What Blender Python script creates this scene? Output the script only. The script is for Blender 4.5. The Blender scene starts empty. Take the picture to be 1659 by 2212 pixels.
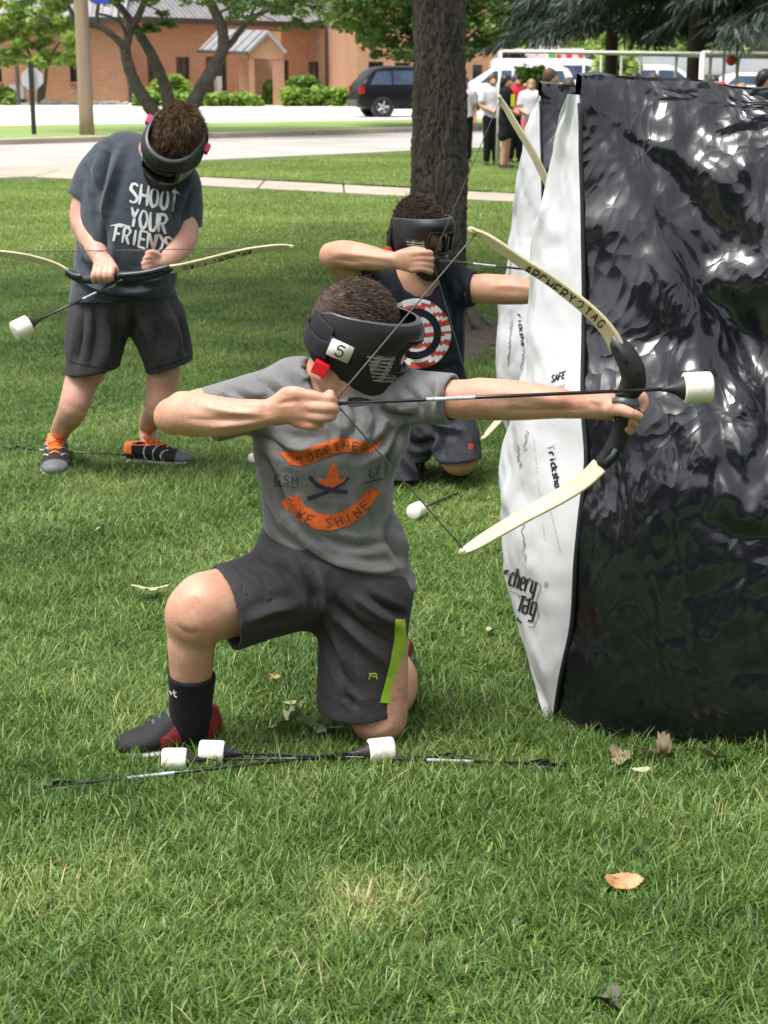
import bpy, bmesh, math, random
import numpy as np
from mathutils import Vector, Matrix
from mathutils.bvhtree import BVHTree

random.seed(7)
rng = np.random.default_rng(7)
R = math.radians
scene = bpy.context.scene
COL = scene.collection

# ------------------------------------------------------------------ camera, sky, sun, exposure
F, CX, CY, CAMZ = 3580.0, 829.5, 1106.0, 1.6
PITCH = math.atan(951 / 3580)
cam_d = bpy.data.cameras.new('camera')
cam = bpy.data.objects.new('camera', cam_d)
COL.objects.link(cam)
cam.location = (0, 0, CAMZ)
cam.rotation_euler = (math.pi / 2 - PITCH, 0, 0)
cam_d.sensor_fit = 'AUTO'
cam_d.sensor_width = 34.6
cam_d.lens = 56.0
cam_d.clip_start = 0.1
cam_d.clip_end = 2000
cam_d.dof.use_dof = True
cam_d.dof.focus_distance = 4.15
cam_d.dof.aperture_fstop = 9.0
scene.camera = cam

SUN_EL, SUN_AZ = R(70), R(236)
world = bpy.data.worlds.new('World')
scene.world = world
world.use_nodes = True
wn, wl = world.node_tree.nodes, world.node_tree.links
wn.clear()
w_out = wn.new('ShaderNodeOutputWorld')
w_bg = wn.new('ShaderNodeBackground')
w_sky = wn.new('ShaderNodeTexSky')
w_sky.sky_type = 'NISHITA'
w_sky.sun_disc = False
w_sky.sun_elevation = SUN_EL
w_sky.sun_rotation = SUN_AZ
w_sky.air_density = 1.0
w_sky.dust_density = 6.0
w_sky.ozone_density = 1.0
w_hsv = wn.new('ShaderNodeHueSaturation')
w_hsv.inputs['Saturation'].default_value = 0.22
wl.new(w_sky.outputs[0], w_hsv.inputs['Color'])
wl.new(w_hsv.outputs[0], w_bg.inputs['Color'])
w_bg.inputs['Strength'].default_value = 0.15
wl.new(w_bg.outputs[0], w_out.inputs['Surface'])

sun_d = bpy.data.lights.new('sun', 'SUN')
sun_d.energy = 1.5
sun_d.angle = R(20)
sun_d.color = (1.0, 0.96, 0.9)
sun = bpy.data.objects.new('sun', sun_d)
COL.objects.link(sun)
# direction towards the sun
_sd = Vector((math.sin(SUN_AZ) * math.cos(SUN_EL), math.cos(SUN_AZ) * math.cos(SUN_EL), math.sin(SUN_EL)))
sun.rotation_euler = _sd.to_track_quat('Z', 'Y').to_euler()

vs = scene.view_settings
vs.view_transform = 'Standard'
vs.look = 'None'
vs.gamma = 1.0
vs.use_curve_mapping = False
vs.exposure = 0.92
scene.cycles.max_bounces = 6
scene.cycles.transparent_max_bounces = 8
try:
    scene.cycles.use_denoising = True
    scene.cycles.denoiser = 'OPENIMAGEDENOISE'
except Exception:
    pass

# ------------------------------------------------------------------ geometry helpers
_cp, _sp = math.cos(PITCH), math.sin(PITCH)


def raydir(px, py):
    u = (px - CX) / F
    v = (CY - py) / F
    return np.array([u, _cp + v * _sp, -_sp + v * _cp])


def at(px, py, Y):
    """world point seen at picture point px,py (1659x2212 frame) at ground distance Y"""
    d = raydir(px, py)
    return np.array([0, 0, CAMZ]) + d * (Y / d[1])


def gr(px, py, z=0.0):
    d = raydir(px, py)
    return np.array([0, 0, CAMZ]) + d * ((z - CAMZ) / d[2])


def mpp(p):
    """metres per picture unit at world point p"""
    return (p[1] * _cp + (CAMZ - p[2]) * _sp) / F


def to_px(P):
    P = np.asarray(P, float)
    dx, dy, dz = P[..., 0], P[..., 1], P[..., 2] - CAMZ
    depth = dy * _cp - dz * _sp
    up = dy * _sp + dz * _cp
    return CX + F * dx / depth, CY - F * up / depth


def unit(v):
    v = np.asarray(v, float)
    return v / (np.linalg.norm(v) + 1e-12)


ORG = {}


def tag(o, label=None, cat=None, group=None, kind=None):
    if label: o['label'] = label
    if cat: o['category'] = cat
    if group: o['group'] = group
    if kind: o['kind'] = kind
    return o


def thing(name, loc, label, cat, group=None):
    o = bpy.data.objects.new(name, None)
    o.empty_display_size = 0.1
    COL.objects.link(o)
    o.location = tuple(float(c) for c in loc)
    ORG[o.name] = np.array(loc, float)
    return tag(o, label, cat, group)


def link(name, me, parent=None):
    o = bpy.data.objects.new(name, me)
    COL.objects.link(o)
    if parent is not None:
        o.parent = parent
        ORG[o.name] = ORG.get(parent.name, np.zeros(3))
    else:
        ORG[o.name] = np.zeros(3)
    return o


def mesh_obj(name, V, Fc, mats, parent=None, smooth=True, midx=None, attr=None, loc=None):
    """one mesh object from world-space vertices"""
    V = np.asarray(V, float).reshape(-1, 3)
    off = ORG.get(parent.name, np.zeros(3)) if parent is not None else (np.array(loc, float) if loc is not None else np.zeros(3))
    me = bpy.data.meshes.new(name)
    if isinstance(Fc, np.ndarray):
        n, k = Fc.shape
        me.vertices.add(len(V))
        me.vertices.foreach_set('co', (V - off).astype(np.float32).ravel())
        me.loops.add(n * k)
        me.polygons.add(n)
        me.loops.foreach_set('vertex_index', Fc.astype(np.int32).ravel())
        me.polygons.foreach_set('loop_start', np.arange(0, n * k, k, dtype=np.int32))
        me.polygons.foreach_set('loop_total', np.full(n, k, dtype=np.int32))
        me.update(calc_edges=True)
    else:
        me.from_pydata([tuple(v) for v in (V - off)], [], Fc)
        me.update()
    if not isinstance(mats, (list, tuple)): mats = [mats]
    for m in mats: me.materials.append(m)
    if midx is not None: me.polygons.foreach_set('material_index', np.asarray(midx, np.int32))
    if smooth: me.polygons.foreach_set('use_smooth', np.ones(len(me.polygons), bool))
    if attr is not None:
        a = me.attributes.new('tone', 'FLOAT', 'POINT')
        a.data.foreach_set('value', np.asarray(attr, np.float32))
    me.validate()
    o = link(name, me, parent)
    if parent is None and loc is not None:
        o.location = tuple(float(c) for c in loc)
        ORG[o.name] = np.array(loc, float)
    return o


class MB:
    """collects simple shapes into one mesh"""
    def __init__(s): s.v = []; s.f = []; s.m = []; s.cur = 0

    def add(s, V, Fc):
        b = len(s.v)
        s.v += [tuple(float(c) for c in p) for p in V]
        s.f += [tuple(int(i) + b for i in f) for f in Fc]
        s.m += [s.cur] * len(Fc)
        return s

    def box(s, c, h, ax=None):
        c = np.array(c, float)
        A = np.eye(3) if ax is None else np.array(ax, float)
        V = [c + A[0] * h[0] * x + A[1] * h[1] * y + A[2] * h[2] * z for x in (-1, 1) for y in (-1, 1) for z in (-1, 1)]
        return s.add(V, [(0, 1, 3, 2), (4, 6, 7, 5), (0, 4, 5, 1), (2, 3, 7, 6), (0, 2, 6, 4), (1, 5, 7, 3)])

    def bbox(s, c, h, ax=None, bev=.25):
        """box with chamfered edges (bev relative to smallest half size)"""
        c = np.array(c, float)
        A = np.eye(3) if ax is None else np.array(ax, float)
        b = min(h) * bev
        bm = bmesh.new()
        bmesh.ops.create_cube(bm, size=2)
        for v in bm.verts: v.co = Vector([v.co[i] * h[i] for i in range(3)])
        bmesh.ops.bevel(bm, geom=bm.edges[:], offset=b, segments=2, affect='EDGES')
        V = [c + A[0] * v.co[0] + A[1] * v.co[1] + A[2] * v.co[2] for v in bm.verts]
        bm.verts.index_update()
        Fc = [[v.index for v in f.verts] for f in bm.faces]
        bm.free()
        return s.add(V, Fc)

    def tube(s, P, r, n=8, caps=True, sq=None, side=None):
        """swept tube along points P; r scalar or list; sq=(w,t) flat section with width along side"""
        P = np.array(P, float)
        k = len(P)
        rr = np.broadcast_to(np.asarray(r, float), (k,)) if sq is None else None
        V = []
        T = np.gradient(P, axis=0) if k > 2 else np.array([P[1] - P[0]] * 2)
        sd = unit(side) if side is not None else None
        prev = None
        for i in range(k):
            t = unit(T[i])
            if sd is not None:
                u = unit(sd - t * np.dot(sd, t))
            else:
                if prev is None:
                    ref = np.array([0, 0, 1.]) if abs(t[2]) < .9 else np.array([1., 0, 0])
                    u = unit(np.cross(ref, t))
                else:
                    u = unit(prev - t * np.dot(prev, t))
                prev = u
            w = np.cross(t, u)
            if sq is None:
                for j in range(n):
                    a = 2 * math.pi * j / n
                    V.append(P[i] + (u * math.cos(a) + w * math.sin(a)) * rr[i])
            else:
                W = sq[0][i] if np.ndim(sq[0]) else sq[0]
                H = sq[1][i] if np.ndim(sq[1]) else sq[1]
                for (a, b) in SQ_SEC:
                    V.append(P[i] + u * a * W + w * b * H)
        n = n if sq is None else len(SQ_SEC)
        Fc = []
        for i in range(k - 1):
            for j in range(n):
                Fc.append((i * n + j, i * n + (j + 1) % n, (i + 1) * n + (j + 1) % n, (i + 1) * n + j))
        if caps:
            Fc.append(tuple(range(n - 1, -1, -1)))
            Fc.append(tuple((k - 1) * n + j for j in range(n)))
        return s.add(V, Fc)

    def lathe(s, base, axis, prof, n=20):
        base = np.array(base, float); t = unit(axis)
        ref = np.array([0, 0, 1.]) if abs(t[2]) < .9 else np.array([1., 0, 0])
        u = unit(np.cross(ref, t)); w = np.cross(t, u)
        V = []; Fc = []
        for (d, r) in prof:
            for j in range(n):
                a = 2 * math.pi * j / n
                V.append(base + t * d + (u * math.cos(a) + w * math.sin(a)) * max(r, 1e-4))
        k = len(prof)
        for i in range(k - 1):
            for j in range(n):
                Fc.append((i * n + j, i * n + (j + 1) % n, (i + 1) * n + (j + 1) % n, (i + 1) * n + j))
        Fc.append(tuple(range(n - 1, -1, -1))); Fc.append(tuple((k - 1) * n + j for j in range(n)))
        return s.add(V, Fc)

    def build(s, name, mats, parent=None, smooth=False, loc=None):
        o = mesh_obj(name, s.v, s.f, mats, parent, smooth, s.m if isinstance(mats, (list, tuple)) else None, loc=loc)
        return o


SQ_SEC = [(-1, -.6), (-.85, -1), (.85, -1), (1, -.6), (1, .6), (.85, 1), (-.85, 1), (-1, .6)]


def smooth_by_angle(o, ang=40):
    me = o.data
    me.polygons.foreach_set('use_smooth', np.ones(len(me.polygons), bool))
    try:
        me.set_sharp_from_angle(angle=R(ang))
    except Exception:
        pass
    return o


def catmull(P, n):
    P = np.array(P, float)
    if len(P) < 3:
        t = np.linspace(0, 1, n + 1)[:, None]
        return P[0] * (1 - t) + P[-1] * t
    Q = np.vstack([2 * P[0] - P[1], P, 2 * P[-1] - P[-2]])
    out = []
    for i in range(len(P) - 1):
        p0, p1, p2, p3 = Q[i:i + 4]
        for t in np.linspace(0, 1, n, endpoint=False):
            out.append(.5 * ((2 * p1) + (-p0 + p2) * t + (2 * p0 - 5 * p1 + 4 * p2 - p3) * t * t + (-p0 + 3 * p1 - 3 * p2 + p3) * t ** 3))
    out.append(P[-1])
    return np.array(out)


# noise -------------------------------------------------------------
def _hash(ix, iy, iz, seed):
    h = (ix.astype(np.int64) * 374761393 + iy.astype(np.int64) * 668265263 + iz.astype(np.int64) * 2147483647 + seed * 974711) & 0x7fffffff
    h = (h ^ (h >> 13)) * 1274126177 & 0x7fffffff
    h = (h ^ (h >> 16)) & 0x7fffffff
    return (h % 65536) / 65535.0


def vnoise(P, seed=0):
    P = np.asarray(P, float)
    I = np.floor(P).astype(np.int64)
    f = P - I
    f = f * f * (3 - 2 * f)
    out = 0
    for dx in (0, 1):
        for dy in (0, 1):
            for dz in (0, 1):
                w = (f[:, 0] if dx else 1 - f[:, 0]) * (f[:, 1] if dy else 1 - f[:, 1]) * (f[:, 2] if dz else 1 - f[:, 2])
                out = out + w * _hash(I[:, 0] + dx, I[:, 1] + dy, I[:, 2] + dz, seed)
    return out * 2 - 1


def fbm(P, oct=3, seed=0):
    a, s, o = .5, 1., 0
    for i in range(oct):
        o = o + a * vnoise(np.asarray(P) * s, seed + i * 17)
        a *= .5; s *= 2.03
    return o


def worley2(P, seed=0):
    """F1,F2 for 2-D points"""
    I = np.floor(P).astype(np.int64)
    z = np.zeros(len(P), np.int64)
    D = []
    for dx in (-1, 0, 1):
        for dy in (-1, 0, 1):
            cx, cy = I[:, 0] + dx, I[:, 1] + dy
            D.append((cx + _hash(cx, cy, z, seed) - P[:, 0]) ** 2 + (cy + _hash(cx, cy, z + 5, seed) - P[:, 1]) ** 2)
    D = np.sort(np.sqrt(np.array(D)), axis=0)
    return D[0], D[1]


# signed-distance modelling ----------------------------------------
class Sdf:
    def __init__(s, h): s.h = h; s.ops = []

    def tube(s, P, a, b=None, k=.02, sub=False, side=(0, 1, 0), n=5):
        P = np.array(P, float); a = np.array(a, float)
        b = a if b is None else np.array(b, float)
        Q = catmull(np.column_stack([P, a, b]), n)
        s.ops.append(('tube', Q, k, sub, np.array(side, float)))
        return s

    def ell(s, c, r, Rm=None, k=.02, sub=False):
        s.ops.append(('ell', np.array(c, float), np.array(r, float), np.eye(3) if Rm is None else np.array(Rm, float), k, sub))
        return s

    def cut(s, p, n, rad=None):
        """remove everything on the side the normal n points to, within radius rad of p"""
        s.ops.append(('cut', np.array(p, float), unit(n), rad))
        return s

    def fn(s, f):
        s.ops.append(('fn', f))
        return s

    def mesh(s, lohi=None):
        h = s.h
        lo = np.full(3, 1e9); hi = -lo
        for o in s.ops:
            if o[0] == 'tube' and not o[3]:
                m = np.max(o[1][:, 3:5], axis=1)[:, None]
                lo = np.minimum(lo, (o[1][:, :3] - m).min(0)); hi = np.maximum(hi, (o[1][:, :3] + m).max(0))
            if o[0] == 'ell' and not o[5]:
                m = o[2].max(); lo = np.minimum(lo, o[1] - m); hi = np.maximum(hi, o[1] + m)
        lo -= 4 * h; hi += 4 * h
        N = np.ceil((hi - lo) / h).astype(int) + 1
        f = np.full(N, 1.0, np.float32)
        ax = [lo[i] + h * np.arange(N[i]) for i in range(3)]

        def reg(a, b):
            i0 = np.clip(np.floor((a - lo) / h).astype(int), 0, N - 1)
            i1 = np.clip(np.ceil((b - lo) / h).astype(int) + 1, 1, N)
            sl = tuple(slice(i0[i], i1[i]) for i in range(3))
            X = ax[0][sl[0]][:, None, None].astype(np.float32)
            Y = ax[1][sl[1]][None, :, None].astype(np.float32)
            Z = ax[2][sl[2]][None, None, :].astype(np.float32)
            return sl, X, Y, Z

        def comb(sl, g, k, sub):
            v = f[sl]
            if v.size == 0: return
            if sub:
                hh = np.maximum(k - np.abs(v + g), 0) / k
                f[sl] = np.maximum(v, -g) + hh * hh * k * .25
            else:
                hh = np.maximum(k - np.abs(v - g), 0) / k
                f[sl] = np.minimum(v, g) - hh * hh * k * .25

        for o in s.ops:
            if o[0] == 'tube':
                _, Q, k, sub, side = o
                m = Q[:, 3:5].max() + k + 3 * h
                sl, X, Y, Z = reg(Q[:, :3].min(0) - m, Q[:, :3].max(0) + m)
                shp = (sl[0].stop - sl[0].start, sl[1].stop - sl[1].start, sl[2].stop - sl[2].start)
                if min(shp) <= 0: continue
                G = np.full(shp, 1.0, np.float32)
                for i in range(len(Q) - 1):
                    A, B = Q[i], Q[i + 1]
                    d = B[:3] - A[:3]; L = np.linalg.norm(d)
                    if L < 1e-6: continue
                    t = d / L
                    w = side - t * np.dot(side, t)
                    if np.linalg.norm(w) < .05:
                        w = np.cross(t, [1., 0, 0]); w = w if np.linalg.norm(w) > .05 else np.cross(t, [0, 0, 1.])
                    w = unit(w); u = np.cross(t, w)
                    mm = max(A[3:].max(), B[3:].max()) + k + 3 * h
                    l0 = np.minimum(A[:3], B[:3]) - mm; l1 = np.maximum(A[:3], B[:3]) + mm
                    s2, X2, Y2, Z2 = reg(l0, l1)
                    rs = tuple(slice(s2[j].start - sl[j].start, s2[j].stop - sl[j].start) for j in range(3))
                    x, y, z = X2 - A[0], Y2 - A[1], Z2 - A[2]
                    al = x * t[0] + y * t[1] + z * t[2]
                    tt = np.clip(al / L, 0, 1)
                    al = al - tt * L
                    uu = x * u[0] + y * u[1] + z * u[2]
                    ww = x * w[0] + y * w[1] + z * w[2]
                    a = A[3] + (B[3] - A[3]) * tt; b = A[4] + (B[4] - A[4]) * tt
                    c = np.minimum(a, b)
                    k0 = np.sqrt((uu / a) ** 2 + (ww / b) ** 2 + (al / c) ** 2)
                    k1 = np.sqrt((uu / a ** 2) ** 2 + (ww / b ** 2) ** 2 + (al / c ** 2) ** 2) + 1e-6
                    g = np.where(k0 < .3, -c * .7, k0 * (k0 - 1) / k1)
                    G[rs] = np.minimum(G[rs], g.astype(np.float32))
                comb(sl, G, k, sub)
            elif o[0] == 'ell':
                _, c, r, Rm, k, sub = o
                m = r.max() + k + 3 * h
                sl, X, Y, Z = reg(c - m, c + m)
                x, y, z = X - c[0], Y - c[1], Z - c[2]
                q = [(x * Rm[0][i] + y * Rm[1][i] + z * Rm[2][i]) for i in range(3)]
                k0 = np.sqrt(sum((q[i] / r[i]) ** 2 for i in range(3)))
                k1 = np.sqrt(sum((q[i] / r[i] ** 2) ** 2 for i in range(3))) + 1e-6
                comb(sl, np.where(k0 < .3, -r.min() * .7, k0 * (k0 - 1) / k1).astype(np.float32), k, sub)
            elif o[0] == 'cut':
                _, p, n, rad = o
                if rad is None:
                    sl, X, Y, Z = reg(lo, hi)
                else:
                    sl, X, Y, Z = reg(p - rad, p + rad)
                g = (X - p[0]) * n[0] + (Y - p[1]) * n[1] + (Z - p[2]) * n[2]
                if rad is not None:
                    rr = np.sqrt((X - p[0]) ** 2 + (Y - p[1]) ** 2 + (Z - p[2]) ** 2)
                    g = np.where(rr < rad, g, -1.)
                v = f[sl]; hh = np.maximum(.007 - np.abs(v - g), 0) / .007
                f[sl] = np.maximum(v, g) + hh * hh * .007 * .25
            elif o[0] == 'fn':
                sl, X, Y, Z = reg(lo, hi)
                f[sl] = o[1](f[sl], X, Y, Z)
        return surface_nets(f, lo, h)


def surface_nets(f, lo, h):
    ins = f < 0
    n = np.array(f.shape) - 1
    cnt = np.zeros(tuple(n), np.int8)
    for dx in (0, 1):
        for dy in (0, 1):
            for dz in (0, 1):
                cnt += ins[dx:dx + n[0], dy:dy + n[1], dz:dz + n[2]]
    act = (cnt > 0) & (cnt < 8)
    I = np.argwhere(act)
    ids = np.full(tuple(n), -1, np.int32)
    ids[I[:, 0], I[:, 1], I[:, 2]] = np.arange(len(I))
    P = np.zeros((len(I), 3)); C = np.zeros(len(I))
    corners = [(dx, dy, dz) for dx in (0, 1) for dy in (0, 1) for dz in (0, 1)]
    val = {c: f[I[:, 0] + c[0], I[:, 1] + c[1], I[:, 2] + c[2]].astype(float) for c in corners}
    for c in corners:
        for a in range(3):
            if c[a] == 0:
                e = list(c); e[a] = 1; e = tuple(e)
                v0, v1 = val[c], val[e]
                m = (v0 < 0) != (v1 < 0)
                t = np.where(m, v0 / np.where(m, v0 - v1, 1), 0)
                for b in range(3):
                    P[:, b] += np.where(m, c[b] + (t if b == a else 0), 0)
                C += m
    P = lo + h * (I + P / C[:, None])
    Fs = []
    for a in range(3):
        b, c = (a + 1) % 3, (a + 2) % 3
        sl0 = [slice(None)] * 3; sl1 = [slice(None)] * 3
        sl0[a] = slice(0, -1); sl1[a] = slice(1, None)
        s0, s1 = ins[tuple(sl0)], ins[tuple(sl1)]
        E = np.argwhere(s0 != s1)
        E = E[(E[:, b] > 0) & (E[:, c] > 0) & (E[:, b] < n[b]) & (E[:, c] < n[c])]
        flip = s0[E[:, 0], E[:, 1], E[:, 2]]
        q = []
        for (db, dc) in ((1, 1), (0, 1), (0, 0), (1, 0)):
            J = E.copy(); J[:, b] -= db; J[:, c] -= dc
            q.append(ids[J[:, 0], J[:, 1], J[:, 2]])
        q = np.array(q).T
        q = np.where(flip[:, None], q, q[:, ::-1])
        Fs.append(q)
    Fc = np.vstack(Fs)
    return P, Fc[(Fc >= 0).all(1)]


def vnormals(V, Fc):
    n = np.cross(V[Fc[:, 2]] - V[Fc[:, 0]], V[Fc[:, 3 if Fc.shape[1] > 3 else 1]] - V[Fc[:, 1 if Fc.shape[1] > 3 else 0]])
    if Fc.shape[1] == 3: n = np.cross(V[Fc[:, 1]] - V[Fc[:, 0]], V[Fc[:, 2]] - V[Fc[:, 0]])
    N = np.zeros_like(V)
    for k in range(Fc.shape[1]):
        for c in range(3):
            N[:, c] += np.bincount(Fc[:, k], weights=n[:, c], minlength=len(V))
    return N / (np.linalg.norm(N, axis=1)[:, None] + 1e-12)


def relax(V, Fc, it=2, lam=.5):
    for _ in range(it):
        S = np.zeros_like(V); C = np.zeros(len(V))
        k = Fc.shape[1]
        for i in range(k):
            a, b = Fc[:, i], Fc[:, (i + 1) % k]
            for c in range(3):
                S[:, c] += np.bincount(a, weights=V[b, c], minlength=len(V)) + np.bincount(b, weights=V[a, c], minlength=len(V))
            C += np.bincount(a, minlength=len(V)) + np.bincount(b, minlength=len(V))
        V = V + lam * (S / np.maximum(C, 1)[:, None] - V)
    return V


def bvh_of(V, Fc):
    return BVHTree.FromPolygons([tuple(v) for v in V], [tuple(int(i) for i in f) for f in Fc])


def cast(bvh, px, py):
    d = Vector(raydir(px, py)).normalized()
    loc, nrm, _, _ = bvh.ray_cast(Vector((0, 0, CAMZ)), d)
    if loc is None: return None
    if nrm.dot(d) > 0: nrm = -nrm
    return np.array(loc), np.array(nrm)


def folds(V, Fc, lines, bvh=None):
    """push creases and ridges into a cloth: lines = [(points in picture coords, amplitude m, width m)]"""
    bvh = bvh or bvh_of(V, Fc)
    N = vnormals(V, Fc)
    D = np.zeros(len(V))
    for pts, amp, wid in lines:
        Q = catmull(np.column_stack([np.array(pts, float), np.zeros(len(pts))]), 8)[:, :2]
        W = []
        for q in Q:
            c = cast(bvh, q[0], q[1])
            if c is not None: W.append(c[0])
        if len(W) < 2: continue
        W = np.array(W)
        lo = W.min(0) - 3 * wid; hi = W.max(0) + 3 * wid
        sel = np.where(((V > lo) & (V < hi)).all(1))[0]
        if len(sel) == 0: continue
        best = np.full(len(sel), 1e9); tt = np.zeros(len(sel))
        for i in range(len(W) - 1):
            a, b = W[i], W[i + 1]; d = b - a; L2 = d.dot(d) + 1e-12
            t = np.clip(((V[sel] - a) @ d) / L2, 0, 1)
            e = np.linalg.norm(V[sel] - (a + t[:, None] * d), axis=1)
            m = e < best
            best[m] = e[m]; tt[m] = (i + t[m]) / (len(W) - 1)
        fade = np.sin(np.pi * np.clip(tt, .02, .98)) ** .6
        x = best / wid
        prof = np.exp(-1.5 * x) if amp < 0 else .55 * np.exp(-x * x) + .45 * np.exp(-2.0 * x)
        D[sel] += 2.6 * amp * fade * (prof - .30 * np.exp(-(x - 1.8) ** 2 * 1.4))
    return V + N * D[:, None]


# decals (flat print lying on a surface) -----------------------------
class Decal:
    def __init__(s, bvhs, off=.0018):
        s.b = bvhs if isinstance(bvhs, list) else [bvhs]
        s.off = off; s.v = []; s.f = []; s.m = []; s.cur = 0

    def pt(s, x, y):
        best = None
        for b in s.b:
            c = cast(b, x, y)
            if c is not None and (best is None or np.linalg.norm(c[0] - [0, 0, CAMZ]) < best[2]):
                best = (c[0], c[1], np.linalg.norm(c[0] - [0, 0, CAMZ]))
        return None if best is None else best[0] + best[1] * s.off

    def grid(s, G):
        """G: array rows x cols x 2 of picture points"""
        r, c = G.shape[:2]
        idx = -np.ones((r, c), int)
        for i in range(r):
            for j in range(c):
                p = s.pt(G[i, j, 0], G[i, j, 1])
                if p is not None:
                    idx[i, j] = len(s.v); s.v.append(p)
        for i in range(r - 1):
            for j in range(c - 1):
                q = (idx[i, j], idx[i, j + 1], idx[i + 1, j + 1], idx[i + 1, j])
                if min(q) >= 0:
                    P = [s.v[k] for k in q]
                    if max(np.linalg.norm(P[0] - P[2]), np.linalg.norm(P[1] - P[3])) < .12:
                        s.f.append(q); s.m.append(s.cur)

    def ribbon(s, pts, w, step=3., taper=None, n=2):
        pts = np.array(pts, float)
        d = np.r_[0, np.cumsum(np.linalg.norm(np.diff(pts, axis=0), axis=1))]
        k = max(2, int(d[-1] / step) + 1)
        t = np.linspace(0, d[-1], k)
        Q = np.column_stack([np.interp(t, d, pts[:, 0]), np.interp(t, d, pts[:, 1])])
        T = np.gradient(Q, axis=0); T /= (np.linalg.norm(T, axis=1)[:, None] + 1e-9)
        Nn = np.column_stack([-T[:, 1], T[:, 0]])
        ww = np.full(k, w / 2.)
        if taper is not None: ww = ww * np.interp(np.linspace(0, 1, k), np.linspace(0, 1, len(taper)), taper)
        G = np.stack([Q + Nn * ww[:, None] * a for a in np.linspace(-1, 1, n)], axis=0)
        s.grid(G)

    def band(s, top, bot, n=5, step=4.):
        top = np.array(top, float); bot = np.array(bot, float)

        def rs(p, k):
            d = np.r_[0, np.cumsum(np.linalg.norm(np.diff(p, axis=0), axis=1))]
            t = np.linspace(0, d[-1], k)
            return np.column_stack([np.interp(t, d, p[:, 0]), np.interp(t, d, p[:, 1])])
        k = max(3, int(np.linalg.norm(np.diff(top, axis=0), axis=1).sum() / step))
        A, B = rs(top, k), rs(bot, k)
        s.grid(np.stack([A * (1 - t) + B * t for t in np.linspace(0, 1, n)], axis=0))

    def text(s, txt, o, ux, uy, w, font=None, gap=.25, lw=.62, taper=None, jitter=0):
        """stroke letters: origin o, ux = vector of one em along the line, uy = cap height vector (picture coords)"""
        o = np.array(o, float); ux = np.array(ux, float); uy = np.array(uy, float)
        x = 0
        for ch in txt:
            if ch == ' ':
                x += .5; continue
            for st in FONT[ch]:
                pts = [o + ux * (x + p[0] * lw) + uy * p[1] + (np.array([random.uniform(-1, 1), random.uniform(-1, 1)]) * jitter) for p in st]
                s.ribbon(pts, w, taper=taper)
            x += lw + gap

    def arc_text(s, txt, path, h, w, lw=.62, flip=1):
        path = np.array(path, float)
        d = np.r_[0, np.cumsum(np.linalg.norm(np.diff(path, axis=0), axis=1))]
        n = len(txt)
        for i, ch in enumerate(txt):
            if ch == ' ': continue
            t = d[-1] * (i + .5) / n
            c = np.array([np.interp(t, d, path[:, 0]), np.interp(t, d, path[:, 1])])
            c2 = np.array([np.interp(t + 2, d, path[:, 0]), np.interp(t + 2, d, path[:, 1])])
            c1 = np.array([np.interp(t - 2, d, path[:, 0]), np.interp(t - 2, d, path[:, 1])])
            tx = unit(c2 - c1); ny = np.array([tx[1], -tx[0]]) * flip
            for st in FONT[ch]:
                s.ribbon([c + tx * (p[0] - .5) * h * lw + ny * (p[1] - .5) * h for p in st], w)

    def build(s, name, mats, parent):
        if not s.f: return None
        o = mesh_obj(name, s.v, s.f, mats, parent, True, s.m if isinstance(mats, (list, tuple)) else None)
        o['kind'] = 'stuff'
        return o


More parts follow.
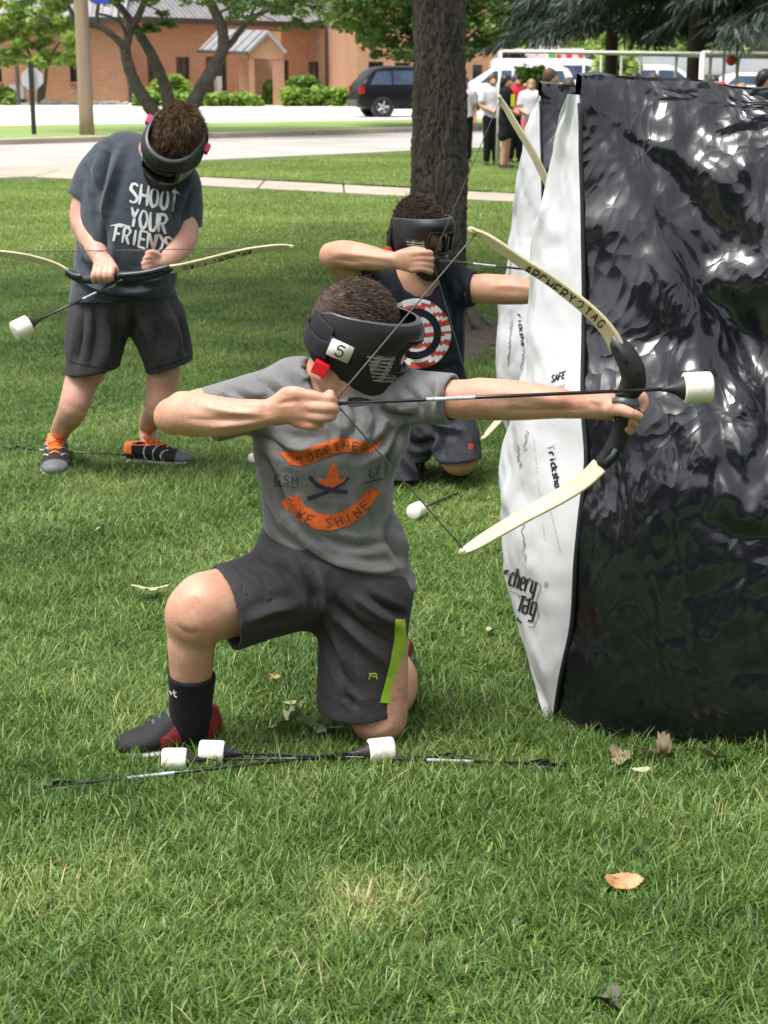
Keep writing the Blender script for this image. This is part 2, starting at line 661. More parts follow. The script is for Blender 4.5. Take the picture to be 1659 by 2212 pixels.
FONT = {
    'A': [[(0, 0), (.5, 1), (1, 0)], [(.2, .38), (.8, .38)]],
    'C': [[(1, .85), (.7, 1), (.3, 1), (0, .75), (0, .25), (.3, 0), (.7, 0), (1, .15)]],
    'D': [[(0, 0), (0, 1), (.6, 1), (1, .7), (1, .3), (.6, 0), (0, 0)]],
    'E': [[(1, 1), (0, 1), (0, 0), (1, 0)], [(0, .52), (.8, .52)]],
    'F': [[(1, 1), (0, 1), (0, 0)], [(0, .52), (.8, .52)]],
    'G': [[(1, .85), (.7, 1), (.3, 1), (0, .75), (0, .25), (.3, 0), (.7, 0), (1, .2), (1, .45), (.6, .45)]],
    'H': [[(0, 0), (0, 1)], [(1, 0), (1, 1)], [(0, .5), (1, .5)]],
    'I': [[(.5, 0), (.5, 1)]],
    'L': [[(0, 1), (0, 0), (1, 0)]],
    'K': [[(0, 0), (0, 1)], [(1, 1), (0, .45), (1, 0)]],
    'M': [[(0, 0), (0, 1), (.5, .4), (1, 1), (1, 0)]],
    'N': [[(0, 0), (0, 1), (1, 0), (1, 1)]],
    'O': [[(.5, 1), (.12, .85), (0, .5), (.12, .15), (.5, 0), (.88, .15), (1, .5), (.88, .85), (.5, 1)]],
    'P': [[(0, 0), (0, 1), (.7, 1), (1, .8), (.7, .5), (0, .5)]],
    'R': [[(0, 0), (0, 1), (.7, 1), (1, .8), (.7, .52), (0, .48)], [(.45, .5), (1, 0)]],
    'S': [[(1, .88), (.6, 1), (.15, .92), (.05, .7), (.5, .52), (.95, .32), (.85, .08), (.4, 0), (0, .12)]],
    'T': [[(0, 1), (1, 1)], [(.5, 1), (.5, 0)]],
    'U': [[(0, 1), (0, .3), (.25, 0), (.75, 0), (1, .3), (1, 1)]],
    'W': [[(0, 1), (.25, 0), (.5, .7), (.75, 0), (1, 1)]],
    'Y': [[(0, 1), (.5, .5), (1, 1)], [(.5, .5), (.5, 0)]],
    '5': [[(.95, 1), (.15, 1), (.08, .58), (.5, .66), (.9, .5), (.95, .2), (.6, 0), (.1, .06), (0, .2)]],
    'r': [[(0, 0), (0, .7)], [(0, .5), (.4, .7), (.8, .7)]],
    'i': [[(.5, 0), (.5, .7)], [(.5, .85), (.5, .98)]],
    'c': [[(.9, .6), (.5, .72), (.1, .55), (.1, .15), (.5, 0), (.9, .1)]],
    'k': [[(0, 0), (0, 1)], [(.85, .7), (0, .3), (.9, 0)]],
    's': [[(.9, .62), (.4, .72), (.1, .55), (.8, .25), (.6, 0), (.05, .08)]],
    'h': [[(0, 0), (0, 1)], [(0, .5), (.4, .7), (.85, .6), (.85, 0)]],
    'o': [[(.5, .7), (.05, .5), (.05, .2), (.5, 0), (.95, .2), (.95, .5), (.5, .7)]],
    't': [[(.4, 1), (.4, .15), (.8, 0)], [(.05, .7), (.8, .7)]],
    'e': [[(.1, .38), (.9, .38), (.9, .6), (.5, .72), (.1, .58), (.1, .1), (.5, 0), (.9, .08)]],
    'y': [[(0, .7), (0, .1), (.85, .05)], [(.85, .7), (.85, -.25), (.1, -.3)]],
    'a': [[(.1, .7), (.85, .7), (.85, 0), (.1, 0), (.1, .38), (.85, .38)]],
    'g': [[(.85, .05), (.1, .05), (.1, .7), (.85, .7), (.85, -.28), (.1, -.3)]],
}
# ------------------------------------------------------------------ materials
def nodes_of(name):
    m = bpy.data.materials.new(name)
    m.use_nodes = True
    nt = m.node_tree
    return m, nt.nodes, nt.links, nt.nodes['Principled BSDF']


def mat(name, col, rough=.6, var=.15, scale=8., bump=0., bscale=60., spec=.5, metal=0., coat=0., sss=0., col2=None, coords='Object',
        stretch=(1, 1, 1), sheen=0., detail=6., ior=None):
    m, n, l, b = nodes_of(name)
    tc = n.new('ShaderNodeTexCoord')
    mp = n.new('ShaderNodeMapping')
    mp.inputs['Scale'].default_value = stretch
    l.new(tc.outputs[coords], mp.inputs['Vector'])
    nz = n.new('ShaderNodeTexNoise')
    nz.inputs['Scale'].default_value = scale
    nz.inputs['Detail'].default_value = detail
    nz.inputs['Roughness'].default_value = .6
    l.new(mp.outputs[0], nz.inputs['Vector'])
    rp = n.new('ShaderNodeValToRGB')
    c = np.array(col, float)
    if col2 is None:
        a, d = c * (1 - var), np.minimum(c * (1 + var), 1)
    else:
        a, d = c, np.array(col2, float)
    rp.color_ramp.elements[0].position = .3; rp.color_ramp.elements[1].position = .7
    rp.color_ramp.elements[0].color = (*a, 1); rp.color_ramp.elements[1].color = (*d, 1)
    l.new(nz.outputs['Fac'], rp.inputs['Fac'])
    l.new(rp.outputs['Color'], b.inputs['Base Color'])
    b.inputs['Roughness'].default_value = rough
    b.inputs['Specular IOR Level'].default_value = spec
    b.inputs['Metallic'].default_value = metal
    if ior: b.inputs['IOR'].default_value = ior
    if coat: b.inputs['Coat Weight'].default_value = coat; b.inputs['Coat Roughness'].default_value = .08
    if sheen: b.inputs['Sheen Weight'].default_value = sheen
    if sss:
        b.inputs['Subsurface Weight'].default_value = sss
        b.inputs['Subsurface Radius'].default_value = (1, .35, .2)
        b.inputs['Subsurface Scale'].default_value = .012
    if bump:
        n2 = n.new('ShaderNodeTexNoise')
        n2.inputs['Scale'].default_value = bscale
        n2.inputs['Detail'].default_value = 4
        l.new(mp.outputs[0], n2.inputs['Vector'])
        bp = n.new('ShaderNodeBump')
        bp.inputs['Strength'].default_value = 1.0
        bp.inputs['Distance'].default_value = bump
        l.new(n2.outputs['Fac'], bp.inputs['Height'])
        l.new(bp.outputs[0], b.inputs['Normal'])
    return m


def leaf_mat(name, ramp, transl=.35, rough=.5, big=None, dry=None):
    """foliage: colour by per-leaf attribute 'tone' plus a wide world-space variation"""
    m, n, l, b = nodes_of(name)
    at_ = n.new('ShaderNodeAttribute'); at_.attribute_name = 'tone'
    rp = n.new('ShaderNodeValToRGB')
    els = rp.color_ramp.elements
    while len(els) < len(ramp): els.new(.5)
    for e, (p, c) in zip(els, ramp):
        e.position = p; e.color = (*c, 1)
    col = rp.outputs['Color']
    if big:
        geo = n.new('ShaderNodeNewGeometry')
        nz = n.new('ShaderNodeTexNoise'); nz.inputs['Scale'].default_value = big[0]; nz.inputs['Detail'].default_value = 3
        l.new(geo.outputs['Position'], nz.inputs['Vector'])
        ad = n.new('ShaderNodeMath'); ad.operation = 'MULTIPLY_ADD'
        sb = n.new('ShaderNodeMath'); sb.operation = 'SUBTRACT'; sb.inputs[1].default_value = .5
        l.new(nz.outputs['Fac'], sb.inputs[0])
        l.new(sb.outputs[0], ad.inputs[0]); ad.inputs[1].default_value = big[1]
        l.new(at_.outputs['Fac'], ad.inputs[2])
        fac = ad.outputs[0]
        for (cx, cy, rad, amt) in (dry or []):
            vm = n.new('ShaderNodeVectorMath'); vm.operation = 'DISTANCE'
            mu = n.new('ShaderNodeVectorMath'); mu.operation = 'MULTIPLY'; mu.inputs[1].default_value = (1, 1, 0)
            l.new(geo.outputs['Position'], mu.inputs[0])
            l.new(mu.outputs[0], vm.inputs[0]); vm.inputs[1].default_value = (cx, cy, 0)
            mr = n.new('ShaderNodeMapRange'); mr.inputs['From Min'].default_value = rad; mr.inputs['From Max'].default_value = 0
            mr.inputs['To Min'].default_value = 0; mr.inputs['To Max'].default_value = amt
            l.new(vm.outputs['Value'], mr.inputs['Value'])
            a2 = n.new('ShaderNodeMath'); a2.operation = 'ADD'
            l.new(fac, a2.inputs[0]); l.new(mr.outputs[0], a2.inputs[1])
            fac = a2.outputs[0]
        l.new(fac, rp.inputs['Fac'])
    else:
        l.new(at_.outputs['Fac'], rp.inputs['Fac'])
    l.new(col, b.inputs['Base Color'])
    b.inputs['Roughness'].default_value = rough
    b.inputs['Specular IOR Level'].default_value = .45
    if transl:
        tr = n.new('ShaderNodeBsdfTranslucent')
        mx = n.new('ShaderNodeMixShader'); mx.inputs['Fac'].default_value = transl
        l.new(col, tr.inputs['Color'])
        l.new(b.outputs[0], mx.inputs[1]); l.new(tr.outputs[0], mx.inputs[2])
        l.new(mx.outputs[0], n['Material Output'].inputs['Surface'])
    return m


def knit(name, col, fleck=None, rough=.85, bump=.0006):
    """t-shirt jersey: heather flecks, fine weave and soft crumple relief"""
    m, n, l, b = nodes_of(name)
    tc = n.new('ShaderNodeTexCoord')
    nz = n.new('ShaderNodeTexNoise'); nz.inputs['Scale'].default_value = 420; nz.inputs['Detail'].default_value = 2
    n3 = n.new('ShaderNodeTexNoise'); n3.inputs['Scale'].default_value = 14; n3.inputs['Detail'].default_value = 5
    rp = n.new('ShaderNodeValToRGB')
    c = np.array(col); f = np.array(fleck if fleck is not None else c * 1.25)
    rp.color_ramp.elements[0].position = .32; rp.color_ramp.elements[1].position = .68
    rp.color_ramp.elements[0].color = (*c, 1); rp.color_ramp.elements[1].color = (*f, 1)
    for t in (nz, n3): l.new(tc.outputs['Object'], t.inputs['Vector'])
    l.new(nz.outputs['Fac'], rp.inputs['Fac'])
    l.new(rp.outputs['Color'], b.inputs['Base Color'])
    b.inputs['Roughness'].default_value = rough
    b.inputs['Specular IOR Level'].default_value = .2
    b.inputs['Sheen Weight'].default_value = .2 if max(col) > .05 else .03
    b1 = n.new('ShaderNodeBump'); b1.inputs['Distance'].default_value = .013; b1.inputs['Strength'].default_value = .5
    l.new(n3.outputs['Fac'], b1.inputs['Height'])
    b2 = n.new('ShaderNodeBump'); b2.inputs['Distance'].default_value = bump; b2.inputs['Strength'].default_value = .6
    l.new(nz.outputs['Fac'], b2.inputs['Height']); l.new(b1.outputs[0], b2.inputs['Normal'])
    l.new(b2.outputs[0], b.inputs['Normal'])
    return m


def skin_mat(name, col, red):
    m, n, l, b = nodes_of(name)
    tc = n.new('ShaderNodeTexCoord')
    n1 = n.new('ShaderNodeTexNoise'); n1.inputs['Scale'].default_value = 16; n1.inputs['Detail'].default_value = 8
    n2 = n.new('ShaderNodeTexNoise'); n2.inputs['Scale'].default_value = 190; n2.inputs['Detail'].default_value = 3
    for t in (n1, n2): l.new(tc.outputs['Object'], t.inputs['Vector'])
    rp = n.new('ShaderNodeValToRGB')
    rp.color_ramp.elements[0].position = .35; rp.color_ramp.elements[1].position = .72
    rp.color_ramp.elements[0].color = (*col, 1); rp.color_ramp.elements[1].color = (*red, 1)
    l.new(n1.outputs['Fac'], rp.inputs['Fac'])
    mx = n.new('ShaderNodeMix'); mx.data_type = 'RGBA'; mx.blend_type = 'MULTIPLY'
    mx.inputs['Factor'].default_value = .35
    rp2 = n.new('ShaderNodeValToRGB'); rp2.color_ramp.elements[0].color = (.72, .66, .62, 1); rp2.color_ramp.elements[1].color = (1, 1, 1, 1)
    rp2.color_ramp.elements[0].position = .3; rp2.color_ramp.elements[1].position = .6
    l.new(n2.outputs['Fac'], rp2.inputs['Fac'])
    l.new(rp.outputs['Color'], mx.inputs['A']); l.new(rp2.outputs['Color'], mx.inputs['B'])
    l.new(mx.outputs['Result'], b.inputs['Base Color'])
    b.inputs['Roughness'].default_value = .5
    b.inputs['Specular IOR Level'].default_value = .4
    b.inputs['Subsurface Weight'].default_value = .25
    b.inputs['Subsurface Radius'].default_value = (1, .35, .2)
    b.inputs['Subsurface Scale'].default_value = .01
    bp = n.new('ShaderNodeBump'); bp.inputs['Distance'].default_value = .0014; bp.inputs['Strength'].default_value = .6
    l.new(n2.outputs['Fac'], bp.inputs['Height']); l.new(bp.outputs[0], b.inputs['Normal'])
    return m


def vinyl(name, col, rough, ior, crease, coarse=5., fine=16., dist=.02, spec=.5):
    """inflatable PVC: creased glossy film"""
    m, n, l, b = nodes_of(name)
    tc = n.new('ShaderNodeTexCoord')
    mp = n.new('ShaderNodeMapping'); mp.inputs['Rotation'].default_value = (0, .5, 0); mp.inputs['Scale'].default_value = (1, 1, .55)
    l.new(tc.outputs['Object'], mp.inputs['Vector'])
    n1 = n.new('ShaderNodeTexNoise'); n1.inputs['Scale'].default_value = coarse; n1.inputs['Detail'].default_value = 2.5; n1.inputs['Distortion'].default_value = .6
    v = n.new('ShaderNodeTexVoronoi'); v.feature = 'F1'; v.inputs['Scale'].default_value = fine
    n3 = n.new('ShaderNodeTexNoise'); n3.inputs['Scale'].default_value = 3.; n3.inputs['Detail'].default_value = 6
    wv = n.new('ShaderNodeVectorMath'); wv.operation = 'MULTIPLY_ADD'
    l.new(n1.outputs['Color'], wv.inputs[0]); wv.inputs[1].default_value = (.22, .22, .22); l.new(mp.outputs[0], wv.inputs[2])
    l.new(mp.outputs[0], n1.inputs['Vector']); l.new(wv.outputs[0], v.inputs['Vector']); l.new(mp.outputs[0], n3.inputs['Vector'])
    b1 = n.new('ShaderNodeBump'); b1.inputs['Distance'].default_value = dist * crease; b1.inputs['Strength'].default_value = .8
    l.new(n1.outputs['Fac'], b1.inputs['Height'])
    b2 = n.new('ShaderNodeBump'); b2.inputs['Distance'].default_value = dist * .35 * crease; b2.inputs['Strength'].default_value = .6
    l.new(v.outputs['Distance'], b2.inputs['Height']); l.new(b1.outputs[0], b2.inputs['Normal'])
    l.new(b2.outputs[0], b.inputs['Normal'])
    rp = n.new('ShaderNodeValToRGB'); c = np.array(col)
    rp.color_ramp.elements[0].color = (*(c * .9), 1); rp.color_ramp.elements[1].color = (*np.minimum(c * 1.1, .9), 1)
    l.new(n3.outputs['Fac'], rp.inputs['Fac']); l.new(rp.outputs[0], b.inputs['Base Color'])
    mr = n.new('ShaderNodeMapRange'); mr.inputs['To Min'].default_value = rough * .7; mr.inputs['To Max'].default_value = rough * 1.5
    l.new(n3.outputs['Fac'], mr.inputs['Value']); l.new(mr.outputs[0], b.inputs['Roughness'])
    b.inputs['IOR'].default_value = ior
    b.inputs['Specular IOR Level'].default_value = spec
    return m


def glass_mat(name, col=(.02, .025, .03), rough=.05):
    return mat(name, col, rough, var=.1, scale=2, spec=.8)


def clear_mat(name):
    m, n, l, b = nodes_of(name)
    tr = n.new('ShaderNodeBsdfTransparent'); tr.inputs['Color'].default_value = (.62, .64, .64, 1)
    gl = n.new('ShaderNodeBsdfGlossy'); gl.inputs['Roughness'].default_value = .08
    fr = n.new('ShaderNodeFresnel'); fr.inputs['IOR'].default_value = 1.5
    mx = n.new('ShaderNodeMixShader')
    l.new(fr.outputs[0], mx.inputs['Fac']); l.new(tr.outputs[0], mx.inputs[1]); l.new(gl.outputs[0], mx.inputs[2])
    l.new(mx.outputs[0], n['Material Output'].inputs['Surface'])
    return m


def brick_mat(name):
    m, n, l, b = nodes_of(name)
    tc = n.new('ShaderNodeTexCoord')
    sx = n.new('ShaderNodeSeparateXYZ'); cx = n.new('ShaderNodeCombineXYZ')
    l.new(tc.outputs['Object'], sx.inputs[0])
    ad = n.new('ShaderNodeMath'); ad.operation = 'ADD'
    l.new(sx.outputs['X'], ad.inputs[0]); l.new(sx.outputs['Y'], ad.inputs[1])
    l.new(ad.outputs[0], cx.inputs['X']); l.new(sx.outputs['Z'], cx.inputs['Y'])
    br = n.new('ShaderNodeTexBrick')
    br.inputs['Color1'].default_value = (.46, .215, .105, 1); br.inputs['Color2'].default_value = (.37, .165, .08, 1)
    br.inputs['Mortar'].default_value = (.5, .35, .25, 1)
    br.inputs['Scale'].default_value = 1; br.inputs['Brick Width'].default_value = .3; br.inputs['Row Height'].default_value = .1
    br.inputs['Mortar Size'].default_value = .012
    l.new(cx.outputs[0], br.inputs['Vector'])
    nz = n.new('ShaderNodeTexNoise'); nz.inputs['Scale'].default_value = .8; nz.inputs['Detail'].default_value = 6
    l.new(tc.outputs['Object'], nz.inputs['Vector'])
    mx = n.new('ShaderNodeMix'); mx.data_type = 'RGBA'; mx.blend_type = 'OVERLAY'; mx.inputs['Factor'].default_value = .25
    l.new(br.outputs['Color'], mx.inputs['A']); l.new(nz.outputs['Color'], mx.inputs['B'])
    l.new(mx.outputs['Result'], b.inputs['Base Color'])
    b.inputs['Roughness'].default_value = .9
    bp = n.new('ShaderNodeBump'); bp.inputs['Distance'].default_value = .01
    l.new(br.outputs['Fac'], bp.inputs['Height']); bp.invert = True
    l.new(bp.outputs[0], b.inputs['Normal'])
    return m


M = {}
M['skin'] = skin_mat('fair skin', (.60, .355, .25), (.55, .26, .18))
M['skin_b'] = skin_mat('tanned skin', (.56, .335, .23), (.53, .26, .17))
M['skin_c'] = skin_mat('pink skin', (.62, .375, .295), (.60, .29, .225))
M['hair'] = mat('brown hair', (.078, .05, .035), .55, .35, 60, spec=.3)
M['hair_l'] = mat('light brown hair', (.12, .072, .036), .55, .5, 30, spec=.3)
M['hair_d'] = mat('dark hair', (.012, .009, .008), .45, .4, 60)
M['hair_bl'] = mat('fair hair', (.28, .17, .08), .5, .3, 60)
M['shirt_g'] = knit('grey heather jersey', (.135, .137, .14), (.20, .203, .206))
M['collar_g'] = knit('grey rib', (.14, .142, .146), (.19, .19, .195))
M['shirt_s'] = knit('slate heather jersey', (.036, .047, .064), (.062, .077, .098))
M['shirt_n'] = knit('navy black jersey', (.009, .012, .02), (.016, .02, .03))
M['shorts'] = knit('charcoal mesh', (.036, .033, .037), (.056, .052, .057), rough=.7)
M['shorts_l'] = knit('dark charcoal mesh', (.038, .036, .042), (.058, .055, .062), rough=.7)
M['shorts_b'] = knit('grey blue mesh', (.032, .033, .044), (.052, .053, .068), rough=.7)
M['lime'] = mat('lime fabric', (.34, .54, .035), .7, .1, 30)
M['orange'] = mat('orange print', (.72, .125, .022), .8, .28, 130, bump=.0006, bscale=300)
M['navyprint'] = mat('navy print', (.028, .022, .075), .8, .1, 40)
M['inkgrey'] = mat('dark grey print', (.035, .035, .045), .8, .1, 40)
M['inklight'] = mat('grey ink on orange', (.13, .06, .04), .8, .1, 40)
M['black_ink'] = mat('black print', (.012, .012, .014), .6, .1, 40)
M['pale_ink'] = mat('faint grey print', (.42, .42, .44), .6, .1, 40)
M['grey_ink'] = mat('grey scribble print', (.16, .16, .17), .6, .2, 40)
M['white_print'] = mat('white print', (.66, .68, .7), .8, .06, 40)
M['red_print'] = mat('red print', (.5, .055, .04), .8, .15, 60)
M['mask'] = mat('black mask plastic', (.009, .0095, .011), .48, .15, 25, bump=.0008, bscale=40, spec=.5)
M['mask_grille'] = mat('grey grille plastic', (.26, .26, .25), .5, .15, 40)
M['mask_rim'] = mat('grey rim edge', (.05, .052, .057), .35, .1, 40)
M['strap'] = mat('black strap cloth', (.008, .009, .014), .8, .2, 40)
M['red_clip'] = mat('red plastic clip', (.75, .018, .03), .35, .1, 30)
M['pink_clip'] = mat('pink plastic clip', (.8, .03, .16), .35, .1, 30)
M['tag'] = mat('white plastic tag', (.78, .78, .75), .4, .03, 30)
M['lens'] = clear_mat('clear goggle lens')
M['cream'] = mat('cream bow limb', (.66, .605, .40), .42, .07, 14)
M['cream_d'] = mat('cream limb edge', (.52, .46, .29), .5, .1, 14)
M['foam_b'] = mat('black bow foam', (.012, .0125, .015), .6, .3, 60, bump=.0006, bscale=200)
M['riser_grey'] = mat('grey riser plastic', (.075, .085, .1), .4, .2, 30)
M['string'] = mat('grey bowstring', (.085, .085, .095), .6, .3, 300, stretch=(1, 1, .2))
M['string_l'] = mat('light bowstring', (.22, .22, .22), .6, .3, 300)
M['shaft'] = mat('black carbon shaft', (.012, .012, .014), .25, .2, 40, spec=.6)
M['shaft_print'] = mat('silver shaft print', (.42, .45, .5), .4, .5, 90)
M['foam_w'] = mat('white foam tip', (.80, .79, .70), .7, .04, 20, bump=.0008, bscale=150)
M['collar'] = mat('black rubber collar', (.018, .018, .02), .55, .2, 30)
M['sock'] = knit('black sock', (.006, .006, .008), (.014, .014, .017))
M['shoe_b'] = mat('black shoe mesh', (.0065, .0065, .008), .75, .3, 120, bump=.0012, bscale=220)
M['shoe_r'] = mat('dark red shoe fabric', (.23, .016, .022), .7, .2, 90, bump=.001, bscale=220)
M['shoe_o'] = mat('orange shoe lining', (.82, .2, .04), .7, .12, 60)
M['shoe_g'] = mat('grey shoe toe', (.12, .13, .14), .6, .2, 60)
M['sole'] = mat('white rubber sole', (.55, .56, .55), .6, .15, 30)
M['vinyl_b'] = vinyl('black vinyl', (.007, .0075, .0115), .16, 1.67, 1.0, 6., 24.)
M['vinyl_w'] = vinyl('white vinyl', (.60, .61, .63), .36, 1.45, .8, 3.5, 9.)
M['bark'] = mat('grey brown bark', (.050, .042, .034), .95, .5, 10, bump=.012, bscale=48, col2=(.15, .128, .102), stretch=(1, 1, .35))
M['bark_s'] = mat('smooth grey bark', (.05, .042, .034), .9, .5, 6, bump=.01, bscale=30, col2=(.11, .096, .078))
M['bark_d'] = mat('dark spruce bark', (.045, .033, .025), .95, .5, 9, bump=.01, bscale=30, col2=(.085, .065, .05), stretch=(1, 1, .4))
M['soil'] = mat('bare soil', (.055, .04, .026), .95, .4, 18, bump=.02, bscale=40, col2=(.11, .085, .055))
M['brick'] = brick_mat('tan brick')
M['roof'] = mat('grey metal roof', (.24, .235, .24), .55, .18, 3)
M['trim'] = mat('dark bronze trim', (.05, .042, .04), .5, .2, 8)
M['winglass'] = glass_mat('dark window glass')
M['winframe'] = mat('bronze window frame', (.06, .045, .035), .5, .1, 10)
M['sill'] = mat('brick sill', (.36, .19, .11), .9, .15, 10)
M['concrete'] = mat('pale concrete', (.35, .305, .245), .9, .16, .9, bump=.003, bscale=60, detail=9)
M['lot'] = mat('pale parking concrete', (.56, .54, .51), .9, .1, .3, detail=9)
M['road'] = mat('worn light asphalt', (.36, .345, .32), .9, .16, .45, detail=9)
M['kerb'] = mat('kerb concrete', (.36, .31, .25), .9, .2, 1.2, detail=8)
M['wood'] = mat('weathered pole wood', (.30, .225, .16), .9, .25, 5, bump=.01, bscale=14, stretch=(1, 1, .06))
M['pvc'] = mat('white pvc pipe', (.70, .68, .63), .4, .06, 4)
M['white_paint'] = mat('white car paint', (.78, .78, .78), .25, .02, 2, coat=.6)
M['black_paint'] = mat('black car paint', (.005, .0055, .008), .35, .1, 2, spec=.22)
M['silver_paint'] = mat('silver car paint', (.45, .46, .48), .25, .04, 2, coat=.6)
M['blue_paint'] = mat('blue car paint', (.05, .12, .32), .25, .04, 2, coat=.6)
M['carglass'] = mat('tinted car glass', (.03, .05, .085), .15, .5, 1.5, spec=.35)
M['tyre'] = mat('tyre rubber', (.015, .015, .016), .8, .2, 20)
M['alloy'] = mat('alloy rim', (.5, .5, .51), .3, .1, 10, metal=.7)
M['taillight'] = mat('red tail light', (.35, .01, .012), .25, .1, 10)
M['lamp_clear'] = mat('clear lamp cover', (.6, .6, .6), .15, .05, 10)
M['sign_grey'] = mat('bare sign back', (.5, .52, .53), .5, .08, 6)
M['black_metal'] = mat('black metal post', (.02, .02, .022), .5, .2, 10)
M['grey_metal'] = mat('grey metal post', (.13, .125, .12), .5, .2, 10)
M['blue_sign'] = mat('blue sign', (.02, .06, .42), .4, .05, 6)
M['store_white'] = mat('white storefront', (.75, .74, .72), .7, .04, 1)
M['store_red'] = mat('red storefront sign', (.62, .03, .025), .5, .1, 2)
M['green_sign'] = mat('green poster', (.1, .42, .1), .6, .1, 4)
M['grey_wall'] = mat('grey metal siding', (.40, .42, .44), .6, .06, 1)
M['red_shirt'] = knit('red jersey', (.55, .015, .04), (.62, .03, .06))
M['white_shirt'] = knit('white jersey', (.62, .62, .70), (.72, .72, .78))
M['pink_shirt'] = knit('pink shorts', (.6, .17, .2), (.66, .2, .22))
M['black_cloth'] = knit('black cloth', (.008, .008, .01), (.015, .015, .017))
M['yellowgreen'] = mat('neon print', (.5, .62, .05), .8, .1, 20)
M['stone'] = mat('pale rocks', (.45, .41, .35), .9, .25, 4)
M['util'] = mat('grey utility box', (.42, .45, .46), .6, .08, 3)
M['poster_red'] = mat('red poster', (.5, .05, .04), .6, .1, 4)
M['poster_white'] = mat('pale poster', (.55, .6, .62), .6, .1, 4)
M['lantern_red'] = mat('red lantern paper', (.65, .06, .03), .7, .1, 4)
M['lantern_yellow'] = mat('yellow lantern paper', (.62, .35, .05), .7, .1, 4)
M['dry_leaf'] = mat('dry brown leaf', (.36, .17, .065), .6, .35, 25, col2=(.55, .33, .16))
M['pale_leaf'] = mat('pale wilted leaf', (.30, .33, .17), .7, .25, 25, col2=(.40, .40, .24))
M['tan_leaf'] = mat('tan crumpled leaf', (.22, .16, .10), .8, .35, 25, col2=(.42, .34, .23))
M['leaf_green_dark'] = mat('dull green leaf', (.07, .12, .05), .6, .3, 25, col2=(.13, .18, .08))

gA = gr(790, 1960); gB = gr(60, 1900); gC = gr(310, 1520); gD = gr(660, 1770)
M['grass'] = leaf_mat('lawn grass blades',
                      [(0, (.022, .055, .012)), (.30, (.075, .155, .026)), (.60, (.165, .285, .055)), (.84, (.33, .42, .13)), (1.0, (.52, .47, .24))],
                      .35, .45, big=(1.3, .95), dry=[(gA[0], gA[1], .16, .42), (gB[0], gB[1], .3, .22), (gC[0], gC[1], .25, .16), (gD[0], gD[1], .2, .1)])
M['grass_far_lit'] = leaf_mat('far lawn blades with painted sunlight', [(0, (.06, .10, .02)), (.30, (.15, .235, .045)), (.60, (.26, .375, .08)), (.84, (.42, .49, .16)), (1.0, (.56, .51, .26))], .4, .5, big=(.5, .8))  # same lawn as the near blades; sunlight painted in as a lighter, yellower ramp
M['lawn'] = mat('lawn ground', (.055, .085, .022), .95, .4, 2.2, bump=.02, bscale=30, col2=(.10, .145, .038), detail=10)
M['verge'] = mat('verge turf', (.17, .25, .07), .95, .3, .6, bump=.03, bscale=14, col2=(.24, .33, .10), detail=12)
M['leaf_a'] = leaf_mat('maple leaves', [(0, (.045, .10, .02)), (.5, (.115, .215, .045)), (1, (.25, .36, .09))], .45, big=(.4, .5))
M['leaf_y'] = leaf_mat('bright young leaves', [(0, (.12, .21, .035)), (.5, (.26, .40, .07)), (1, (.42, .54, .14))], .45, big=(.4, .4))
M['leaf_s'] = leaf_mat('spruce needles', [(0, (.018, .032, .024)), (.5, (.05, .08, .06)), (1, (.12, .165, .13))], .2, big=(.5, .5))
M['leaf_h'] = leaf_mat('hedge leaves', [(0, (.08, .16, .02)), (.5, (.22, .37, .05)), (1, (.38, .52, .11))], .4, big=(.8, .4))
M['leaf_d'] = leaf_mat('shrub leaves', [(0, (.05, .12, .02)), (.5, (.13, .27, .045)), (1, (.26, .42, .08))], .4, big=(.8, .4))
# ------------------------------------------------------------------ ground
ZK = 0.12   # level beyond the far kerb


def sheet(name, pts, m, z=None, kind='structure'):
    pts = [tuple(p if z is None else (p[0], p[1], z)) for p in pts]
    o = mesh_obj(name, pts, [tuple(range(len(pts)))], m, smooth=False)
    o.data.validate()
    if o.data.polygons[0].normal.z < 0:
        o.data.flip_normals()
    return tag(o, kind=kind)


def line(p1, p2, z=0, ext=60.):
    a, b = gr(*p1, z), gr(*p2, z)
    d = unit(b - a)
    return a - d * ext, b + d * ext


G = 500
sheet('lawn', [(-G, -60, 0), (G, -60, 0), (G, 700, 0), (-G, 700, 0)], M['lawn'])
# pavement slab strip with joints
n0, n1 = line((420, 402), (1115, 438), 0, 40)
f0, f1 = line((420, 384), (1115, 421), 0, 40)
side = []
L = np.linalg.norm(n1 - n0)
nslab = int(L / 1.5)
sheet('sidewalk', [n0, n1, f1, f0], M['soil'], .003)
walk = bpy.data.objects['sidewalk']
for i in range(nslab):
    a, b = i / nslab + .012 / L * 1.5, (i + 1) / nslab - .012 / L * 1.5
    q = [n0 * (1 - a) + n1 * a, n0 * (1 - b) + n1 * b, f0 * (1 - b) + f1 * b, f0 * (1 - a) + f1 * a]
    px, py = to_px(np.mean(q, axis=0))
    if -250 < px < 1900 and np.mean(q, axis=0)[1] > 5:
        V = [(p[0], p[1], .004) for p in q] + [(p[0], p[1], .016) for p in q]
        mesh_obj('slab', V, [(4, 5, 6, 7), (0, 1, 5, 4), (1, 2, 6, 5), (2, 3, 7, 6), (3, 0, 4, 7)], M['concrete'], walk, smooth=False)
# road
r0, r1 = line((0, 366), (1010, 320), 0, 24)
k0, k1 = line((0, 309), (1010, 280), 0, 24)
sheet('road', [r0, r1, k1, k0], M['road'], .004)
# driveway apron that joins road and pavement at the left
sheet('driveway', [gr(-900, 420), gr(120, 381), gr(330, 372), gr(425, 346), gr(200, 352), gr(-900, 395)], M['concrete'], .009)
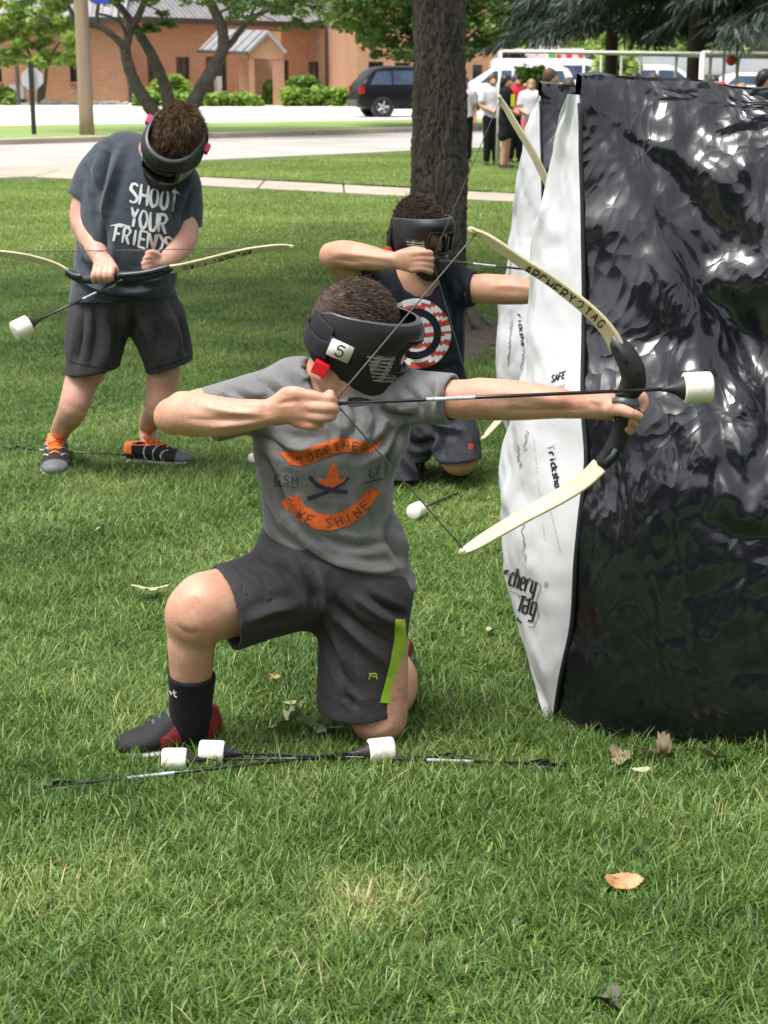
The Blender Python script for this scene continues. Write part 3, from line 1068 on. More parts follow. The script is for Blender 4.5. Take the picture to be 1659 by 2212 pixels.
# far kerb: a real step
c0, c1 = line((0, 302), (1010, 273), ZK)
kerb = MB()
dirk = unit(c1 - c0)
nk = int(np.linalg.norm(c1 - c0) / 3)
kroot = thing('kerb', (0, 0, 0), None, None)
kroot['kind'] = 'structure'
nrm = np.array([-dirk[1], dirk[0], 0]); nrm = nrm if nrm[1] > 0 else -nrm
for i in range(nk):
    a = c0 + dirk * (i * 3 + .02); b = c0 + dirk * (i * 3 + 2.98)
    px, py = to_px((a + b) / 2)
    if -300 < px < 1960:
        A = [dirk, nrm, np.array([0, 0, 1.])]
        c = (a + b) / 2 + nrm * .3
        mbk = MB().bbox((c[0], c[1], ZK / 2 - .01), (1.48, .30, ZK / 2 + .012), A, .2)
        mbk.build('kerb_stone', M['kerb'], kroot)
# verge beyond the kerb, then the parking lot
v0, v1 = c0 + dirk * 46 + nrm * .58, c1 - dirk * 46 + nrm * .58
l0, l1 = line((0, 271), (1010, 256), ZK, 14)
sheet('grass_verge', [v0, v1, l1, l0], M['verge'], ZK)
sheet('parking_lot', [l0, l1, (G, 300, 0), (-G, 300, 0)], M['lot'], ZK - .006)
# bare soil round the big trunk
TR = gr(955, 722)
soilV = [TR + np.array([0.12, -.05, 0])]
for i in range(40):
    a = 2 * math.pi * i / 40
    rr = .55 + .22 * math.sin(3 * a + 1) + random.uniform(-.09, .09)
    soilV.append(TR + np.array([.12 + math.cos(a) * rr, math.sin(a) * rr * 1.5 - .15, 0]))
soilV = np.array(soilV); soilV[:, 2] = .006 + .0 * soilV[:, 2]; soilV[0, 2] = .03
tag(mesh_obj('bare_soil', soilV, [(0, i, i % 40 + 1) for i in range(1, 41)], M['soil']), kind='structure')


# ------------------------------------------------------------------ grass (uncountable: stuff)
def grass_patch(name, size, n, hmin, hmax, wid, seed, mname='grass'):
    r = np.random.default_rng(seed)
    x = r.uniform(-size / 2, size / 2, (n, 2))
    # tufts: pull some blades together
    tc = r.uniform(-size / 2, size / 2, (max(4, n // 25), 2))
    j = r.integers(0, len(tc), n)
    pull = r.random(n) < .45
    x[pull] = tc[j[pull]] + r.normal(0, size * .022, (pull.sum(), 2))
    h = r.uniform(hmin, hmax, n) * (1 + .25 * r.standard_normal(n)).clip(.5, 1.6)
    az = r.uniform(0, 2 * np.pi, n)
    lean = np.abs(r.normal(.35, .3, n))
    bend = r.uniform(.2, 1.1, n)
    fa = az + r.normal(np.pi / 2, .5, n)
    weed = r.random(n) < .05
    h[weed] *= .55
    wid = np.where(weed, wid * 3.0, wid)
    wv = np.stack([np.cos(fa), np.sin(fa), np.zeros(n)], 1) * (wid * r.uniform(.7, 1.3, n))[:, None]
    dv = np.stack([np.cos(az), np.sin(az), np.zeros(n)], 1)
    V = np.zeros((n, 7, 3))
    base = np.column_stack([x, np.full(n, -.004)])
    for k, (s, wf) in enumerate(((0, .8), (.38, 1.), (.74, .75))):
        ang = lean + bend * s
        P = base + dv * (np.sin(ang) * s * h)[:, None] + np.array([0, 0, 1.]) * (np.cos(ang * .8) * s * h)[:, None]
        V[:, 2 * k] = P - wv * wf / 2
        V[:, 2 * k + 1] = P + wv * wf / 2
    ang = lean + bend
    V[:, 6] = base + dv * (np.sin(ang) * h)[:, None] + np.array([0, 0, 1.]) * (np.cos(ang * .8) * h)[:, None]
    o = np.arange(n)[:, None] * 7
    T = np.array([(0, 1, 3), (0, 3, 2), (2, 3, 5), (2, 5, 4), (4, 5, 6)])
    Fc = (o[:, None, :] + T[None]).reshape(-1, 3)
    tone = np.clip(r.normal(.46, .17, n), 0, .92)
    dead = r.random(n) < .035
    tone[dead] = r.uniform(.85, 1.0, dead.sum())
    me = bpy.data.meshes.new(name)
    me.vertices.add(n * 7); me.vertices.foreach_set('co', V.astype(np.float32).ravel())
    me.loops.add(len(Fc) * 3); me.polygons.add(len(Fc))
    me.loops.foreach_set('vertex_index', Fc.astype(np.int32).ravel())
    me.polygons.foreach_set('loop_start', np.arange(0, len(Fc) * 3, 3, dtype=np.int32))
    me.polygons.foreach_set('loop_total', np.full(len(Fc), 3, np.int32))
    me.polygons.foreach_set('use_smooth', np.ones(len(Fc), bool))
    me.update(calc_edges=True)
    a = me.attributes.new('tone', 'FLOAT', 'POINT'); a.data.foreach_set('value', np.repeat(tone, 7).astype(np.float32))
    me.materials.append(M[mname])
    return bpy.data.objects.new(name, me)


def scatter(name, patches, pts, scl, seed):
    """grass points carrying geometry-node instances of the patches"""
    col = bpy.data.collections.new(name + '_blades')
    for p in patches: col.objects.link(p)
    me = bpy.data.meshes.new(name)
    me.from_pydata([tuple(p) for p in pts], [], [])
    a = me.attributes.new('pscale', 'FLOAT', 'POINT'); a.data.foreach_set('value', np.asarray(scl, np.float32))
    o = link(name, me)
    ng = bpy.data.node_groups.new(name + '_nodes', 'GeometryNodeTree')
    ng.interface.new_socket('Geometry', in_out='INPUT', socket_type='NodeSocketGeometry')
    ng.interface.new_socket('Geometry', in_out='OUTPUT', socket_type='NodeSocketGeometry')
    N, Lk = ng.nodes, ng.links
    gi = N.new('NodeGroupInput'); go = N.new('NodeGroupOutput')
    ci = N.new('GeometryNodeCollectionInfo'); ci.inputs['Collection'].default_value = col
    ci.inputs['Separate Children'].default_value = True; ci.inputs['Reset Children'].default_value = True
    iop = N.new('GeometryNodeInstanceOnPoints'); iop.inputs['Pick Instance'].default_value = True
    rv = N.new('FunctionNodeRandomValue'); rv.data_type = 'FLOAT_VECTOR'
    rv.inputs[0].default_value = (0, 0, 0); rv.inputs[1].default_value = (0, 0, 6.283)
    ri = N.new('FunctionNodeRandomValue'); ri.data_type = 'INT'
    for s_ in ri.inputs:
        if s_.name == 'Min' and s_.type == 'INT': s_.default_value = 0
        if s_.name == 'Max' and s_.type == 'INT': s_.default_value = len(patches) - 1
        if s_.name == 'Seed': s_.default_value = seed
    na = N.new('GeometryNodeInputNamedAttribute'); na.data_type = 'FLOAT'; na.inputs['Name'].default_value = 'pscale'
    cx = N.new('ShaderNodeCombineXYZ'); cx.inputs[0].default_value = 1; cx.inputs[1].default_value = 1
    Lk.new(gi.outputs[0], iop.inputs['Points'])
    Lk.new(ci.outputs[0], iop.inputs['Instance'])
    Lk.new(rv.outputs[0], iop.inputs['Rotation'])
    Lk.new([q for q in ri.outputs if q.type == 'INT'][0], iop.inputs['Instance Index'])
    Lk.new(na.outputs[0], cx.inputs[2])
    Lk.new(cx.outputs[0], iop.inputs['Scale'])
    Lk.new(iop.outputs[0], go.inputs[0])
    md = o.modifiers.new('scatter', 'NODES'); md.node_group = ng
    return tag(o, kind='stuff', label='mown green lawn grass with dry yellowish spots', cat=None)


near = [grass_patch('blades', .5, 5200, .020, .056, .0027, 11 + i) for i in range(5)]
pts, scl = [], []
soil_c = TR[:2] + np.array([.1, -.15])
y = 1.9
while y < 14:
    half = y * .30 + .7
    x = -half
    while x < half:
        p = np.array([x + random.uniform(-.1, .1), y + random.uniform(-.1, .1), 0])
        d = np.linalg.norm((p[:2] - soil_c) / np.array([.75, 1.0]))
        if d > .9:
            s = .95 + .6 * fbm(np.array([[p[0] * 1.7, p[1] * 1.7, 0]]), 2, 3)[0]
            s *= .78 if p[1] > 5 else 1.0
            pts.append(p); scl.append(s)
        elif d > .55 and random.random() < .5:
            pts.append(p); scl.append(.4)
        x += .33
    y += .33
scatter('grass', near, pts, scl, 3)
far = [grass_patch('far_blades', 1.0, 4600, .025, .05, .0075, 31 + i, 'grass_far_lit') for i in range(3)]
pts, scl = [], []
y = 13.6
while y < 40:
    half = y * .27 + 1
    x = -half
    while x < half:
        p = np.array([x + random.uniform(-.2, .2), y + random.uniform(-.2, .2), 0])
        X, Yp = to_px(p)
        # keep off pavement, driveway and road
        ys_n = np.interp(X, [-600, 420, 1115, 1900], [350, 402, 438, 479]); ys_f = np.interp(X, [-600, 420, 1115, 1900], [333, 384, 421, 461])
        rd = np.interp(X, [-600, 0, 1010, 1900], [393, 366, 320, 279])
        on_walk = ys_f - 9 < Yp < ys_n + 7
        on_road = Yp < rd + 8
        on_drive = X < 440 and Yp < np.interp(X, [-300, 120, 330, 440], [392, 388, 380, 356])
        if not (on_walk or on_road or on_drive):
            pts.append(p); scl.append(.8 + .3 * random.random())
        x += .62
    y += .62
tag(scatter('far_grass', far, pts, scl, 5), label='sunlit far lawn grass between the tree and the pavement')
# ------------------------------------------------------------------ buildings
UP = np.array([0, 0, 1.])


def hit_wall(px, py, p0, d):
    """intersection of a picture ray with the vertical plane through p0 along d -> (s, z)"""
    r = raydir(px, py)
    A = np.array([[r[0], -d[0]], [r[1], -d[1]]])
    t, s_ = np.linalg.solve(A, np.array([p0[0], p0[1]]))
    return s_, CAMZ + t * r[2]


def wall(root, p0, p1, z0, z1, openings, m, thick=.22, name='wall'):
    """vertical wall with real openings and reveals; openings = [(s0,s1,za,zb)]"""
    d = unit(np.array([p1[0] - p0[0], p1[1] - p0[1], 0])); L = np.linalg.norm(np.array(p1[:2]) - np.array(p0[:2]))
    nin = np.array([-d[1], d[0], 0]); nin = nin if nin[1] > 0 else -nin
    xs = sorted(set([0, L] + [v for o in openings for v in o[:2]])); zs = sorted(set([z0, z1] + [v for o in openings for v in o[2:]]))
    mb = MB()
    P = lambda s_, z, k=0: np.array([p0[0], p0[1], 0]) + d * s_ + UP * z + nin * k
    for i in range(len(xs) - 1):
        for j in range(len(zs) - 1):
            cx, cz = (xs[i] + xs[i + 1]) / 2, (zs[j] + zs[j + 1]) / 2
            if any(o[0] < cx < o[1] and o[2] < cz < o[3] for o in openings): continue
            mb.add([P(xs[i], zs[j]), P(xs[i + 1], zs[j]), P(xs[i + 1], zs[j + 1]), P(xs[i], zs[j + 1])], [(0, 1, 2, 3)])
    for (a, b, c, e) in openings:
        q = [P(a, c), P(b, c), P(b, e), P(a, e)]; r = [P(a, c, thick), P(b, c, thick), P(b, e, thick), P(a, e, thick)]
        mb.add(q + r, [(0, 1, 5, 4), (1, 2, 6, 5), (2, 3, 7, 6), (3, 0, 4, 7)])
    mb.add([P(0, z0), P(0, z1), P(0, z1, thick), P(0, z0, thick), P(L, z0), P(L, z1), P(L, z1, thick), P(L, z0, thick)], [(0, 1, 2, 3), (4, 5, 6, 7), (1, 5, 6, 2)])
    mb.build(name, m, root)
    return d, nin, P


def window(root, P, d, nin, o, k=.12, mull=1):
    a, b, c, e = o
    f = MB(); t = .05
    for (s0, s1, y0, y1) in ((a, a + t, c, e), (b - t, b, c, e), (a + t, b - t, c, c + t), (a + t, b - t, e - t, e)):
        f.box(P((s0 + s1) / 2, (y0 + y1) / 2, k), ((s1 - s0) / 2, .03, (y1 - y0) / 2), [d, nin, UP])
    for i in range(mull):
        s_ = a + (b - a) * (i + 1) / (mull + 1)
        f.box(P(s_, (c + e) / 2, k), (.02, .028, (e - c) / 2 - t), [d, nin, UP])
    w = f.build('window', M['winframe'], root)
    MB().box(P((a + b) / 2, (c + e) / 2, k + .02), ((b - a) / 2 - .03, .006, (e - c) / 2 - .03), [d, nin, UP]).build('pane', M['winglass'], w)
    MB().bbox(P((a + b) / 2, c - .05, -.03), ((b - a) / 2 + .06, .07, .05), [d, nin, UP]).build('sill', M['sill'], w)


def roof_slope(root, a, b, c, e, m, seams=0, name='roof'):
    """quad a,b (eave) to e,c (ridge) with thickness and standing seams"""
    a, b, c, e = [np.array(v, float) for v in (a, b, c, e)]
    n = unit(np.cross(b - a, e - a)); n = n if n[2] > 0 else -n
    V = [a, b, c, e] + [v - n * .12 for v in (a, b, c, e)]
    o = mesh_obj(name, V, [(0, 1, 2, 3), (7, 6, 5, 4), (0, 4, 5, 1), (1, 5, 6, 2), (2, 6, 7, 3), (3, 7, 4, 0)], m, root, smooth=False)
    first = None
    for i in range(seams):
        t = (i + .5) / seams
        p, q = a + (b - a) * t, e + (c - e) * t
        x = unit(b - a); y = unit(q - p)
        MB().box((p + q) / 2 + n * .03, (.03, np.linalg.norm(q - p) / 2, .035), [x, y, n]).build('roof_seam', m, o)
    return o


bld = thing('brick_building', (0, 90, ZK), 'long low tan brick building with grey metal roof and gabled porch', 'building')
YL = 85.0
pA = at(-260, 227, YL); pB = at(280, 227, YL)
z_eave = at(202, 40, YL)[2]


def opn(pxs, p0, d):
    out = []
    for (xa, xb, ya, yb) in pxs:
        s0, zt = hit_wall(xa, ya, p0, d); s1, zb = hit_wall(xb, yb, p0, d)
        out.append((s0, s1, zb, zt))
    return out


dA = unit(np.array([pB[0] - pA[0], pB[1] - pA[1], 0]))
oA = opn([(-28, 5, 119, 177), (149, 173, 120, 177)], pA, dA)
d, nin, P = wall(bld, pA, pB, ZK - .3, z_eave, oA, M['brick'])
for o in oA: window(bld, P, d, nin, o)
pC = at(281, 227, YL + .3); pD = at(712, 218, 98.0)
pC, pD = np.array([pC[0], pC[1], 0]), np.array([pD[0], pD[1], 0])
dC = unit(pD - pC)
oC = opn([(318, 346, 123, 178), (380, 411, 123, 171), (444, 492, 122, 212), (666, 690, 133, 176), (612, 625, 130, 176)], pC, dC)
d, nin, P = wall(bld, pC, pD, ZK - .3, z_eave + .05, oC, M['brick'])
for i, o in enumerate(oC):
    if i == 2: continue
    window(bld, P, d, nin, o)
# glazed door with posters
o = oC[2]
a, b, c, e = o
f = MB()
for (s0, s1, y0, y1) in ((a, a + .09, c, e), (b - .09, b, c, e), (a + .09, b - .09, e - .1, e), ((a + b) / 2 - .04, (a + b) / 2 + .04, c, e - .1)):
    f.box(P((s0 + s1) / 2, (y0 + y1) / 2, .14), ((s1 - s0) / 2, .05, (y1 - y0) / 2), [d, nin, UP])
dr = f.build('door', M['winframe'], bld)
MB().box(P((a + b) / 2, (c + e) / 2, .16), ((b - a) / 2 - .05, .01, (e - c) / 2 - .04), [d, nin, UP]).build('pane', M['winglass'], dr)
MB().box(P(a + (b - a) * .33, c + (e - c) * .72, .1), ((b - a) * .2, .01, (e - c) * .13), [d, nin, UP]).build('poster', M['poster_red'], dr)
MB().box(P(a + (b - a) * .62, c + (e - c) * .33, .1), ((b - a) * .18, .01, (e - c) * .2), [d, nin, UP]).build('poster', M['poster_white'], dr)
# main roof
for (q0, q1, ns, z) in ((pA, pB, 26, z_eave), (pC, pD, 44, z_eave + .05)):
    dd = unit(np.array([q1[0] - q0[0], q1[1] - q0[1], 0])); nn = np.array([-dd[1], dd[0], 0]); nn = nn if nn[1] > 0 else -nn
    e0 = np.array([q0[0], q0[1], z + .02]) - nn * .5; e1 = np.array([q1[0], q1[1], z + .02]) - nn * .5
    roof_slope(bld, e0, e1, e1 + nn * 7 + UP * 5.2, e0 + nn * 7 + UP * 5.2, M['roof'], ns)
    MB().box((e0 + e1) / 2 - nn * .06 - UP * .1, (np.linalg.norm(e1 - e0) / 2, .05, .14), [dd, nn, UP]).build('gutter', M['trim'], bld)
for (px, py0, py1, Y) in ((283, 60, 226, 84.6), (706, 66, 215, 96.6)):
    q = at(px, py1, Y)
    MB().box((q[0], q[1], 2.2), (.09, .08, 2.15)).build('downpipe', M['trim'], bld)
# taller wing to the right
pE = at(771, 231, 78.); pF = at(1062, 231, 78.)
pG = at(709, 218, 97.)
dE = np.array([1., 0, 0])
oE = opn([(796, 828, 133, 178), (853, 885, 135, 172), (1021, 1041, 140, 205)], pE, dE)
wingw = thing('brick_wing', (pE[0], pE[1], ZK), 'taller tan brick wing behind the black car and big trunk', 'building')
d, nin, P = wall(wingw, pE, pF, ZK - .3, 9, oE, M['brick'])
for o in oE: window(wingw, P, d, nin, o)
wall(wingw, np.array([pG[0], pG[1], 0]), np.array([pE[0] - .002, pE[1], 0]), ZK - .3, 9, [], M['brick'])
MB().box(((pE[0] + pF[0]) / 2, pE[1] + 5, 9.05), ((pF[0] - pE[0]) / 2 + .2, 6, .1)).build('roof', M['roof'], wingw)
# gabled porch
pch = thing('entrance_porch', at(560, 231, 80), 'brick entrance porch with grey gabled metal roof', 'porch')
Yp = 77.5
apex = at(580, 66, Yp); le = at(534, 112, Yp); re = at(620, 112, Yp)
back = np.array([-3.0, 9.5, 0])   # towards the facade (left and away)
e_l, e_r = le, re
V = []
b_le, b_apex, b_re = at(428, 108, 84.5), at(473, 62, 85.2), at(520, 110, 88)
roof_slope(pch, b_le, e_l, apex, b_apex, M['roof'], 6)
roof_slope(pch, e_r, b_re, b_apex, apex, M['roof'], 0)
ga = [at(541, 112, Yp + .25), at(614, 112, Yp + .25), at(580, 74, Yp + .25), at(541, 126, Yp + .25), at(614, 126, Yp + .25)]
th = np.array([0, .5, 0])
mesh_obj('gable_wall', ga + [v + th for v in ga], [(3, 4, 1, 2, 0), (8, 9, 6, 7, 5), (3, 8, 9, 4), (0, 2, 7, 5), (1, 6, 7, 2)], M['brick'], pch, smooth=False)
for (xa, xb, Yc, yb) in ((590, 614, Yp + .3, 231), (539, 551, Yp + .3, 231), (517, 538, Yp + 2.2, 228)):
    q0, q1 = at(xa, yb, Yc), at(xb, yb, Yc)
    zt = at(xa, 127, Yc)[2]
    MB().box(((q0[0] + q1[0]) / 2, Yc + .3, (zt + ZK - .2) / 2), ((q1[0] - q0[0]) / 2, .28, (zt - ZK + .2) / 2)).build('pillar', M['brick'], pch)
q0, q1 = at(551, 226, Yp + 5), at(596, 226, Yp + 5)
MB().box(((q0[0] + q1[0]) / 2, Yp + 5, 1.7), ((q1[0] - q0[0]) / 2 + .3, .15, 1.75)).build('side_wall', M['brick'], pch)
MB().tube([b_le + UP * -.05, e_l + UP * -.05], .09, 6).build('gutter', M['trim'], pch)

# storefront, grey building, far house
st = thing('storefront', at(1130, 200, 92), 'white storefront with red sign band beyond the parked van', 'shop')
for (xa, xb, ya, yb, mm, Y, nm) in ((1045, 1262, 104, 206, 'store_white', 92, 'wall'), (1046, 1165, 128, 137, 'store_red', 91.7, 'sign_band'), (1224, 1236, 112, 133, 'store_red', 91.7, 'sign_panel'),
                                (1250, 1261, 112, 133, 'store_red', 91.7, 'sign_panel'), (1185, 1200, 116, 131, 'green_sign', 91.7, 'poster'), (1203, 1213, 118, 131, 'store_red', 91.7, 'poster')):
    a, b = at(xa, yb, Y), at(xb, ya, Y)
    MB().box(((a[0] + b[0]) / 2, Y + .1, (a[2] + b[2]) / 2), ((b[0] - a[0]) / 2, .1, (b[2] - a[2]) / 2)).build(nm, M[mm], st)
sw = st.children[0]
V_, F_ = [], []
lt = MB()
Yt = 91.9
for k, ch in enumerate('CHOEL'):
    for stq in FONT[ch]:
        lt.tube([at(1083 + k * 12 + p[0] * 8, 124 - p[1] * 10, Yt) for p in stq], .09, 4)
lt.build('lettering', M['black_ink'], sw)
gb = thing('orange_gable_house', at(1276, 200, 96), 'small orange brick gable right of the red and white shop', 'house')
q = [at(1260, 200, 96), at(1296, 200, 96), at(1296, 134, 96), at(1278, 117, 96), at(1260, 134, 96)]
mesh_obj('gable_wall', q + [v + np.array([0, 6, 0]) for v in q], [(0, 1, 2, 3, 4), (5, 9, 8, 7, 6), (1, 6, 7, 2), (0, 4, 9, 5)], M['brick'], gb, smooth=False)
for s_, (i, j) in ((1, (2, 3)), (-1, (4, 3))):
    roof_slope(gb, q[i] - [0, .3, 0], q[i] + np.array([0, 6, 0]), q[j] + np.array([0, 6, .05]), q[j] + np.array([0, -.3, .05]), M['trim'])
gy = thing('grey_building', at(1540, 190, 78), 'low grey sided building behind the parked white cars', 'building')
for (xa, xb, ya, yb, mm, Y, nm) in ((1384, 1900, 122, 162, 'grey_wall', 78, 'upper_wall'), (1384, 1900, 162, 169, 'trim', 77.8, 'fascia'), (1384, 1900, 169, 200, 'brick', 78.4, 'wall')):
    a, b = at(xa, yb, Y), at(xb, ya, Y)
    MB().box(((a[0] + b[0]) / 2, Y + 1, (a[2] + b[2]) / 2), ((b[0] - a[0]) / 2, 1, (b[2] - a[2]) / 2)).build(nm, M[mm], gy)
for xa in (1500, 1530, 1592, 1630):
    a, b = at(xa, 188, 78.3), at(xa + 20, 171, 78.3)
    MB().box(((a[0] + b[0]) / 2, 78.36, (a[2] + b[2]) / 2), ((b[0] - a[0]) / 2, .05, (b[2] - a[2]) / 2)).build('window', M['lamp_clear'], gy)
hs = thing('far_house', at(1186, 200, 110), 'pale house with dark grey roof showing between the trees', 'house')
a, b = at(1168, 200, 110), at(1208, 95, 110)
MB().box(((a[0] + b[0]) / 2, 112, b[2] / 2), ((b[0] - a[0]) / 2, 2, b[2] / 2)).build('wall', M['store_white'], hs)
roof_slope(hs, at(1160, 93, 109.5), at(1216, 93, 109.5), at(1212, 72, 113), at(1164, 72, 113), M['trim'])


# ------------------------------------------------------------------ vehicles
def car(label, group, loc, yaw, paint, prof, width, glass, wheel_x, wr=.34, zbelt=1.0, flip=False, rear_light=True):
    root = thing('parked_car', loc, label, 'car', group)
    xs = np.linspace(prof[0][0], prof[-1][0], 34)
    zr = np.interp(xs, [p[0] for p in prof], [p[1] for p in prof])
    V = []; hw = width / 2
    c, s_ = math.cos(yaw), math.sin(yaw)
    fx = -1 if flip else 1
    Lc = prof[-1][0] / 2

    def W(x, y, z):
        x = (x - Lc) * fx
        return np.array([loc[0] + x * c - y * s_, loc[1] + x * s_ + y * c, loc[2] + z])
    for i, x in enumerate(xs):
        e = min(1, min(x - xs[0], xs[-1] - x) / .35 + .0)
        w = hw * (.86 + .14 * math.sqrt(max(e, 0)))
        zb = .26 if .3 < x < xs[-1] - .3 else .34
        zt = zr[i]; zl = min(zbelt, zt - .02)
        zl2 = zb + (zl - zb) * .55
        roofk = max(0, zt - zl)
        wt = w - roofk * .26
        sec = [(-w * .9, zb), (-w, zb + .14), (-w * 1.0, zl2), (-w * .985, zl), (-(w * .96 - roofk * .2), zl + roofk * .55), (-wt * .93, zt - min(.05, roofk * .3)), (-wt * .75, zt), (0, zt + .015)]
        sec = sec + [(-a, b) for a, b in sec[-2::-1]]
        V += [W(x, a, b) for a, b in sec]
    n = 15
    Fc = []
    for i in range(len(xs) - 1):
        for j in range(n - 1):
            Fc.append((i * n + j, (i + 1) * n + j, (i + 1) * n + j + 1, i * n + j + 1))
        Fc.append((i * n, i * n + n - 1, (i + 1) * n + n - 1, (i + 1) * n))
    Fc.append(tuple(range(n))); Fc.append(tuple((len(xs) - 1) * n + j for j in range(n - 1, -1, -1)))
    smooth_by_angle(mesh_obj('body', V, Fc, paint, root), 35)

    def roofz(x): return np.interp(x, [p[0] for p in prof], [p[1] for p in prof])
    for (xa, xb, xa2, xb2, z0, z1) in glass:
        for sd in (-1, 1):
            def yy(x, z):
                e = min(1, min(x, prof[-1][0] - x) / .35); w = hw * (.86 + .14 * math.sqrt(max(e, 0))); rk = max(0, roofz(x) - zbelt)
                return sd * (w * .985 - (z - zbelt) / max(rk * .55, .1) * (w * .025 + rk * .2) * .95 + .02)
            q = [W(xa, yy(xa, z0), z0), W(xb, yy(xb, z0), z0), W(xb2, yy(xb2, z1), z1), W(xa2, yy(xa2, z1), z1)]
            ctr = np.mean(q, axis=0); inn = (np.array([loc[0], loc[1], ctr[2]]) - ctr) * .03
            mesh_obj('window', q + [v + inn for v in q], [(0, 1, 2, 3), (7, 6, 5, 4), (0, 4, 5, 1), (1, 5, 6, 2), (2, 6, 7, 3), (3, 7, 4, 0)], M['carglass'], root, smooth=False)
    ax = np.array([-s_, c, 0])
    for x in wheel_x:
        for sd in (-1, 1):
            ctr = W(x, sd * (hw - .11), wr)
            MB().lathe(ctr - ax * .02 * sd * 0 - ax * sd * .1, ax * sd, [(0, wr * .6), (0, wr * 1.16), (.205, wr * 1.16), (.205, wr * .6)], 20).build('wheel_arch', M['trim'], root)
            wh = MB().lathe(ctr - ax * sd * .1, ax * sd, [(0, wr * .5), (0, wr * .93), (.04, wr), (.19, wr), (.225, wr * .93), (.225, wr * .66), (.19, wr * .62)], 22).build('wheel', M['tyre'], root, True)
            rim = MB().lathe(ctr - ax * sd * .1, ax * sd, [(.17, wr * .62), (.21, wr * .62), (.2, wr * .54), (.14, wr * .5), (.14, .02)], 20)
            up = UP; fw = np.cross(ax, up)
            for k in range(5):
                a = 2 * math.pi * k / 5 + .3
                dv = up * math.cos(a) + fw * math.sin(a)
                rim.tube([ctr + ax * sd * .1 + dv * .03, ctr + ax * sd * .09 + dv * wr * .6], .035, 6)
            rim.build('rim', M['alloy'], wh)
    for sd in (-1, 1):
        MB().bbox(W(.13, sd * hw * .86, zbelt - .12), (.09, .09, .14), [[c * fx, s_ * fx, 0], [-s_, c, 0], [0, 0, 1]]).build('tail_light', M['taillight'], root)
        MB().bbox(W(prof[-1][0] - .15, sd * hw * .8, zbelt - .28), (.1, .14, .08), [[c * fx, s_ * fx, 0], [-s_, c, 0], [0, 0, 1]]).build('headlight', M['lamp_clear'], root)
    MB().bbox(W(.03, 0, .46), (.09, hw * .86, .12), [[c * fx, s_ * fx, 0], [-s_, c, 0], [0, 0, 1]]).build('bumper', M['trim'] if paint is M['black_paint'] else paint, root)
    return root


SUV = [(0, .62), (.03, .98), (.10, 1.10), (.56, 1.58), (.95, 1.66), (1.95, 1.67), (2.4, 1.58), (3.1, 1.08), (4.0, .96), (4.15, .78), (4.2, .6)]
VAN = [(0, .6), (.03, 1.1), (.1, 1.9), (.3, 2.02), (4.2, 2.02), (4.55, 1.92), (5.15, 1.22), (5.6, 1.1), (5.75, .8), (5.8, .6)]
MINI = [(0, .6), (.03, 1.0), (.2, 1.55), (.6, 1.72), (2.9, 1.72), (3.3, 1.6), (4.1, 1.1), (4.8, .98), (5.0, .78), (5.05, .6)]
SEDAN = [(0, .6), (.05, .95), (.7, 1.05), (1.3, 1.42), (2.4, 1.45), (2.9, 1.36), (3.5, 1.0), (4.4, .88), (4.6, .72), (4.65, .6)]
gS = [(.38, 1.13, .66, 1.13, 1.06, 1.5), (1.2, 2.05, 1.2, 2.05, 1.06, 1.53), (2.1, 2.8, 2.1, 2.35, 1.06, 1.5)]
gV = [(.3, 1.5, .3, 1.5, 1.15, 1.75), (1.6, 3.0, 1.6, 3.0, 1.15, 1.75), (3.1, 4.75, 3.1, 4.3, 1.15, 1.75)]
gM = [(.35, 1.2, .5, 1.2, 1.06, 1.52), (1.3, 2.4, 1.3, 2.4, 1.06, 1.54), (2.5, 3.75, 2.5, 3.15, 1.06, 1.54)]
gD_ = [(.95, 1.7, 1.3, 1.7, 1.0, 1.33), (1.78, 2.9, 1.78, 2.5, 1.0, 1.33)]
ps = gr(797, 253, ZK)
car('black SUV with alloy wheels parked left of the big tree trunk', None, (ps[0] + 1.5, ps[1] + 1.0, ZK), R(14), M['black_paint'], SUV, 1.8, gS, (.82, 3.3))
GC = 'white vehicles parked across the road'
pv = gr(1072, 239, ZK)
car('white minivan facing left behind the girls on the grass', GC, (pv[0] + .6, pv[1] + .8, ZK), R(-3), M['white_paint'], MINI, 1.9, gM, (.95, 4.0), flip=True)
pv = gr(1200, 232, ZK)
car('large white passenger van facing right in front of the storefront', GC, (pv[0], pv[1] + 1, ZK), R(2), M['white_paint'], VAN, 2.0, gV, (1.1, 4.7), zbelt=1.1)
pv = gr(1420, 246, ZK)
car('white wagon with tinted windows left of the spruce trunk', GC, (pv[0], pv[1] + 1, ZK), R(4), M['white_paint'], MINI, 1.85, gM, (.95, 4.0))
pv = gr(1605, 240, ZK)
car('white sedan at the right edge behind the pipe frame', GC, (pv[0], pv[1] + 1, ZK), R(-5), M['white_paint'], SEDAN, 1.8, gD_, (.9, 3.7), flip=True)
pv = gr(1042, 236, ZK)
car('blue sedan mostly hidden between tree trunk and white minivan', None, (pv[0] - 1.6, pv[1] + 6, ZK), R(0), M['blue_paint'], SEDAN, 1.8, gD_, (.9, 3.7))

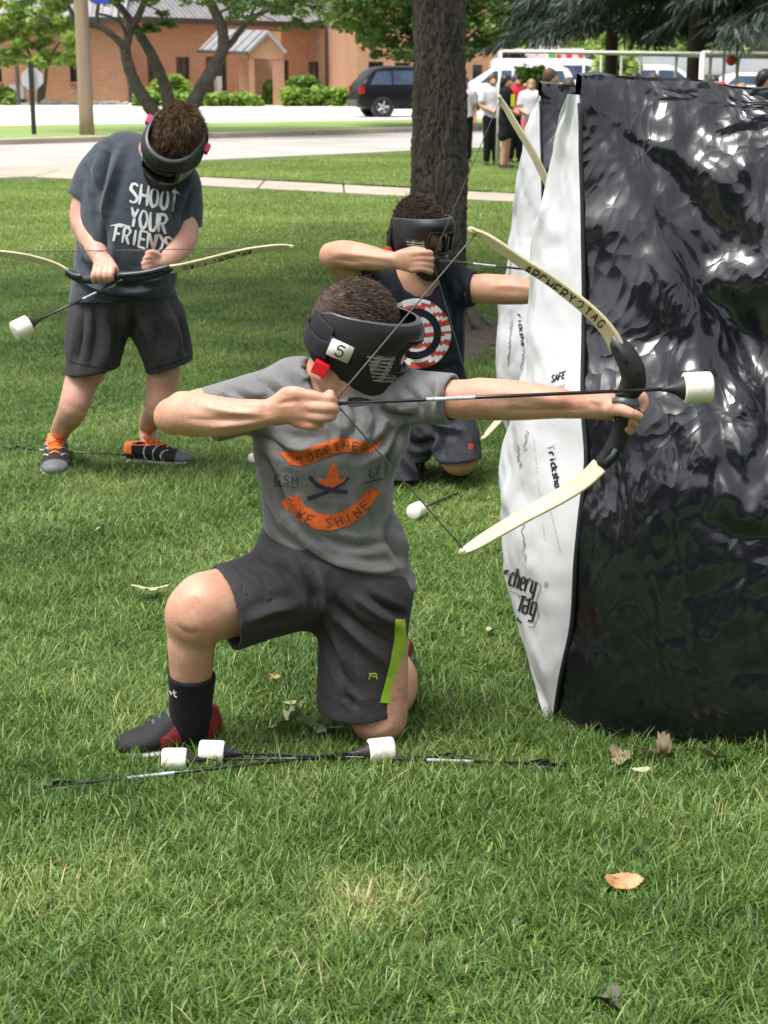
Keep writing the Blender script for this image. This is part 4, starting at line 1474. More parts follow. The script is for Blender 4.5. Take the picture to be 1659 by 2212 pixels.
# ------------------------------------------------------------------ street furniture
q = gr(188, 291, ZK)
pole = thing('utility_pole', q, 'tall weathered wooden utility pole on the verge', 'pole')
zt = 9.0
MB().tube([q + UP * z for z in np.linspace(-.2, zt, 14)], [.185 - .045 * t for t in np.linspace(0, 1, 14)], 16).build('shaft', M['wood'], pole, True)
a = at(202, -14, q[1] - .2); b = at(236, 8, q[1] - .2)
tag(MB().bbox(((a[0] + b[0]) / 2, q[1] - .22, (a[2] + b[2]) / 2), ((b[0] - a[0]) / 2, .012, (a[2] - b[2]) / 2)).build('blue_sign', M['blue_sign'], None), 'small blue sign hanging beside the wooden utility pole', 'sign')
q = gr(74, 295, ZK)
sgn = thing('stop_sign', q, 'bare grey back of an octagonal sign on a black post', 'road sign')
zc = at(74, 170, q[1])[2]; zt = at(72, 140, q[1])[2]
MB().bbox(q + UP * (zt / 2), (.05, .05, zt / 2 - .05)).build('post', M['black_metal'], sgn)
r_ = 23.5 * mpp(q)
oc = [(q[0] + .01 + math.cos(R(22.5 + 45 * k)) * r_ * 1.05, q[1] + .055, zc + math.sin(R(22.5 + 45 * k)) * r_ * 1.05) for k in range(8)]
mesh_obj('sign_plate', oc + [(x, y + .006, z) for x, y, z in oc], [tuple(range(8)), tuple(range(15, 7, -1))] + [(k, k + 8, (k + 1) % 8 + 8, (k + 1) % 8) for k in range(8)], M['sign_grey'], sgn, smooth=False)
q = at(41, 229, 83.5)
lp = thing('lamp_post', (q[0], q[1], ZK), 'slim grey lamp post by the brick building wall at far left', 'lamp post')
MB().tube([(q[0], q[1], z) for z in (0, 3, 7.5)], [.11, .09, .07], 8).build('pole', M['grey_metal'], lp, True)
MB().tube([(q[0], q[1], 7.4), (q[0] + .5, q[1] - .3, 7.7), (q[0] + 1.2, q[1] - .6, 7.7)], .05, 6).build('arm', M['grey_metal'], lp)
MB().bbox((q[0] + 1.4, q[1] - .7, 7.68), (.35, .14, .07)).build('lamp_head', M['grey_metal'], lp)
q = at(33, 200, 84)
ub = thing('utility_box', (q[0], 84, ZK), 'grey utility box against the brick wall at far left', 'utility box')
a, b = at(17, 214, 84), at(52, 183, 84)
MB().bbox(((a[0] + b[0]) / 2, 84.2, (a[2] + b[2]) / 2), ((b[0] - a[0]) / 2, .2, (b[2] - a[2]) / 2)).build('cabinet', M['util'], ub)
MB().box(((a[0] + b[0]) / 2 + .1, 84.2, a[2] / 2), ((b[0] - a[0]) / 2.6, .15, a[2] / 2)).build('base', M['black_metal'], ub)

# pvc pipe frame
fr = thing('pipe_frame', gr(1080, 363), 'white plastic pipe canopy frame standing behind the black inflatable', 'canopy frame')
fb = gr(1080, 363)
YF = fb[1]
zt = at(1086, 110, YF)[2]


def pipe(nm, p, q, r=.028):
    MB().tube([p, q], r, 8).build(nm, M['pvc'], fr, True)


pipe('top_pipe', at(1086, 111, YF), at(1518, 116, YF)); pipe('top_pipe', at(1518, 113, YF), at(1990, 122, YF))
pipe('top_pipe', at(1467, 120, YF + 3), at(1990, 131, YF + 3), .03); pipe('top_pipe', at(1086, 111, YF), at(1467, 120, YF + 3), .024)
pipe('top_pipe', at(1518, 113, YF), at(1535, 121, YF + 3), .024)
for (px, Y, ytop, r) in ((1082, YF, 111, .028), (1262, YF + .02, 113, .022), (1518, YF, 114, .05), (1299, YF + 3, 117, .022), (1343, YF + 3, 118, .024), (1384, YF + 3, 119, .026),
                         (1461, YF + 3, 120, .03), (1535, YF + 3, 122, .032), (1565, YF + 3.02, 123, .03), (1594, YF + 3, 124, .034), (1182, YF + 3, 114, .02)):
    p = at(px, ytop, Y)
    b = np.array([p[0] - (.04 if px == 1082 else 0), p[1], 0])
    pipe('post', b, p, r)
q = at(1580, 130, YF + 2.9)
tag(MB().lathe(q - np.array([0, 0, .1]), UP, [(.0, .02), (.012, .05), (.04, .085), (.09, .1), (.13, .09), (.17, .055), (.185, .02)], 18).build('paper_lantern', [M['lantern_red']], None, True),
    'round red paper ball hanging from the white pipe frame', 'lantern')
# ------------------------------------------------------------------ trees and plants
def leaves(name, clumps, m, parent, size, per, seed, flat=.55, elong=1.6, loc_kind=None):
    """leaf faces spread through clump volumes: clumps = [(centre, radius xyz, tone)]"""
    r = np.random.default_rng(seed)
    C = np.repeat(np.array([c[0] for c in clumps], float), per, axis=0)
    Rr = np.repeat(np.array([np.broadcast_to(c[1], 3) for c in clumps], float), per, axis=0)
    T = np.repeat(np.array([c[2] for c in clumps], float), per)
    n = len(C)
    d = r.normal(size=(n, 3)); d /= np.linalg.norm(d, axis=1)[:, None]
    rad = r.random(n) ** .45
    P = C + d * rad[:, None] * Rr
    nz = r.normal(size=(n, 3)) * flat + np.array([0, 0, 1.]) + d * .35
    nz /= np.linalg.norm(nz, axis=1)[:, None]
    u = np.cross(nz, r.normal(size=(n, 3))); u /= np.linalg.norm(u, axis=1)[:, None]
    w = np.cross(nz, u)
    s_ = size * r.uniform(.6, 1.35, n)[:, None]
    V = np.stack([P - u * s_ * elong * .5, P + w * s_ * .5 - nz * s_ * .12, P + u * s_ * elong * .5 - nz * s_ * .2, P - w * s_ * .5 - nz * s_ * .12], 1).reshape(-1, 3)
    Fc = np.arange(n * 4).reshape(n, 4)
    Fc = np.concatenate([Fc[:, [0, 1, 2]], Fc[:, [0, 2, 3]]])
    tone = np.clip(T + r.normal(0, .16, n), 0, 1)
    return mesh_obj(name, V, Fc, m, parent, False, attr=np.repeat(tone, 4))


def clumps_in(c, rad, n, cr, seed, tone=.5, shell=.6, zmin=None):
    r = np.random.default_rng(seed)
    out = []
    while len(out) < n:
        d = r.normal(size=3); d /= np.linalg.norm(d)
        p = np.array(c) + d * (shell + (1 - shell) * r.random()) ** .6 * np.array(rad)
        if zmin is not None and p[2] < zmin: continue
        k = r.uniform(.6, 1.35)
        out.append((p, np.array([cr * k, cr * k, cr * k * .7]), np.clip(tone + r.normal(0, .13), 0, 1)))
    return out


def branchy(name, lines, m, parent, n=8):
    mb = MB()
    for pts, r0, r1 in lines:
        Q = catmull(pts, 5)
        rr = np.interp(np.linspace(0, 1, len(Q)), np.linspace(0, 1, 2), [r0, r1]) * (1 + .06 * np.sin(np.arange(len(Q)) * 2.1))
        mb.tube(Q, rr, n)
    return mb.build(name, m, parent, True)


# the big trunk: bark plates are real relief
tree = thing('shade_tree', TR, 'big rough barked tree trunk standing behind the kneeling boys', 'tree')
nz_, na_ = 620, 190
prof_y = [722, 700, 640, 560, 430, 250, 100, 0, -60]
prof_l = [866, 877, 886, 889, 890, 898, 898, 895, 894]
prof_r = [1040, 1024, 1010, 1005, 1006, 1010, 1006, 1006, 1006]
Yt = TR[1]
zz, cx_, rr_ = [], [], []
for y_, l_, r_ in zip(prof_y, prof_l, prof_r):
    p, q = at(l_, y_, Yt), at(r_, y_, Yt)
    zz.append(p[2]); cx_.append((p[0] + q[0]) / 2); rr_.append((q[0] - p[0]) / 2)
zz[0] = -.03
zz += [4.5, 6.5]; cx_ += [cx_[-1], cx_[-1] + .05]; rr_ += [rr_[-1] * .98, rr_[-1] * .8]
Z = np.linspace(-.03, 6.4, nz_); A0 = np.linspace(0, 2 * np.pi, na_, endpoint=False); A = A0 + np.pi / 2
ZZ, AA = np.meshgrid(Z, A, indexing='ij')
rb = np.interp(ZZ, zz, rr_); cxx = np.interp(ZZ, zz, cx_)
flare = np.clip(1 - ZZ / .55, 0, 1) ** 2
rb = rb * (1 + flare * .22 * (np.cos(AA * 5 + .7) * .6 + np.cos(AA * 3 + 2) * .5))
ca, sa = np.cos(AA).ravel() * .18, np.sin(AA).ravel() * .18
pu = np.column_stack([(AA.ravel() - np.pi / 2) * 4.2 + 1.1 * fbm(np.column_stack([ca * 14, sa * 14, ZZ.ravel() * 5]), 3, 4), ZZ.ravel() * 8.2 + 1.3 * fbm(np.column_stack([ca * 22, sa * 22, ZZ.ravel() * 7]), 3, 9)])
f1, f2 = worley2(pu * np.array([1., 1.]), 3)
crack = np.clip((f2 - f1) * 5.5, 0, 1) ** .6
big_ = fbm(np.column_stack([ca * 12, sa * 12, ZZ.ravel() * 2.2]), 3, 21)
fine_ = fbm(np.column_stack([ca * 120, sa * 120, ZZ.ravel() * 22]), 3, 31)
rad = rb.ravel() + (crack - .7) * .022 + big_ * .024 + fine_ * .022
V = np.column_stack([cxx.ravel() + np.cos(AA).ravel() * rad, Yt + .16 + np.sin(AA).ravel() * rad, ZZ.ravel()])
i0 = np.arange((nz_ - 1) * na_).reshape(nz_ - 1, na_); j1 = (np.arange(na_) + 1) % na_
Fc = np.stack([i0, i0[:, j1], i0[:, j1] + na_, i0 + na_], -1).reshape(-1, 4)
mesh_obj('trunk', V, Fc, M['bark'], tree)
# roots
rt = []
for a, ln in ((-.5, .62), (.2, .5), (-1.4, .4), (3.4, .4)):
    c0_ = TR + np.array([.05, .16, 0])
    dv = np.array([math.cos(a), math.sin(a), 0]); sd = np.array([-dv[1], dv[0], 0])
    rt.append(([c0_ + dv * .12 + UP * .12, c0_ + dv * .24 + UP * .02, c0_ + dv * .36 + sd * .04 - UP * .005, c0_ + dv * ln - sd * .03 - UP * .03], .05, .016))
branchy('root', rt, M['bark'], tree)
# overhead limbs and crown, above the frame: they shade the lawn as in the photograph
limbs = []
top = np.array([cx_[-1], Yt + .16, 6.2])
crown_c = []
for k in range(9):
    a = 2 * math.pi * k / 9 + .3
    e = top + np.array([math.cos(a) * 4.6, math.sin(a) * 4.6, 2.2 + .8 * math.sin(k * 2.3)])
    limbs.append(([top - UP * (.2 + .15 * k % 1), top + (e - top) * .4 + UP * .5, e], .13, .03))
branchy('limb', limbs, M['bark'], tree)
CR = clumps_in(top + np.array([-.3, .2, 2.4]), (5.2, 5.0, 2.4), 170, .9, 5, .5, .3)
leaves('crown', CR, M['leaf_a'], tree, .17, 150, 6)

# low wooded edge of the park behind the photographer: what the glossy vinyl mirrors
for k, (x, y, h_) in enumerate(((-26, -20, 10), (-15, -21, 11), (-5, -19, 11), (5, -20, 11.5), (15, -18, 11), (24, -13, 10), (29, -3, 10), (-33, -12, 9))):
    nt_ = thing('park_tree', (x, y, 0), ['first', 'second', 'third', 'fourth', 'fifth', 'sixth', 'seventh', 'eighth'][k] + ' dense tree of the park edge out of frame behind the photographer', 'tree', 'park edge trees out of frame')
    branchy('trunk', [([(x, y, -.1), (x, y, 3), (x, y, h_ * .8)], .25, .1)], M['bark'], nt_, 8)
    leaves('crown', clumps_in((x, y, h_ * .5), (6.5, 4.5, h_ * .52), 90, 1.7, 90 + k, .35, .6, .6), M['leaf_a'], nt_, .7, 60, 100 + k)

# multi-stemmed young tree behind the standing boy
YM = gr(375, 283, ZK)[1]
ms = thing('multi_stem_tree', gr(375, 283, ZK), 'grey multi stemmed tree rising behind the boy with bowed head', 'tree')
T_ = lambda *pp: [at(x, y, YM + dy) for x, y, dy in pp]
ln = [
    (T_((366, 286, 0), (333, 244, -.1), (308, 207, -.2), (291, 179, -.25), (277, 140, -.3), (270, 106, -.3)), .20, .135),
    (T_((270, 106, -.3), (249, 81, -.35), (213, 57, -.4), (168, 48, -.45), (151, 20, -.5), (128, -10, -.5)), .10, .05),
    (T_((214, 58, -.4), (209, 36, -.4), (212, 10, -.3), (206, -20, -.3)), .06, .04),
    (T_((271, 110, -.3), (278, 80, -.25), (288, 54, -.2), (302, 28, -.2), (315, -5, -.2)), .11, .08),
    (T_((288, 56, -.2), (270, 28, -.1), (246, 0, 0), (236, -25, 0)), .10, .08),
    (T_((275, 82, -.25), (262, 52, -.5), (238, 36, -.6), (212, 30, -.7)), .045, .03),
    (T_((262, 52, -.5), (256, 30, -.55), (262, 8, -.6)), .04, .02),
    (T_((376, 290, 0), (364, 221, .2), (356, 185, .3), (330, 123, .3), (300, 72, .2), (288, 50, 0)), .19, .11),
    (T_((384, 288, 0), (412, 234, -.1), (437, 186, -.2), (466, 140, -.3), (482, 102, -.35), (479, 60, -.4), (461, 18, -.4), (445, -12, -.4)), .205, .11),
    (T_((480, 104, -.35), (497, 96, -.2), (524, 60, 0), (554, 33, .1), (608, 12, .3), (650, -8, .4)), .095, .035),
    (T_((535, 50, 0), (548, 20, 0), (560, -10, 0)), .05, .03),
    (T_((468, 30, -.4), (500, 14, -.8), (530, -6, -1)), .04, .025),
    (T_((600, 15, .3), (640, 40, .2), (668, 62, .2)), .02, .008), (T_((560, 30, .1), (600, 48, -.1), (625, 62, -.1)), .018, .008),
    (T_((318, 12, -.2), (345, 24, -.4), (372, 45, -.5)), .022, .01)]
branchy('stem', ln, M['bark_s'], ms, 10)
cl = []
r = np.random.default_rng(15)
for (x0, x1, y0, y1, n, tone) in ((-20, 180, -60, 8, 26, .6), (180, 320, -70, 2, 20, .5), (300, 470, -70, 6, 26, .5), (440, 700, -70, 22, 46, .6), (470, 640, -20, 40, 18, .65), (650, 720, -10, 40, 8, .7)):
    for _ in range(n):
        k = r.uniform(.16, .3)
        cl.append((at(r.uniform(x0, x1), r.uniform(y0, y1), YM + r.uniform(-1.5, 1.5)), np.array([k * 1.3, k, k * .6]), tone + r.normal(0, .15)))
for (x, y) in ((325, 55), (350, 48), (372, 52), (310, 66), (336, 62), (660, 58), (640, 44), (615, 60), (350, 28), (690, 48), (520, 20)):
    cl.append((at(x, y, YM - .3), np.array([.2, .2, .09]), .35 if x < 400 else .6))
leaves('crown', cl, M['leaf_a'], ms, .085, 62, 16)
leaves('crown', clumps_in((at(380, 0, YM)[0], YM, 6.4), (4.5, 3.6, 2.0), 70, .55, 17, .5, .3), M['leaf_a'], ms, .16, 60, 18)

# small bright tree at far left
q = at(85, 226, 80.)
sm = thing('ornamental_tree', (q[0], 80, ZK), 'small bright green tree by the brick wall at far left', 'tree')
branchy('trunk', [([(q[0], 80, 0), at(88, 180, 80), at(70, 130, 80), at(50, 90, 80)], .12, .05), ([(q[0] + .1, 80, 0), at(98, 180, 80), at(105, 130, 80), at(130, 90, 80)], .1, .04), ([(q[0], 80, 0), at(84, 150, 80), at(88, 70, 80)], .1, .04)], M['bark_s'], sm)
r = np.random.default_rng(19)
cl = []
for _ in range(170):
    x = r.uniform(-70, 170); ymax = 146 - 14 * abs((x - 85) / 85) ** 2 + 8 * math.sin(x * .13)
    cl.append((at(x, r.uniform(-60, ymax), 80 + r.uniform(-2, 2)), np.array([.42, .42, .24]), .55 + r.normal(0, .2)))
leaves('crown', cl, M['leaf_y'], sm, .15, 80, 20)

# leafy tree behind the big trunk
q = gr(985, 272, ZK)
lt_ = thing('lawn_maple', (q[0], q[1], ZK), 'leafy green tree hanging over the road behind the big trunk', 'tree')
branchy('trunk', [([(q[0], q[1], 0), (q[0], q[1], 2.0), (q[0] - .1, q[1], 5)], .15, .1)] + [([(q[0], q[1], 2.2 + .2 * k), (q[0] + math.cos(k) * 1.2, q[1] + math.sin(k) * 1.2, 3.2 + .2 * k), (q[0] + math.cos(k) * 2.6, q[1] + math.sin(k) * 2.4, 3.4 + .2 * k)], .05, .015) for k in range(8)], M['bark_s'], lt_)
r = np.random.default_rng(23)
cl = []
for _ in range(330):
    x = r.uniform(722, 1205)
    lim = np.interp(x, [722, 745, 775, 800, 830, 860, 890, 960, 1010, 1045, 1080, 1110, 1150, 1180, 1205], [40, 70, 95, 100, 140, 150, 130, 120, 125, 122, 112, 100, 90, 70, 40])
    y_ = r.uniform(-70, lim - 4)
    k = r.uniform(.2, .4)
    cl.append((at(x, y_, q[1] + r.uniform(-2.2, 2.2)), np.array([k * 1.2, k * 1.1, k * .7]), .42 + .1 * (x < 880) + r.normal(0, .16)))
leaves('crown', cl, M['leaf_a'], lt_, .095, 100, 24)


def spruce(label, x, y, h0, h1, reach, seed, trunk_r):
    root = thing('spruce_tree', (x, y, 0), label, 'tree', 'blue green spruces')
    branchy('trunk', [([(x, y, -.2), (x, y, 3), (x, y, 9)], trunk_r, trunk_r * .6)], M['bark_d'], root, 14)
    r = np.random.default_rng(seed)
    br = []; P0 = []; D0 = []; tn = []
    z = h0
    while z < h1:
        for k in range(7):
            a = r.uniform(0, 6.28); L = reach * (1 - .55 * (z - h0) / (9 - h0)) * r.uniform(.7, 1.1)
            dv = np.array([math.cos(a), math.sin(a), 0])
            b0 = np.array([x, y, z + .5]); b1 = b0 + dv * L * .5 + UP * .0; b2 = b0 + dv * L - UP * r.uniform(.25, .7)
            br.append(([b0, b1, b2], .04, .012))
            Q = catmull([b0, b1, b2], 9)
            for i in range(3, len(Q)):
                for _ in range(13):
                    sd = np.cross(dv, UP) * r.normal(0, .33) + dv * r.normal(0, .1)
                    P0.append(Q[i] + sd * (1 - .4 * i / len(Q))); D0.append(unit(dv * .55 + sd * .9 + np.array([r.normal(0, .25), r.normal(0, .25), -r.uniform(.3, 1.3)]))); tn.append(.42 + r.normal(0, .17) + .12 * (i > 14))
        z += .33
    branchy('branch', br, M['bark_d'], root, 5)
    P0 = np.array(P0); D0 = np.array(D0); n = len(P0)
    L = r.uniform(.18, .42, n)[:, None]
    V = []; T = []; Fc = []
    # each spray: flat tapered twig with toothed needle outline, two crossed blades
    base = 0
    for cr in range(2):
        s_ = np.cross(D0, r.normal(size=(n, 3))); s_ /= np.linalg.norm(s_, axis=1)[:, None]
        pts = [P0, P0 + D0 * L * .35 + s_ * .021, P0 + D0 * L * .75 + s_ * .014, P0 + D0 * L, P0 + D0 * L * .7 - s_ * .015, P0 + D0 * L * .3 - s_ * .021]
        V.append(np.stack(pts, 1).reshape(-1, 3)); T.append(np.repeat(np.clip(tn, 0, 1), 6))
        o = base + np.arange(n)[:, None] * 6
        Fc += [np.hstack([o, o + 1, o + 5]), np.hstack([o + 1, o + 2, o + 4]), np.hstack([o + 1, o + 4, o + 5]), np.hstack([o + 2, o + 3, o + 4])]
        base += n * 6
    mesh_obj('foliage', np.vstack(V), np.concatenate(Fc), M['leaf_s'], root, False, attr=np.concatenate(T))


spruce('blue green spruce whose bare trunk rises behind the pipe frame', at(1500, 195, 33)[0], 33., 2.3, 6.5, 3.3, 51, .19)
spruce('blue green spruce with drooping boughs left of the bare spruce trunk', at(1318, 195, 37)[0], 37., 2.25, 6.5, 2.6, 52, .16)
spruce('blue green spruce at the right edge of the frame', at(1690, 195, 31)[0], 31., 2.15, 6, 2.6, 53, .16)

# far trees closing the view
for i, (px, Y, hw, zt, mm, sd, lb) in enumerate(((1150, 118, 5, 9, 'leaf_a', 61, 'far green tree behind the house with the grey roof'), (1245, 125, 6, 7, 'leaf_y', 62, 'far pale tree beyond the red sign'),
                                                 (1420, 130, 7, 5, 'leaf_y', 63, 'far hazy tree seen through the gap left of the spruce trunk'), (1620, 120, 7, 9, 'leaf_a', 64, 'far tree behind the grey building at right'))):
    q = at(px, 200, Y)
    t_ = thing('far_tree', (q[0], Y, 0), lb, 'tree')
    branchy('trunk', [([(q[0], Y, 0), (q[0], Y, zt)], .25, .1)], M['bark_s'], t_, 6)
    leaves('crown', clumps_in((q[0], Y, zt * .62), (hw, 3, zt * .5), 60, 1.0, sd, .5, .5, 1.5), M[mm], t_, .4, 40, sd)
q = at(1335, 190, 60)
t_ = thing('young_tree', (q[0], 60, 0), 'small yellow green tree between the white van and white wagon', 'tree')
branchy('trunk', [([(q[0], 60, 0), (q[0], 60, 2.6)], .07, .03)], M['bark_s'], t_, 6)
leaves('crown', [(at(rng.uniform(1292, 1378), rng.uniform(108, 168), 60 + rng.uniform(-.6, .6)), np.array([.3, .3, .2]), .7) for _ in range(40)], M['leaf_y'], t_, .13, 50, 66)
q = at(1155, 190, 50)
t_ = thing('round_bush', (at(1160, 240, 50)[0], 50, ZK), 'clipped light green bush in front of the white van', 'bush')
leaves('foliage', [(at(rng.uniform(1122, 1195), rng.uniform(148, 225), 50 + rng.uniform(-.3, .3)), np.array([.2, .2, .16]), .55) for _ in range(60)], M['leaf_h'], t_, .1, 60, 67)

# shrubs and hedges by the brick building


def shrub(name, label, cat, x0, x1, y0, y1, Y, m, n, size, seed, per=60, group=None, rnd=True):
    q = at((x0 + x1) / 2, 226, Y)
    t = thing(name, (q[0], Y, ZK), label, cat, group)
    r = np.random.default_rng(seed); cl = []
    while len(cl) < n:
        u, v = r.uniform(-1, 1), r.uniform(0, 1)
        if rnd and u * u + v * v > 1: continue
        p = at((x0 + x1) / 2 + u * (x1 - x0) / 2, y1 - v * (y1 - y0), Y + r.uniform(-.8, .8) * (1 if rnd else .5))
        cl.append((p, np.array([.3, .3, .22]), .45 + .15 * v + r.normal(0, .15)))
    leaves('foliage', cl, M[m], t, size, per, seed + 1)
    branchy('stem', [([np.array([q[0], Y, 0]), np.array([q[0] + dx, Y, 0.9])], .03, .01) for dx in (-.4, 0, .4)], M['bark_d'], t, 5)


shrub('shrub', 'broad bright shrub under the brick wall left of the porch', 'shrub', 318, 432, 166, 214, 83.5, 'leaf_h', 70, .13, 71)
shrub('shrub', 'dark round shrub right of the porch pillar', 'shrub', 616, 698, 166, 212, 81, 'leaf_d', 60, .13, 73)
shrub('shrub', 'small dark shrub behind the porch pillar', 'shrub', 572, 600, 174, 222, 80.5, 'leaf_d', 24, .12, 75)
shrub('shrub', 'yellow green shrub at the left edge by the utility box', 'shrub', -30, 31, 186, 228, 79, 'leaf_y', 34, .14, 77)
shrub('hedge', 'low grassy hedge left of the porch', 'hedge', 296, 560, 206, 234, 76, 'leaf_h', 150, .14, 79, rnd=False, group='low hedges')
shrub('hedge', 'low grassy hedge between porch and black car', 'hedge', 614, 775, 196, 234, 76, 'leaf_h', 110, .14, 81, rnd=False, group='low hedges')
# pale rocks along the wall
r = np.random.default_rng(83)
for i in range(13):
    x = 70 + i * 17 + r.uniform(-4, 4)
    q = at(x, 229, 80.)
    s_ = r.uniform(.1, .2) if i != 2 else .24
    bm = bmesh.new(); bmesh.ops.create_icosphere(bm, subdivisions=2, radius=1)
    V = np.array([v.co for v in bm.verts]); Fc = np.array([[v.index for v in f.verts] for f in bm.faces]); bm.free()
    V = V * np.array([1.3, 1, .75]) * (1 + .3 * vnoise(V * 1.7 + i, i))[:, None] * s_ + np.array([q[0], 80, ZK + s_ * .35])
    tag(mesh_obj('rock', V, Fc, M['stone'], None, True), ['first', 'second', 'third', 'fourth', 'fifth', 'sixth', 'seventh', 'eighth', 'ninth', 'tenth', 'eleventh', 'twelfth', 'thirteenth'][i] + ' pale rock from the left at the foot of the brick wall' if i != 2 else 'largest pale rock at the foot of the brick wall', 'rock', 'pale rocks along the brick wall')
# ------------------------------------------------------------------ inflatable bunkers
SEAM = [(1197, 1567), (1203, 1520), (1211, 1463), (1224, 1410), (1237, 1355), (1241, 1290), (1243, 1223), (1255, 1103), (1268, 1010), (1268, 960), (1261, 911), (1259, 853), (1263, 653), (1259, 413), (1255, 313), (1257, 255), (1253, 225), (1251, 205)]
LEFT = [(1194, 1566), (1166, 1506), (1142, 1463), (1119, 1403), (1103, 1323), (1096, 1270), (1094, 1223), (1094, 1143), (1103, 1023), (1121, 925), (1140, 840), (1146, 740), (1154, 653), (1163, 593), (1176, 513), (1188, 421), (1200, 325), (1220, 249), (1236, 220), (1249, 207)]
YB = gr(1197, 1567)[1]


def seam_depth(py):
    # leans a little back with height; puffed forward near the foot
    t = np.clip((1567 - py) / (1567 - 205), 0, 1)
    return YB + .04 - .10 * np.sin(np.pi * np.clip(t * 1.6, 0, 1)) * (t < .7) + .26 * t ** 1.5


nv = 150
tv = np.linspace(0, 1, nv)
sy = np.interp(tv, np.linspace(0, 1, len(SEAM)), [p[1] for p in SEAM])
yy_ = np.linspace(1567, 205, nv)
sx = np.interp(-yy_, [-p[1] for p in SEAM], [p[0] for p in SEAM])
lx = np.interp(-yy_, [-p[1] for p in LEFT], [p[0] for p in LEFT])
k_ = np.ones(9) / 9.
sx = np.convolve(np.pad(sx, 4, mode='edge'), k_, 'valid')
lx = np.convolve(np.pad(lx, 4, mode='edge'), k_, 'valid')
SE = np.array([at(x, y_, seam_depth(y_)) for x, y_ in zip(sx, yy_)])
# quarter depth of the end panel: widest in the middle, pinched at top and foot
wdt = np.clip((sx - lx) / 165., 0.03, 1)
MI = np.array([at(x, y_, seam_depth(y_) + .40 * w) for x, y_, w in zip(lx, yy_, wdt)])
BK = np.array([at(x + 30 * w, y_, seam_depth(y_) + .86 * w + .02) for x, y_, w in zip(lx, yy_, wdt)])
BK[:, 2] = SE[:, 2]
MI[:, 2] = SE[:, 2] * .6 + MI[:, 2] * .4
SE[0, 2] = max(SE[0, 2], .0)


